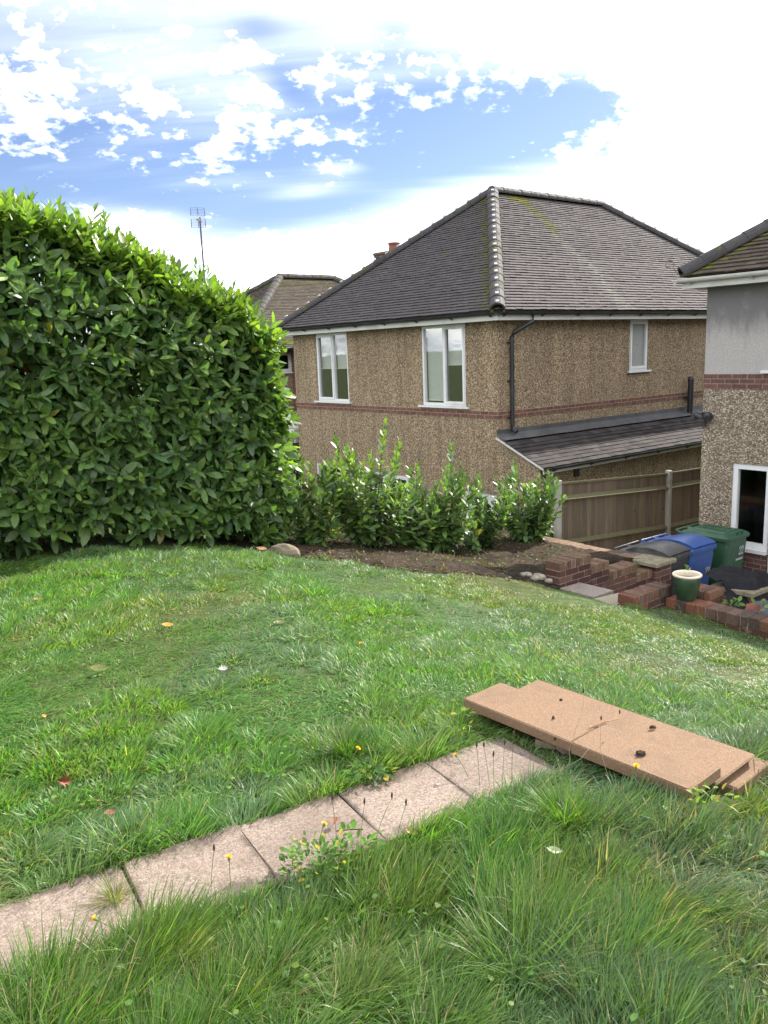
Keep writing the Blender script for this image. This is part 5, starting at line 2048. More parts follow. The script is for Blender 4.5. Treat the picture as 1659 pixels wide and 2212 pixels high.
def leaf_arrays(P, A, N, L, Wd, curl, fold, col):
    """laurel leaves as 11 vertex blades. P base points, A axes, N upper normals"""
    n = len(P)
    A = norm(A)
    N = norm(N - A * (N * A).sum(1, keepdims=True))
    S_ = np.cross(A, N)
    V = np.zeros((n, 11, 3))
    k = 0
    lay = []
    for i, (t, w) in enumerate(zip(LEAF_T, LEAF_W)):
        c = P + A * (L * t)[:, None] - N * (curl * L * t * t)[:, None]
        if i in (0, 4):
            V[:, k] = c
            lay.append((k,))
            k += 1
        else:
            hw = (Wd * 0.5 * w)[:, None]
            e = N * (fold * Wd * 0.5 * w)[:, None]
            V[:, k] = c - S_ * hw + e
            V[:, k + 1] = c
            V[:, k + 2] = c + S_ * hw + e
            lay.append((k, k + 1, k + 2))
            k += 3
    b = np.arange(n)[:, None] * 11
    tri = np.array([[0, 2, 1], [0, 3, 2], [10, 7, 8], [10, 8, 9]])
    quad = np.array([[1, 2, 5, 4], [2, 3, 6, 5], [4, 5, 8, 7], [5, 6, 9, 8]])
    T = (b[:, None, :] + tri[None]).reshape(-1, 3)
    Q = (b[:, None, :] + quad[None]).reshape(-1, 4)
    C = np.repeat(col[:, None, :], 11, 1).reshape(-1, col.shape[1])
    return V.reshape(-1, 3), T, Q, C


def leaf_mesh(name, parts, mat, parent):
    Vs, Ts, Qs, Cs, off = [], [], [], [], 0
    for V, T, Q, C in parts:
        Vs.append(V)
        Ts.append(T + off)
        Qs.append(Q + off)
        Cs.append(C)
        off += len(V)
    return np_mesh(name, np.concatenate(Vs), [np.concatenate(Ts), np.concatenate(Qs)], np.concatenate(Cs), M[mat], parent)


def rand_unit(n):
    return norm(RNG.normal(size=(n, 3)))


def laurel_cols(n, fresh):
    """leaf colours; fresh 0..1 = young growth"""
    base = np.array([[0.044, 0.098, 0.032], [0.062, 0.130, 0.040], [0.084, 0.160, 0.046], [0.054, 0.112, 0.052]])
    new = np.array([[0.130, 0.230, 0.035], [0.170, 0.270, 0.040], [0.115, 0.210, 0.045]])
    c = base[RNG.integers(0, 4, n)]
    d = new[RNG.integers(0, 3, n)]
    f = np.clip(fresh + RNG.normal(0, 0.12, n), 0, 1)[:, None]
    c = c * (1 - f) + d * f
    c = c * RNG.uniform(0.62, 1.55, (n, 1)) * np.array([[1.12, 1.0, 0.95]])
    old = RNG.random(n)
    c = np.where((old < 0.006)[:, None], np.array([[0.17, 0.17, 0.03]]), c)
    c = np.where((old > 0.9990)[:, None], np.array([[0.22, 0.05, 0.03]]), c)
    return c


def shoots(P, D, nl, slen, leafL, fresh, spread=0.95, droop=0.25, ratio=0.37):
    """leafy shoots: P start, D direction, spiral leaves. returns leaf part and stem polylines"""
    n = len(P)
    D = norm(D)
    ref = rand_unit(n)
    e1 = norm(np.cross(D, ref))
    e2 = np.cross(D, e1)
    out = []
    ph = RNG.uniform(0, 6.28, n)
    for i in range(nl):
        t = (i + 0.5) / nl
        a = ph + i * 2.4 + RNG.normal(0, 0.25, n)
        rad = e1 * np.cos(a)[:, None] + e2 * np.sin(a)[:, None]
        base = P + D * (slen * t)[:, None]
        sp = spread * (1.0 - 0.55 * t * t)
        ax = norm(rad * sp + D * (0.35 + 0.6 * t) - np.array([0, 0, droop]) * (1 - t) + RNG.normal(0, 0.10, (n, 3)))
        nr = norm(D * 1.0 - rad * 0.25 + np.array([0, 0, 0.35]) + RNG.normal(0, 0.18, (n, 3)))
        L = leafL * RNG.uniform(0.55, 1.22, n) * (0.72 + 0.55 * math.sin(math.pi * min(1, t * 0.85 + 0.1)))
        fr = np.clip(fresh + (t - 0.55) * 0.30, 0, 1)
        out.append(leaf_arrays(base + rad * 0.004, ax, nr, L, L * ratio * RNG.uniform(0.85, 1.15, n), RNG.uniform(0.02, 0.22, n), RNG.uniform(0.05, 0.28, n), laurel_cols(n, fr)))
    return out


HU = [-10.9, -9.9, -9.17, -8.77, -8.36, -7.92, -7.44, -7.14, -6.77, -6.52, -6.38, -6.25]
HZ = [3.30, 3.26, 3.12, 3.08, 2.95, 2.72, 2.54, 2.44, 2.22, 2.00, 1.75, 1.40]


def hedge_top(u):
    return np.interp(u + 0.12, HU, HZ) - 0.07


def build_hedge():
    gx, gy = XY(-8.5, 2.7)
    root = thing('hedge', 'tall clipped laurel hedge with big glossy leaves along the left of the lawn', 'hedge', (gx, gy, -0.1))
    inv = np.array([gx, gy, -0.1])

    def to_world(u, w, z):
        return np.stack([CORNER[0] + CU * u + CV * w, CORNER[1] + CV * u - CU * w, z], -1)
    nw = np.array([CV, -CU, 0])
    nu = np.array([CU, CV, 0])
    up_ = np.array([0, 0, 1.0])
    parts = []
    # front face (w ~ 3.2), several depths
    for depth, dens, fr0 in ((0.0, 50, 0.0), (0.13, 42, 0.0), (0.30, 34, 0.0)):
        n = int(dens * 4.75 * 3.3)
        u = RNG.uniform(-10.9, -6.58, n)
        z = RNG.uniform(-0.45, 3.3, n)
        gz = lawn_z(u, 3.2)
        zt = hedge_top(u)
        ok = (z > gz + 0.12 + 0.25 * RNG.random(n) ** 2 * (depth > 0)) & (z < zt - 0.05)
        u, z, gz, zt = u[ok], z[ok], gz[ok], zt[ok]
        bulge = 0.22 * (fbm(u * 1.3, z * 1.3, 51, 3) - 0.5) + 0.10 * (fbm(u * 4, z * 4, 53, 2) - 0.5)
        topin = 0.25 * sstep(z, zt - 0.7, zt)          # shoulders lean back
        w = 3.22 + bulge - depth - topin - 0.10 * sstep(gz + 0.5 - z, 0, 0.5)
        P = to_world(u, w, z)
        D = nw * 0.62 + up_ * RNG.uniform(0.05, 0.75, len(u))[:, None] + nu * RNG.normal(0, 0.35, len(u))[:, None]
        rel = (zt - z)
        fr = np.clip(0.42 - rel / 1.3, 0, 0.45) + 0.10 * (fbm(u * 1.7, z * 1.7, 57, 2) > 0.56) + 0.06
        for q in shoots(P - norm(D) * 0.10, D, 8, RNG.uniform(0.14, 0.24, len(u)), 0.150, fr, droop=0.6):
            parts.append(q)
    # right end, rounded
    n = 620
    z = RNG.uniform(-0.45, 2.0, n)
    w = RNG.uniform(2.15, 3.25, n)
    ue = np.interp(z, [-0.5, 0, 0.8, 1.4, 1.75, 2.05], [-6.86, -6.78, -6.66, -6.58, -6.66, -6.84]) - 0.18 * ((w - 2.7) / 0.55) ** 4 + 0.14 * (fbm(w * 3, z * 2.2, 61, 3) - 0.5) * 2
    P = to_world(ue - RNG.random(n) * 0.12, w, z)
    D = nu * 0.7 + up_ * RNG.uniform(0.1, 0.8, n)[:, None] + nw * RNG.normal(0.15, 0.4, n)[:, None]
    ok = z > lawn_z(ue, w) + 0.1
    for q in shoots((P - norm(D) * 0.1)[ok], D[ok], 9, RNG.uniform(0.14, 0.26, n)[ok], 0.145, np.clip(0.26 + 0.12 * RNG.normal(size=n), 0, 1)[ok]):
        parts.append(q)
    # top
    n = 1050
    u = RNG.uniform(-10.9, -6.6, n)
    w = RNG.uniform(2.05, 3.15, n)
    zt = hedge_top(u) - 0.10 * np.abs((w - 2.6) / 0.5) ** 3 * 0.6 + 0.34 * (fbm(u * 2.0, w * 2.0, 63, 3) - 0.5)
    P = to_world(u, w, zt - 0.16)
    D = up_ * 1.0 + nw * RNG.normal(0.05, 0.32, n)[:, None] + nu * RNG.normal(0.08, 0.32, n)[:, None]
    for q in shoots(P, D, 10, RNG.uniform(0.18, 0.34, n), 0.138, np.full(n, 0.55), spread=0.75, droop=0.0):
        parts.append(q)
    # tall soft leaders above the top
    n = 42
    u = np.concatenate([RNG.uniform(-10.6, -6.5, n - 14), np.array([-9.05, -9.0, -8.62, -8.3, -8.26, -7.95, -7.75, -7.42, -7.38, -7.0, -6.85, -6.7, -8.05, -7.6])])
    w = RNG.uniform(2.4, 3.0, n)
    P = to_world(u, w, hedge_top(u) - 0.08)
    D = up_ + nu * RNG.normal(0.18, 0.16, n)[:, None] + nw * RNG.normal(0, 0.14, n)[:, None]
    lead_len = RNG.uniform(0.26, 0.44, n)
    for q in shoots(P, D, 11, lead_len, 0.115, np.full(n, 0.38), spread=0.62, droop=-0.05, ratio=0.30):
        parts.append(q)
    # a few sprigs reaching out at the right end
    n = 26
    z = RNG.uniform(-0.1, 1.9, n)
    w = RNG.uniform(2.5, 3.15, n)
    P = to_world(np.full(n, -6.68), w, z)
    D = nu * 0.8 + up_ * RNG.uniform(0.0, 0.7, n)[:, None] + nw * RNG.normal(0.1, 0.3, n)[:, None]
    for q in shoots(P, D, 10, RNG.uniform(0.20, 0.34, n), 0.13, np.full(n, 0.7), spread=0.8):
        parts.append(q)
    # leaves through the inside and the back
    n = 15500
    u = RNG.uniform(-10.9, -6.75, n)
    w = RNG.uniform(1.95, 3.0, n)
    z = RNG.uniform(-0.4, 3.2, n)
    ok = (z < hedge_top(u) - 0.12) & (z > lawn_z(u, w) + 0.05)
    P = to_world(u, w, z)[ok]
    n = len(P)
    A = norm(rand_unit(n) + np.array([0, 0, -0.15]))
    parts.append(leaf_arrays(P, A, rand_unit(n) + up_ * 1.2, RNG.uniform(0.11, 0.17, n), RNG.uniform(0.05, 0.08, n), RNG.uniform(0, 0.2, n), RNG.uniform(0, 0.25, n), laurel_cols(n, np.zeros(n))))
    parts = [(V - inv, T, Q, C) for V, T, Q, C in parts]
    leaf_mesh('foliage', parts, 'laurel_leaf', root)
    mb = MB()
    rr = random.Random(3)
    for k in range(70):
        u0 = rr.uniform(-10.8, -6.9)
        w0 = rr.uniform(2.25, 2.75)
        p = np.array(to_world(u0, w0, float(lawn_z(u0, w0)) - 0.06)) - inv
        top = float(hedge_top(u0))
        pts = [Vector(p)]
        hh = top - float(lawn_z(u0, w0)) - 0.25
        lean = (rr.uniform(-0.25, 0.15), rr.uniform(-0.2, 0.05))
        for i in range(1, 7):
            t = i / 6
            pts.append(Vector(p) + Vector((CU * lean[0] * t + CV * lean[1] * t + rr.uniform(-0.03, 0.03), CV * lean[0] * t - CU * lean[1] * t + rr.uniform(-0.03, 0.03), hh * t)))
        r0 = rr.uniform(0.012, 0.030)
        mb.tube(pts, r0, 5, rads=[r0 * (1 - 0.75 * i / 6) for i in range(7)], cap=False)
        for i in range(2, 6):
            for s in range(3):
                b = pts[i]
                d = Vector((rr.uniform(-1, 1), rr.uniform(-1, 1), rr.uniform(0.2, 0.9))).normalized() * rr.uniform(0.2, 0.45)
                mb.tube([b, b + d * 0.5 + Vector((0, 0, 0.03)), b + d], 0.005, 4, rads=[0.007, 0.005, 0.003], cap=False)
    mb.build('branches', M['laurel_stem'], root, smooth=True)


build_hedge()


def build_shrub(label, u, w, h, nst, width, fresh, seed, lean=(0, 0)):
    global RNG
    RNG = np.random.default_rng(seed)
    x, y = XY(u, w)
    gz = ground_at(x, y)
    root = thing('laurel_shrub', label, 'shrub', (x, y, gz), 0, 'young laurel shrubs planted in the bed')
    parts = []
    mb = MB()
    rr = random.Random(seed)
    for s in range(nst):
        a = rr.uniform(0, 6.28)
        lead = s < 3
        r = width * 0.5 * (rr.random() ** 0.5) * (0.5 if s == 0 else 1)
        hh = h * (1.0 if s == 0 else rr.uniform(0.62, 0.94) if lead else rr.uniform(0.35, 0.85))
        du, dw_ = r * math.cos(a) * 1.15 + lean[0] * hh, r * math.sin(a) * 0.8 + lean[1] * hh
        tip = Vector((CU * du + CV * dw_, CV * du - CU * dw_, hh))
        b0 = Vector((rr.uniform(-0.07, 0.07), rr.uniform(-0.07, 0.07), -0.03))
        mid = b0.lerp(tip, 0.45) + Vector((tip.x * 0.18, tip.y * 0.18, -0.02))
        pts = []
        for i in range(9):
            t = i / 8
            pts.append((1 - t) ** 2 * b0 + 2 * t * (1 - t) * mid + t * t * tip + Vector((rr.uniform(-0.008, 0.008), rr.uniform(-0.008, 0.008), 0)))
        mb.tube(pts, 0.006, 5, rads=[0.010 * (1 - 0.7 * i / 8) for i in range(9)], cap=False)
        # leaves in a spiral along the stem
        nl = int(hh / 0.024)
        ts = np.clip((np.arange(nl) + RNG.random(nl) * 0.5) / nl, 0.0, 1.0)
        keep = ts > (0.10 if s % 3 else 0.22)
        ts = ts[keep]
        n = len(ts)
        pa = np.array([[p.x, p.y, p.z] for p in pts])
        seg = np.minimum((ts * 8).astype(int), 7)
        f = (ts * 8 - seg)[:, None]
        P = pa[seg] * (1 - f) + pa[seg + 1] * f
        D = norm(pa[seg + 1] - pa[seg])
        e1 = norm(np.cross(D, np.array([[0.3, 0.2, 0.1]]) + 0 * D))
        e2 = np.cross(D, e1)
        an = np.arange(n) * 2.4 + rr.uniform(0, 6) + RNG.normal(0, 0.3, n)
        rad = e1 * np.cos(an)[:, None] + e2 * np.sin(an)[:, None]
        up = np.clip((ts - 0.4) / 0.6, 0, 1)
        ax = norm(rad * (1.0 - 0.5 * up[:, None] ** 2) + D * (0.35 + 0.9 * up[:, None]) + RNG.normal(0, 0.12, (n, 3)) - np.array([0, 0, 0.25]) * (1 - up[:, None]))
        nr = norm(D - 0.2 * rad + RNG.normal(0, 0.2, (n, 3)) + np.array([0, 0, 0.3]))
        L = 0.130 * RNG.uniform(0.75, 1.2, n) * (0.8 + 0.3 * np.sin(np.pi * np.clip(ts, 0, 1))) * np.where(ts > 0.93, 0.75, 1)
        fr = np.clip(fresh * (0.3 + 0.9 * ts), 0, 1)
        parts.append(leaf_arrays(P, ax, nr, L, L * 0.46 * RNG.uniform(0.85, 1.15, n), RNG.uniform(-0.04, 0.2, n), RNG.uniform(0.08, 0.3, n), laurel_cols(n, fr)))
    leaf_mesh('foliage', parts, 'laurel_leaf', root)
    mb.build('stems', M['laurel_stem'], root, smooth=True)


build_shrub('young laurel shrub next to the hedge end, leftmost of the row', -6.28, 3.10, 1.15, 28, 0.95, 0.26, 101)
build_shrub('tallest young laurel shrub with bright green leaves, second from the hedge', -5.48, 3.16, 1.56, 44, 1.2, 0.32, 102, (0.0, 0.0))
build_shrub('rounded young laurel shrub in the middle of the row, right of the tallest one', -4.86, 3.12, 1.10, 34, 1.05, 0.18, 103)
build_shrub('young laurel shrub with one tall thin leader, below the small wall vent', -4.30, 3.10, 1.44, 38, 1.05, 0.18, 104)
build_shrub('thin open young laurel shrub in front of the white back door', -3.62, 3.10, 1.05, 26, 1.0, 0.16, 105)
build_shrub('dense young laurel shrub in front of the concrete fence post end', -2.62, 3.14, 1.20, 44, 1.1, 0.12, 106)
build_shrub('low young laurel shrub at the right end of the row, against the wooden fence', -2.22, 3.35, 0.72, 30, 0.8, 0.10, 107)
RNG = np.random.default_rng(211)


# ================================================================== GRASS
def in_rect(x, y, c, d, hw, hd):
    px = (x - c[0]) * d[0] + (y - c[1]) * d[1]
    py = -(x - c[0]) * d[1] + (y - c[1]) * d[0]
    return (np.abs(px) < hw) & (np.abs(py) < hd)


def path_mask(x, y, grow):
    c = (c0.x + PD.x * PITCH_ * (-1.0), c0.y + PD.y * PITCH_ * (-1.0))
    return in_rect(x, y, c, (PD.x, PD.y), PITCH_ * 3.5, 0.205 + grow)


def slab_mask(x, y):
    c = (0.52 + LD.x * 0.56 + WD.x * 0.04, 3.745 + LD.y * 0.56 + WD.y * 0.04)
    return in_rect(x, y, c, (LD.x, LD.y), 0.63, 0.225)


def tufts(x, y, cell, seed):
    """nearest jittered tuft centre: returns vector to it and its id hash values"""
    gx, gy = np.floor(x / cell), np.floor(y / cell)
    best = np.full(x.shape, 1e9)
    vx = np.zeros_like(x)
    vy = np.zeros_like(x)
    h1 = np.zeros_like(x)
    h2 = np.zeros_like(x)
    for i in (-1, 0, 1):
        for j in (-1, 0, 1):
            cx, cy = gx + i, gy + j
            px = (cx + 0.15 + 0.7 * _hash(cx, cy, seed)) * cell
            py = (cy + 0.15 + 0.7 * _hash(cx, cy, seed + 1)) * cell
            d = (x - px) ** 2 + (y - py) ** 2
            m_ = d < best
            best = np.where(m_, d, best)
            vx = np.where(m_, x - px, vx)
            vy = np.where(m_, y - py, vy)
            h1 = np.where(m_, _hash(cx, cy, seed + 2), h1)
            h2 = np.where(m_, _hash(cx, cy, seed + 3), h2)
    return vx / cell, vy / cell, np.sqrt(best) / cell, h1, h2


def blades_mesh(name, x, y, z, L, Wd, az_, phi0, bend, col, tw, levels=(0.0, 0.38, 0.72, 1.0)):
    n = len(x)
    P = np.stack([x, y, z], -1)
    dirh = np.stack([np.cos(az_), np.sin(az_), np.zeros(n)], -1)
    sa = az_ + np.pi / 2 + tw
    side = np.stack([np.cos(sa), np.sin(sa), np.zeros(n)], -1)
    wid = [1.0, 0.92, 0.62, 0.0]
    V = np.zeros((n, 7, 3), np.float32)
    cur = P.copy()
    k = 0
    for i, t in enumerate(levels):
        if i:
            tm = (t + levels[i - 1]) / 2
            ph = np.clip(phi0 + bend * tm, 0, 2.3)
            ds = (L * (t - levels[i - 1]))[:, None]
            cur = cur + dirh * (np.sin(ph)[:, None] * ds)
            cur[:, 2] += np.cos(ph) * ds[:, 0]
            cur[:, 2] = np.maximum(cur[:, 2], P[:, 2] + 0.004)
        if i < 3:
            hw = (Wd * 0.5 * wid[i])[:, None]
            V[:, k] = cur - side * hw
            V[:, k + 1] = cur + side * hw
            k += 2
        else:
            V[:, k] = cur
    b = np.arange(n)[:, None] * 7
    Q = (b[:, None, :] + np.array([[0, 1, 3, 2], [2, 3, 5, 4]])[None]).reshape(-1, 4)
    T = (b[:, None, :] + np.array([[4, 5, 6]])[None]).reshape(-1, 3)
    C = np.repeat(col[:, None, :], 7, 1).reshape(-1, 3)
    return np_mesh(name, V.reshape(-1, 3), [Q, T], C, M['grass_blade'])


def grass_cols(n, yell):
    pal = np.array([[0.045, 0.122, 0.018], [0.062, 0.160, 0.022], [0.082, 0.195, 0.027], [0.052, 0.132, 0.034], [0.105, 0.215, 0.030]])
    c = pal[RNG.integers(0, 5, n)] * RNG.uniform(0.7, 1.25, (n, 1))
    y_ = np.clip(yell, 0, 1)[:, None]
    c = c * (1 - y_) + np.array([[0.145, 0.150, 0.042]]) * RNG.uniform(0.7, 1.2, (n, 1)) * y_
    return c


def build_grass():
    # ring sampling round the viewer's spot: density falls with distance as blades get wider
    tot = 740000
    d = np.linspace(0.75, 11.5, 400)
    dens = np.minimum(d ** -0.05 * 1.0, 1.25)
    cdf = np.cumsum(dens)
    cdf /= cdf[-1]
    r = np.interp(RNG.random(tot), cdf, d)
    a = RNG.uniform(R(-46), R(56), tot)
    x, y = r * np.sin(a), r * np.cos(a)
    u, w = UW(x, y)
    bd = bed_depth(u, w) + 0.5 * (fbm(x * 2.2, y * 2.2, 31) - 0.5)
    ok = ~path_mask(x, y, -0.012 + 0.05 * (fbm(x * 5, y * 5, 71, 2) - 0.45)) & ~slab_mask(x, y)
    ok &= ~((u > -3.86) & (w > 5.9)) & ~((u > -4.42) & (w > 5.08) & (w < 6.17)) & ~((u > -4.32) & (w <= 5.12))
    ok &= ~((u > -4.42) & (w > 5.0) & (w < 5.95))
    ok &= (w > 3.12) | (u < -14)
    ok &= (RNG.random(tot) < np.clip(1.0 - bd * 1.9, 0.0, 1)) | (bd < 0)
    # worn thin spots
    thin = fbm(x * 0.8 + 9, y * 0.8, 83, 4)
    ok &= RNG.random(tot) > 0.40 * sstep(thin, 0.60, 0.72) * (r > 2.6) * (u < -6.5)
    x, y, r, u, w, bd, thin = (q[ok] for q in (x, y, r, u, w, bd, thin))
    n = len(x)
    z = terrain(u, w) + bumps(x, y)
    # how long the grass stands
    side_near = -(x - c0.x) * PN.x - (y - c0.y) * PN.y          # > 0 on the viewer's side of the path
    longg = sstep(side_near, 0.05, 0.35)
    mown = sstep(u, -7.6, -6.0) * sstep(w, 3.2, 4.6)             # shorter, trampled part by the walls
    vx, vy, td, h1, h2 = tufts(x, y, 0.21, 300)
    vx2, vy2, td2, g1, g2 = tufts(x + 3, y, 0.62, 400)
    base = 0.064 + 0.062 * longg - 0.012 * mown
    near_edge = path_mask(x, y, 0.20) & ~path_mask(x, y, 0.0)
    base = base * (1 + 0.35 * near_edge * (1 - longg))
    L = base * (0.55 + 0.75 * h1 + 0.55 * g1 ** 2) * (1.12 - 0.5 * np.clip(td, 0, 0.9)) * RNG.uniform(0.6, 1.35, n)
    tall = (h2 > 0.84) & (RNG.random(n) < 0.7)
    L = np.where(tall, L * 1.35, L)
    L = np.where(thin > 0.6, L * 0.7, L)
    L = np.where(path_mask(x, y, 0.06) & (longg < 0.5), L * 1.15, L)
    L = np.where(path_mask(x, y, 0.05) & (longg > 0.05), L * 0.66, L)
    # lie of the grass: swirling drift + splay from the tuft
    ang = 0.75 + 5.4 * (fbm(x * 0.9 + 4, y * 0.9, 91, 3) - 0.5)
    fl, sp = 0.50 + 0.32 * longg, 1.75 - 0.45 * longg
    rn = 0.50 - 0.10 * longg
    sx = np.cos(ang) * fl + vx * sp + vx2 * 0.35 + RNG.normal(0, 1, n) * rn
    sy = np.sin(ang) * fl + vy * sp + vy2 * 0.35 + RNG.normal(0, 1, n) * rn
    az_ = np.arctan2(sy, sx)
    lay = sstep(fbm(x * 1.5 + 7, y * 1.5 + 2, 97, 3), 0.46, 0.66)     # laid over in patches
    phi0 = 0.12 + 0.30 * td + 0.55 * lay * (1 - tall * 0.8) + np.abs(RNG.normal(0, 0.16, n)) + 0.18 * mown
    bend = 0.45 + 0.75 * RNG.random(n) + 0.55 * lay + 0.3 * mown
    # keep the blades off the path: those beside it lean away or arch along
    on_edge = path_mask(x, y, 0.05)
    phi0 = np.where(on_edge & (longg > 0.5), phi0 * 0.6, phi0)
    bend = np.where(on_edge & (longg > 0.5), bend * 0.6, bend)
    yell = 0.16 + 0.5 * mown * RNG.random(n) + 0.22 * sstep(thin, 0.5, 0.68) + 0.30 * (h2 - 0.5) + 0.25 * (g2 - 0.5)
    col = grass_cols(n, yell)
    bluish = (np.maximum(sstep(fbm(x * 1.1, y * 1.1 + 30, 103, 3), 0.48, 0.62), 0.30 * (1 - longg) * (1 - mown)) * (RNG.random(n) < 0.8))[:, None]
    col = col * (1 - bluish) + bluish * np.array([[0.088, 0.150, 0.070]]) * RNG.uniform(0.75, 1.25, (n, 1))
    col = col * (1 + 0.28 * (1 - longg))[:, None]
    straw = RNG.random(n) < (0.045 + 0.07 * mown + 0.16 * sstep(thin, 0.54, 0.68))
    col = np.where(straw[:, None], np.array([[0.30, 0.25, 0.135]]) * RNG.uniform(0.6, 1.2, (n, 1)), col)
    Wd = 0.0032 * np.maximum(1.0, r / 1.9) ** 0.62 * RNG.uniform(0.7, 1.35, n)
    o = blades_mesh('grass', x, y, z - 0.004, L, Wd, az_, phi0, bend, col, RNG.uniform(-1.2, 1.2, n))
    tag(o, 'long tousled green lawn grass', 'grass', kind='stuff')


build_grass()


def build_clover():
    # small broad leaves growing among the blades
    n0 = 5200
    r = np.sqrt(RNG.uniform(1.3 ** 2, 6.5 ** 2, n0))
    a = RNG.uniform(R(-36), R(37), n0)
    x, y = r * np.sin(a), r * np.cos(a)
    ok = (fbm(x * 1.6 + 11, y * 1.6, 121, 3) > 0.56) & ~path_mask(x, y, 0.03) & ~slab_mask(x, y)
    x, y, r = x[ok], y[ok], r[ok]
    n = len(x)
    u, w = UW(x, y)
    z = terrain(u, w) + bumps(x, y) + RNG.uniform(0.015, 0.075, n)
    az_ = RNG.uniform(0, 6.28, n)
    A = np.stack([np.cos(az_), np.sin(az_), RNG.uniform(-0.1, 0.5, n)], -1)
    N = np.array([0, 0, 1.0]) + RNG.normal(0, 0.35, (n, 3))
    L = RNG.uniform(0.012, 0.028, n)
    col = np.array([[0.075, 0.165, 0.035], [0.095, 0.190, 0.055], [0.130, 0.200, 0.040]])[RNG.integers(0, 3, n)] * RNG.uniform(0.7, 1.2, (n, 1))
    V, T, Q, C = leaf_arrays(np.stack([x, y, z], -1), A, N, L, L * 0.75, RNG.uniform(0, 0.3, n), RNG.uniform(0.05, 0.3, n), col)
    o = np_mesh('clover', V, [T, Q], C, M['weed_leaf'])
    tag(o, 'small broad clover and dandelion leaves scattered through the lawn', 'clover', kind='stuff')


build_clover()


def build_tuft(name, label, cat, x, y, z, n, L0, wid, splay, col, group=None, straw=0.1, seed=1, parent=None):
    rng = np.random.default_rng(seed)
    az_ = rng.uniform(0, 6.28, n)
    rr = np.abs(rng.normal(0, 0.022, n))
    bx, by = rr * np.cos(az_), rr * np.sin(az_)
    L = L0 * rng.uniform(0.5, 1.15, n)
    phi0 = np.abs(rng.normal(splay * 0.5, splay * 0.3, n))
    bend = rng.uniform(0.4, 1.2, n) * (0.5 + splay)
    c = np.array([col]) * rng.uniform(0.7, 1.3, (n, 1))
    c = np.where((rng.random(n) < straw)[:, None], np.array([[0.30, 0.24, 0.12]]), c)
    o = blades_mesh(name, bx, by, np.zeros(n), L, np.full(n, wid) * rng.uniform(0.7, 1.3, n), az_, phi0, bend, c, rng.uniform(-0.8, 0.8, n))
    o.location = (x, y, z)
    return tag(o, label, cat, group)


build_tuft('grass_tuft', 'small grass tuft with brown bits growing from the path joint', 'grass tuft', -0.935, 2.395, 0.0, 150, 0.11, 0.0024, 0.8, (0.085, 0.135, 0.030), straw=0.25, seed=4)
build_tuft('strap_leaf_clump', 'bluish clump of broad strap leaves flopping over the upper path edge', 'weed clump', -1.06, 2.66, 0.005, 46, 0.19, 0.0085, 1.25, (0.070, 0.130, 0.055), straw=0.06, seed=5)
build_tuft('grass_tuft', 'dark lush grass tuft at the upper path edge, left of the yellow flower', 'grass tuft', -0.20, 3.30, -0.02, 620, 0.20, 0.0036, 0.75, (0.050, 0.115, 0.018), straw=0.03, seed=6)
build_tuft('grass_tuft', 'lush grass tuft standing between the path and the short tan slab', 'grass tuft', 0.30, 3.50, -0.04, 520, 0.17, 0.0036, 0.8, (0.085, 0.165, 0.025), straw=0.04, seed=7)
build_tuft('grass_tuft', 'bright grass tuft against the old low wall beside the buff slab', 'grass tuft', *XY(-4.52, 6.22), float(lawn_z(-4.52, 6.2)) - 0.03, 420, 0.15, 0.006, 0.8, (0.080, 0.160, 0.028), straw=0.05, seed=8)
build_tuft('grass_tuft', 'bright tall grass tuft in the foreground right of the path slabs', 'grass tuft', 0.62, 2.72, -0.02, 700, 0.22, 0.0032, 0.7, (0.090, 0.175, 0.022), straw=0.03, seed=9)

# ------------------------------------------------------------------ litter on the bed
def build_litter():
    n = 9500
    u = RNG.uniform(-7.2, -2.5, n)
    w = RNG.uniform(2.5, 5.5, n)
    x = CORNER[0] + CU * u + CV * w
    y = CORNER[1] + CV * u - CU * w
    d = bed_depth(u, w) + 0.5 * (fbm(x * 2.2, y * 2.2, 31) - 0.5)
    ok = (d > -0.25) & ~((u > -4.33) & (w > 4.84)) & ~((u > -2.5) & (w > 3.7)) & (RNG.random(n) < np.where(d < 0.5, 0.75, 0.9) - 0.55 * sstep(u, -5.6, -5.0) * sstep(w, 4.0, 4.6))
    u, w, x, y, d = u[ok], w[ok], x[ok], y[ok], d[ok]
    n = len(u)
    z = terrain(u, w) + bumps(x, y) + np.clip(d, 0, 0.25) * 0.10 + 0.055 * np.clip(fbm(x * 5, y * 5, 41, 4) - 0.35, 0, 1) + 0.012
    kind = RNG.random(n)
    L = np.where(kind < 0.5, RNG.uniform(0.03, 0.10, n), RNG.uniform(0.02, 0.06, n))
    Wd = np.where(kind < 0.5, RNG.uniform(0.004, 0.010, n), RNG.uniform(0.015, 0.032, n))
    pal = np.array([[0.075, 0.05, 0.03], [0.045, 0.032, 0.022], [0.12, 0.085, 0.052], [0.075, 0.105, 0.03], [0.06, 0.10, 0.025], [0.22, 0.185, 0.13]])
    c = pal[RNG.choice(6, n, p=[0.24, 0.22, 0.20, 0.15, 0.13, 0.06])] * RNG.uniform(0.7, 1.5, (n, 1))
    A = rand_unit(n)
    A[:, 2] = np.abs(A[:, 2]) * 0.35
    N = np.array([0, 0, 1.0]) + RNG.normal(0, 0.45, (n, 3))
    V, T, Q, C = leaf_arrays(np.stack([x, y, z], -1), A, N, L, Wd, RNG.uniform(-0.2, 0.4, n), RNG.uniform(0, 0.4, n), c)
    o = np_mesh('leaf_litter', V, [T, Q], C, M['weed_leaf'])
    tag(o, 'dead leaves, twigs and clippings over the dug bed', 'leaf litter', kind='stuff')


build_litter()

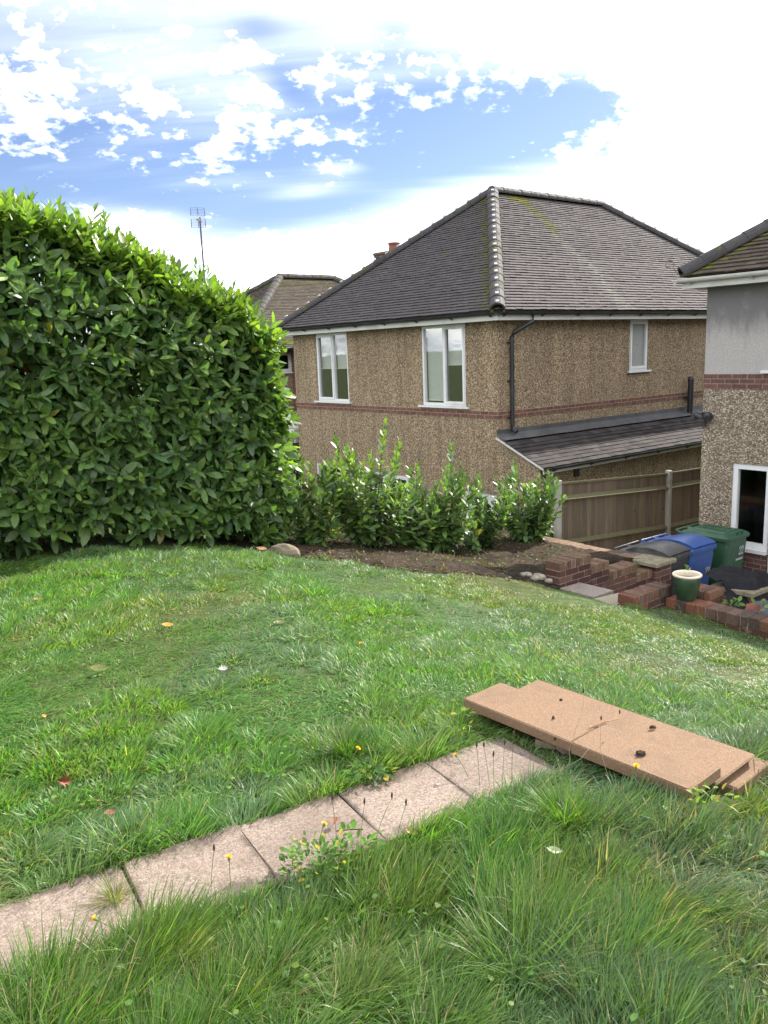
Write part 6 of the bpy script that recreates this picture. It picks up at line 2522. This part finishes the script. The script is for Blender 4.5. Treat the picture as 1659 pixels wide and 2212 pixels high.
# ================================================================== SMALL THINGS ON THE GROUND
def leaf_outline(kind):
    if kind == 'oak':
        pts = []
        for t, w in ((0, 0.03), (0.12, 0.10), (0.2, 0.07), (0.32, 0.30), (0.40, 0.14), (0.55, 0.40), (0.62, 0.16), (0.78, 0.26), (0.86, 0.10), (1.0, 0.0)):
            pts.append((t, w))
        return pts
    return [(0, 0.03), (0.2, 0.20), (0.45, 0.27), (0.7, 0.20), (0.9, 0.08), (1, 0)]


def fallen_leaf(label, x, y, z, size, rot, mat, kind='plain', curl=0.35, tilt=0.0, group='fallen leaves on the grass and path'):
    size *= 0.62
    q = MB()
    o_ = leaf_outline(kind)
    up1, mid, up2 = [], [], []
    for t, w in o_:
        zc = curl * size * (t - 0.5) ** 2
        mid.append(q.vert((size * (t - 0.5), 0, zc)))
        up1.append(q.vert((size * (t - 0.5) + 0.1 * size * w, w * size, zc + curl * size * w * 0.9)))
        up2.append(q.vert((size * (t - 0.5) + 0.1 * size * w, -w * size, zc + curl * size * w * 0.6)))
    for k in range(len(o_) - 1):
        q.face((mid[k], mid[k + 1], up1[k + 1], up1[k]))
        q.face((mid[k + 1], mid[k], up2[k], up2[k + 1]))
    q.tube([(-0.5 * size, 0, curl * size * 0.25), (-0.7 * size, 0.03 * size, curl * size * 0.4)], 0.0012, 4)
    o = q.build('fallen_leaf', M[mat], None, (x, y, z - (0.045 if z > ground_at(x, y) + 0.05 else 0)), smooth=False)
    o.rotation_euler = (tilt, tilt * 0.4, rot)
    return tag(o, label, 'leaf', group)


def gz(x, y, d=0.0):
    return ground_at(x, y) + d


fallen_leaf('large dark red oak leaf standing up in the grass at lower left', -1.36, 3.06, gz(-1.36, 3.06, 0.11), 0.11, 0.9, 'leaf_rust', 'oak', 1.1, 1.1)
fallen_leaf('dark red oak leaf lying on the middle path slab', -0.23, 2.76, 0.036, 0.085, 1.2, 'leaf_rust', 'oak', 0.35)
fallen_leaf('curled tan leaf at the lower edge of the path, right of the oak leaf', 0.06, 2.70, 0.06, 0.085, -0.5, 'leaf_tan', 'plain', 0.7, 0.3)
fallen_leaf('bright orange leaf on the lawn left of centre', -1.47, 5.18, gz(-1.47, 5.18, 0.07), 0.13, 0.3, 'leaf_orange', 'plain', 0.4, 0.3)
fallen_leaf('brownish pink leaf on the lawn near the hedge at far left', -2.61, 5.86, gz(-2.61, 5.86, 0.07), 0.12, 0.2, 'leaf_tan', 'plain', 0.4, 0.2)
fallen_leaf('yellow green laurel leaf lying in the grass at left', -1.66, 4.39, gz(-1.66, 4.39, 0.08), 0.17, 0.15, 'leaf_yellowgreen', 'plain', 0.3, 0.3)
fallen_leaf('pale grey lilac crumpled leaf on the lawn', -0.94, 4.31, gz(-0.94, 4.31, 0.09), 0.105, 0.8, 'leaf_grey', 'oak', 0.8, 0.3)
fallen_leaf('pale buff leaf half sunk in the lawn beyond the grey lilac leaf', -0.73, 5.21, gz(-0.73, 5.21, 0.06), 0.14, 0.6, 'leaf_yellowgreen', 'plain', 0.3, 0.2)
fallen_leaf('small orange leaf in the grass at the left edge', -1.73, 3.78, gz(-1.73, 3.78, 0.08), 0.06, 1.4, 'leaf_orange', 'plain', 0.5, 0.8)
fallen_leaf('reddish brown curled leaf in the foreground grass at right', 0.43, 2.19, gz(0.43, 2.19, 0.13), 0.085, 1.9, 'leaf_rust', 'oak', 0.8, 0.4)
fallen_leaf('pale green leaf lying on the foreground grass, right of centre', 0.53, 2.45, gz(0.53, 2.45, 0.14), 0.085, -0.3, 'leaf_palegreen', 'plain', 0.5, 0.2)
fallen_leaf('pinkish leaf in the grass above the strap leaf clump', -1.09, 2.83, gz(-1.09, 2.83, 0.10), 0.075, 0.7, 'leaf_rust', 'plain', 0.4, 0.4)
fallen_leaf('red and white leaf lying on the long tan slab', 0.905, 3.70, 0.072, 0.075, 0.2, 'leaf_rust', 'plain', 0.5, 0.1)
fallen_leaf('orange brown leaf on the lawn beyond the tan slabs', 1.28, 4.62, gz(1.28, 4.62, 0.07), 0.10, 0.1, 'leaf_orange', 'plain', 0.4, 0.2)
fallen_leaf('rust brown leaf lying in front of the stone by the hedge end', -1.30, 8.33, gz(-1.30, 8.33, 0.05), 0.20, -0.3, 'leaf_tan', 'plain', 0.3, 0.2)

# flecks of bark on the slabs
for k, (x, y, z, s, lab) in enumerate(((1.02, 3.045, 0.106, 0.036, 'flat dark bark flake on the right end of the tan slabs'), (0.80, 3.58, 0.107, 0.016, 'small dark bark crumb near the left end of the tan slabs'),
                                       (0.72, 3.40, 0.106, 0.012, 'tiny dark bark crumb in the middle of the short tan slab'), (1.16, 3.36, 0.064, 0.028, 'thin bark strip near the back edge of the long tan slab'), (0.69, 3.19, 0.107, 0.012, 'bark crumb at the seam between the two top tan slabs'))):
    q = MB()
    rr3 = random.Random(60 + k)
    for j in range(4 if s > 0.03 else 1):
        cx, cy = rr3.uniform(-s * 0.5, s * 0.5), rr3.uniform(-s * 0.4, s * 0.4)
        n = 7
        lo, hi3 = [], []
        for i in range(n):
            a = 6.283 * i / n
            rd = s * rr3.uniform(0.35, 0.7)
            lo.append(q.vert((cx + rd * math.cos(a), cy + rd * 0.6 * math.sin(a), 0)))
            hi3.append(q.vert((cx + rd * 0.8 * math.cos(a), cy + rd * 0.5 * math.sin(a), rr3.uniform(0.004, 0.016))))
        for i in range(n):
            q.face((lo[i], lo[(i + 1) % n], hi3[(i + 1) % n], hi3[i]))
        q.face(hi3)
    o = q.build('bark_flake', M['bark_piece'], None, (x, y, z))
    tag(o, lab, 'bark', 'bark flakes on the tan slabs')
q = MB()
q.tube([(-0.07, -0.035, 0.004), (0.0, 0.004, 0.006), (0.08, 0.035, 0.004)], 0.003, 5)
o = q.build('twig', M['leaf_tan'], None, (0.93, 3.33, 0.106))
tag(o, 'thin brown twig lying on the tan slabs', 'twig')
q = MB()
q.tube([(-0.05, 0.0, 0.003), (0.0, 0.003, 0.005), (0.05, 0.004, 0.003)], 0.0022, 5)
o = q.build('twig', M['bark_piece'], None, (-0.17, 2.70, 0.03))
tag(o, 'short dark twig on the path beside the dark red oak leaf', 'twig')


def flower(label, x, y, h, lean, seed, z0=None):
    """yellow hawkbit on a thin stem"""
    z = gz(x, y) if z0 is None else z0
    t = thing('yellow_flower', label, 'flower', (x, y, z), 0, 'yellow flowers on thin stems')
    rr4 = random.Random(seed)
    q = MB()
    pts = [Vector((lean[0] * (i / 5) ** 1.6, lean[1] * (i / 5) ** 1.6, h * (i / 5) * (1 - 0.10 * (i / 5)))) for i in range(6)]
    q.tube(pts, 0.0014, 5)
    q.build('stem', M['stalk_green'], t)
    c = pts[-1]
    d = (pts[-1] - pts[-2]).normalized()
    e1 = d.cross(Vector((0.3, 0.5, 0.1))).normalized()
    e2 = d.cross(e1)
    q = MB()
    for ring, (n, rad, lift) in enumerate(((15, 0.013, 0.006), (12, 0.010, 0.009), (8, 0.006, 0.011))):
        for i in range(n):
            a = 6.283 * i / n + ring * 0.2 + rr4.uniform(-0.1, 0.1)
            dr = e1 * math.cos(a) + e2 * math.sin(a)
            tg = -e1 * math.sin(a) + e2 * math.cos(a)
            b, m_, p = c + d * 0.003 + dr * 0.001, c + d * lift + dr * rad * 0.7, c + d * (lift + 0.002) + dr * rad
            q.poly([b, m_ + tg * 0.0022, p, m_ - tg * 0.0022])
    q.build('petals', M['petal_yellow'], t)
    q = MB()
    q.tube([c - d * 0.010, c - d * 0.003, c + d * 0.004], 0.004, 7, rads=[0.002, 0.0045, 0.005])
    q.build('calyx', M['stalk_green'], t)


flower('yellow flower standing in front of the path beside the leafy weed', -0.285, 2.585, 0.14, (0.03, 0.03), 1)
flower('yellow flower at the upper path edge in the dark grass tuft', -0.20, 3.17, 0.13, (0.05, 0.01), 2)
flower('yellow flower over the path slab left of the leafy weed', -0.56, 2.43, 0.12, (0.0, 0.01), 3)
flower('yellow flower above the path slab near the dark seed stalks', 0.31, 3.07, 0.12, (-0.05, 0.03), 4)
flower('yellow flower bent over the path at the lower left', -0.78, 2.14, 0.12, (-0.13, 0.02), 5)
flower('yellow flower in the long grass in front of the tan slabs', 0.93, 2.88, 0.15, (0.0, -0.02), 6)
flower('yellow flower far back on the middle of the lawn', -0.14, 4.40, 0.14, (-0.02, 0.01), 7)

# dark ribwort heads on wiry stalks
for k, (x, y, h, lx, lab) in enumerate(((-0.215, 2.66, 0.19, -0.01, 'dark seed head on a tall stalk just left of the oak leaf'), (-0.13, 2.66, 0.17, 0.02, 'dark seed head on a leaning stalk right of the oak leaf'),
                                        (-0.08, 2.64, 0.20, 0.07, 'dark seed head on a slanting stalk over the slab joint'), (0.0, 2.66, 0.16, 0.04, 'dark seed head at the lower path edge by the curled tan leaf'),
                                        (-0.62, 2.40, 0.16, 0.02, 'dark seed head on a lone stalk over the left path slab'), (0.345, 2.99, 0.20, -0.01, 'dark seed head, leftmost of the row at the end of the path'),
                                        (0.385, 3.00, 0.19, -0.02, 'dark seed head, second in the row at the end of the path'), (0.40, 2.98, 0.16, 0.0, 'short dark seed head low in the row at the end of the path'),
                                        (0.435, 2.99, 0.20, 0.012, 'dark seed head, slightly bent, right of the short one at the end of the path'), (0.475, 3.01, 0.22, 0.01, 'tallest dark seed head in the row at the end of the path'),
                                        (0.55, 3.00, 0.16, 0.0, 'dark seed head at the right end of the row near the tan slabs'))):
    t = thing('seed_stalk', lab, 'seed stalk', (x, y, gz(x, y)), 0, 'dark seed stalks along the path')
    q = MB()
    pts = [Vector((lx * (i / 4) ** 1.5, 0.01 * (i / 4), h * i / 4)) for i in range(5)]
    q.tube(pts, 0.0011, 5)
    q.build('stalk', M['stalk_green'], t)
    q = MB()
    c = pts[-1]
    q.tube([c - Vector((0, 0, 0.002)), c + Vector((0, 0, 0.008)), c + Vector((0.001, 0, 0.018)), c + Vector((0.001, 0, 0.023))], 0.004, 7, rads=[0.002, 0.0042, 0.0034, 0.001])
    q.build('seed_head', M['seed_brown'], t)
# wiry stalks crossing the tan slabs
for k, (pts, lab) in enumerate(((((0.50, 2.98, 0.0), (0.75, 3.0, 0.12), (0.93, 3.18, 0.20), (0.98, 3.25, 0.19)), 'long bent seed stalk reaching across the tan slabs'),
                                (((0.86, 2.93, 0.0), (0.83, 3.0, 0.14), (0.845, 3.05, 0.245)), 'upright seed stalk in front of the middle of the tan slabs'),
                                (((0.70, 2.95, 0.0), (0.71, 3.02, 0.15), (0.80, 3.16, 0.26), (0.81, 3.2, 0.31)), 'tall thin seed stalk in front of the short tan slab'))):
    b = Vector(pts[0])
    t = thing('seed_stalk', lab, 'seed stalk', (b.x, b.y, gz(b.x, b.y)), 0, 'seed stalks over the tan slabs')
    q = MB()
    q.tube([Vector(p) - Vector((b.x, b.y, 0)) for p in pts], 0.0009, 5)
    q.build('stalk', M['stalk_straw'], t)
    c = Vector(pts[-1]) - Vector((b.x, b.y, 0))
    q = MB()
    q.tube([c, c + Vector((0, 0, 0.008)), c + Vector((0, 0, 0.02))], 0.004, 6, rads=[0.002, 0.004, 0.001])
    q.build('seed_head', M['seed_brown'], t)


def weed(name, label, x, y, z, n, size, spread, col, seed, up_=0.5, group=None, cat='weed'):
    rng = np.random.default_rng(seed)
    a = rng.uniform(0, 6.28, n)
    rad = spread * np.sqrt(rng.random(n))
    P = np.stack([rad * np.cos(a) * 1.6, rad * np.sin(a), rng.uniform(0.0, 0.05, n) * (1 + up_)], -1)
    A = np.stack([np.cos(a + rng.normal(0, 0.5, n)), np.sin(a + rng.normal(0, 0.5, n)), rng.uniform(0.0, 1.0, n) * up_ * 2], -1)
    N = np.array([0, 0, 1.0]) + rng.normal(0, 0.3, (n, 3))
    L = size * rng.uniform(0.6, 1.25, n)
    c = np.array([col]) * rng.uniform(0.7, 1.35, (n, 1))
    c = np.where((rng.random(n) < 0.08)[:, None], np.array([[0.38, 0.30, 0.06]]), c)
    V, T, Q, C = leaf_arrays(P, A, N, L, L * 0.55, rng.uniform(0, 0.3, n), rng.uniform(0.1, 0.35, n), c)
    o = np_mesh(name, V, [T, Q], C, M['weed_leaf'], None, (x, y, z))
    return tag(o, label, cat, group)


weed('leafy_weed', 'clump of small round-leaved weeds overhanging the lower path edge', -0.26, 2.485, 0.03, 260, 0.024, 0.085, (0.075, 0.150, 0.032), 5, 0.7)
weed('leafy_weed', 'upright leafy weed rising beside the round-leaved clump', -0.14, 2.56, 0.03, 40, 0.036, 0.05, (0.085, 0.185, 0.028), 6, 0.45)
weed('leafy_weed', 'flat dandelion rosette at the upper path edge under the dark grass tuft', -0.10, 3.10, 0.012, 50, 0.040, 0.06, (0.055, 0.120, 0.030), 7, 0.15)
weed('leafy_weed', 'yellow green dandelion leaves in front of the right end of the tan slabs', 1.14, 2.66, gz(1.14, 2.66, 0.10), 22, 0.030, 0.05, (0.12, 0.22, 0.025), 8, 0.6)
weed('leafy_weed', 'bright dandelion leaves growing behind the strip of grass by the short tan slab', 0.27, 3.50, gz(0.27, 3.50, 0.05), 26, 0.030, 0.07, (0.12, 0.21, 0.026), 9, 0.8)
weed('leafy_weed', 'bright green weed behind the old low wall next to the flowerpot', *XY(-3.42, 6.66), -1.0, 18, 0.065, 0.05, (0.13, 0.24, 0.06), 10, 0.5)
weed('leafy_weed', 'narrow pale green weed behind the old low wall near the grey sack', *XY(-3.40, 6.95), -1.0, 7, 0.08, 0.03, (0.16, 0.22, 0.06), 11, 1.2)
sd_ = weed('leaf', '', 0, 0, 0.0, 9, 0.045, 0.012, (0.12, 0.22, 0.05), 12, 1.2, cat=None)
sd_.parent = spr
for k_ in ('label', 'category'):
    if k_ in sd_:
        del sd_[k_]
# yellowing weeds under and behind the shrubs on the neighbour's side
for k, (u, w, n, s, col, lab) in enumerate(((-5.95, 2.65, 420, 0.07, (0.17, 0.20, 0.05), 'yellowing bramble growth between the two leftmost shrubs'), (-6.55, 2.9, 140, 0.08, (0.20, 0.19, 0.045), 'yellow leaved weeds at the foot of the hedge end'),
                                            (-5.1, 2.6, 200, 0.06, (0.12, 0.17, 0.05), 'pale green weeds behind the tallest shrub'))):
    x, y = XY(u, w)
    o = weed('bramble', lab, x, y, gz(x, y), n, s, 0.30, col, 30 + k, 1.0, None, 'weed')
    o['kind'] = 'stuff'
    rngz = np.random.default_rng(k)
    me = o.data
    co = np.zeros(len(me.vertices) * 3, np.float32)
    me.vertices.foreach_get('co', co)
    co = co.reshape(-1, 11, 3)
    co[:, :, 2] += rngz.uniform(0, 0.45, (len(co), 1)).astype(np.float32)
    me.vertices.foreach_set('co', co.ravel())
    me.update()


# stones
def stone(label, x, y, z, r, sx, sy, sz, mat, seed, cat='stone', group=None):
    q = MB()
    rr5 = random.Random(seed)
    N1, N2 = 14, 8
    rows = []
    for i in range(N2 + 1):
        v = math.pi * i / N2
        row = []
        for k in range(N1):
            a = 6.283 * k / N1
            p = np.array([math.cos(a) * math.sin(v), math.sin(a) * math.sin(v), math.cos(v)])
            n_ = 0.75 + 0.5 * float(fbm(np.array([p[0] * 1.6 + seed]), np.array([p[1] * 1.6 + p[2]]), seed, 3)[0])
            row.append(q.vert((p[0] * r * sx * n_, p[1] * r * sy * n_, p[2] * r * sz * n_)))
        rows.append(row)
    for i in range(N2):
        for k in range(N1):
            q.face((rows[i][k], rows[i + 1][k], rows[i + 1][(k + 1) % N1], rows[i][(k + 1) % N1]))
    o = q.build('stone', M[mat], None, (x, y, z), smooth=False)
    o.rotation_euler = (0, 0, rr5.uniform(-0.4, 0.4))
    return tag(o, label, cat, group)


stone('large buff stone at the lawn edge by the end of the hedge', -1.08, 8.36, gz(-1.08, 8.36, 0.04), 0.13, 1.35, 0.7, 0.75, 'stone_buff', 3)
for k, (du, dw_, r, lab) in enumerate(((-4.46, 4.93, 0.065, 'pale broken flint stone next to the end of the stepped wall'), (-4.55, 4.84, 0.05, 'flat pale flint left of the broken stone by the stepped wall'),
                                       (-4.60, 5.0, 0.045, 'small brown flint in front of the pale ones by the stepped wall'), (-4.42, 5.04, 0.04, 'small flint against the corner of the stepped wall'), (-4.66, 4.88, 0.035, 'smallest flint furthest from the stepped wall'))):
    x, y = XY(du, dw_)
    stone(lab, x, y, gz(x, y, 0.05), r, 1.2, 0.9, 0.75, 'stone_flint', 10 + k, group='flint stones by the stepped wall')
# broken terracotta and moss on the wall, dry stalks along its foot
q = MB()
for k in range(9):
    a0, a1 = R(-60 + 20 * k), R(-40 + 20 * k)
    q.poly([(0.07 * math.cos(a0), 0.07 * math.sin(a0), 0), (0.07 * math.cos(a1), 0.07 * math.sin(a1), 0), (0.08 * math.cos(a1), 0.08 * math.sin(a1), 0.075 - 0.004 * (k % 3) * 3), (0.08 * math.cos(a0), 0.08 * math.sin(a0), 0.07)])
tsx, tsy = XY(-3.68, 7.02)
o = q.build('pot_shard', M['terracotta'], None, (tsx, tsy, -0.916))
tag(o, 'broken terracotta pot shard on the old low wall', 'pot shard')
rr6 = random.Random(31)
for k, (w_, h, lab) in enumerate(((6.42, 0.10, 'dry straw stalk in front of the flowerpot at the wall foot'), (6.62, 0.16, 'bent dry stalk left of the middle of the low wall'), (6.72, 0.13, 'thin dry stalk in the middle of the low wall foot'),
                                  (6.83, 0.17, 'arched dry stalk right of the middle of the low wall foot'), (7.06, 0.20, 'tall dry stalk at the low wall foot by the right edge'), (7.12, 0.12, 'short forked dry stalk at the right edge by the low wall'))):
    x, y = XY(-3.98, w_)
    t = thing('dry_stalk', lab, 'dry stalk', (x, y, gz(x, y)), rr6.uniform(0, 6), 'dry stalks along the low wall')
    q = MB()
    l_ = rr6.uniform(-0.04, 0.04)
    q.tube([(0, 0, 0), (l_ * 0.3, 0, h * 0.6), (l_, 0.01, h), (l_ * 1.7, 0.01, h * 1.02)], 0.0022, 5)
    q.build('stalk', M['stalk_straw'], t)

# one bare tree far behind the roofs
ft = thing('tree', 'pale misty tree top far behind the roofs', 'tree', (-2.75, 56.0, -4.0))
q = MB()
rr7 = random.Random(17)
q.tube([(0, 0, 0), (0.1, 0, 4), (0.0, 0, 8.2)], 0.3, 8, rads=[0.32, 0.24, 0.12])
tips = []
for k in range(26):
    b = Vector((0, 0, rr7.uniform(4.5, 8.0)))
    d = Vector((rr7.uniform(-1, 1), rr7.uniform(-1, 1), rr7.uniform(0.35, 1.0))).normalized() * rr7.uniform(1.2, 2.6)
    q.tube([b, b + d * 0.5 + Vector((0, 0, 0.1)), b + d], 0.06, 5, rads=[0.07, 0.045, 0.015])
    tips += [b + d * f for f in (0.55, 0.75, 1.0)]
q.build('trunk', M['laurel_stem'], ft)
n = 2600
ti = np.array([tuple(p) for p in tips])[RNG.integers(0, len(tips), n)] + RNG.normal(0, 0.33, (n, 3))
V, T, Q, C = leaf_arrays(ti, rand_unit(n), rand_unit(n), RNG.uniform(0.10, 0.2, n), RNG.uniform(0.06, 0.12, n), np.zeros(n), np.zeros(n), np.array([[0.09, 0.10, 0.06]]) * RNG.uniform(0.7, 1.3, (n, 1)))
np_mesh('crown', V, [T, Q], C, M['weed_leaf'], ft)
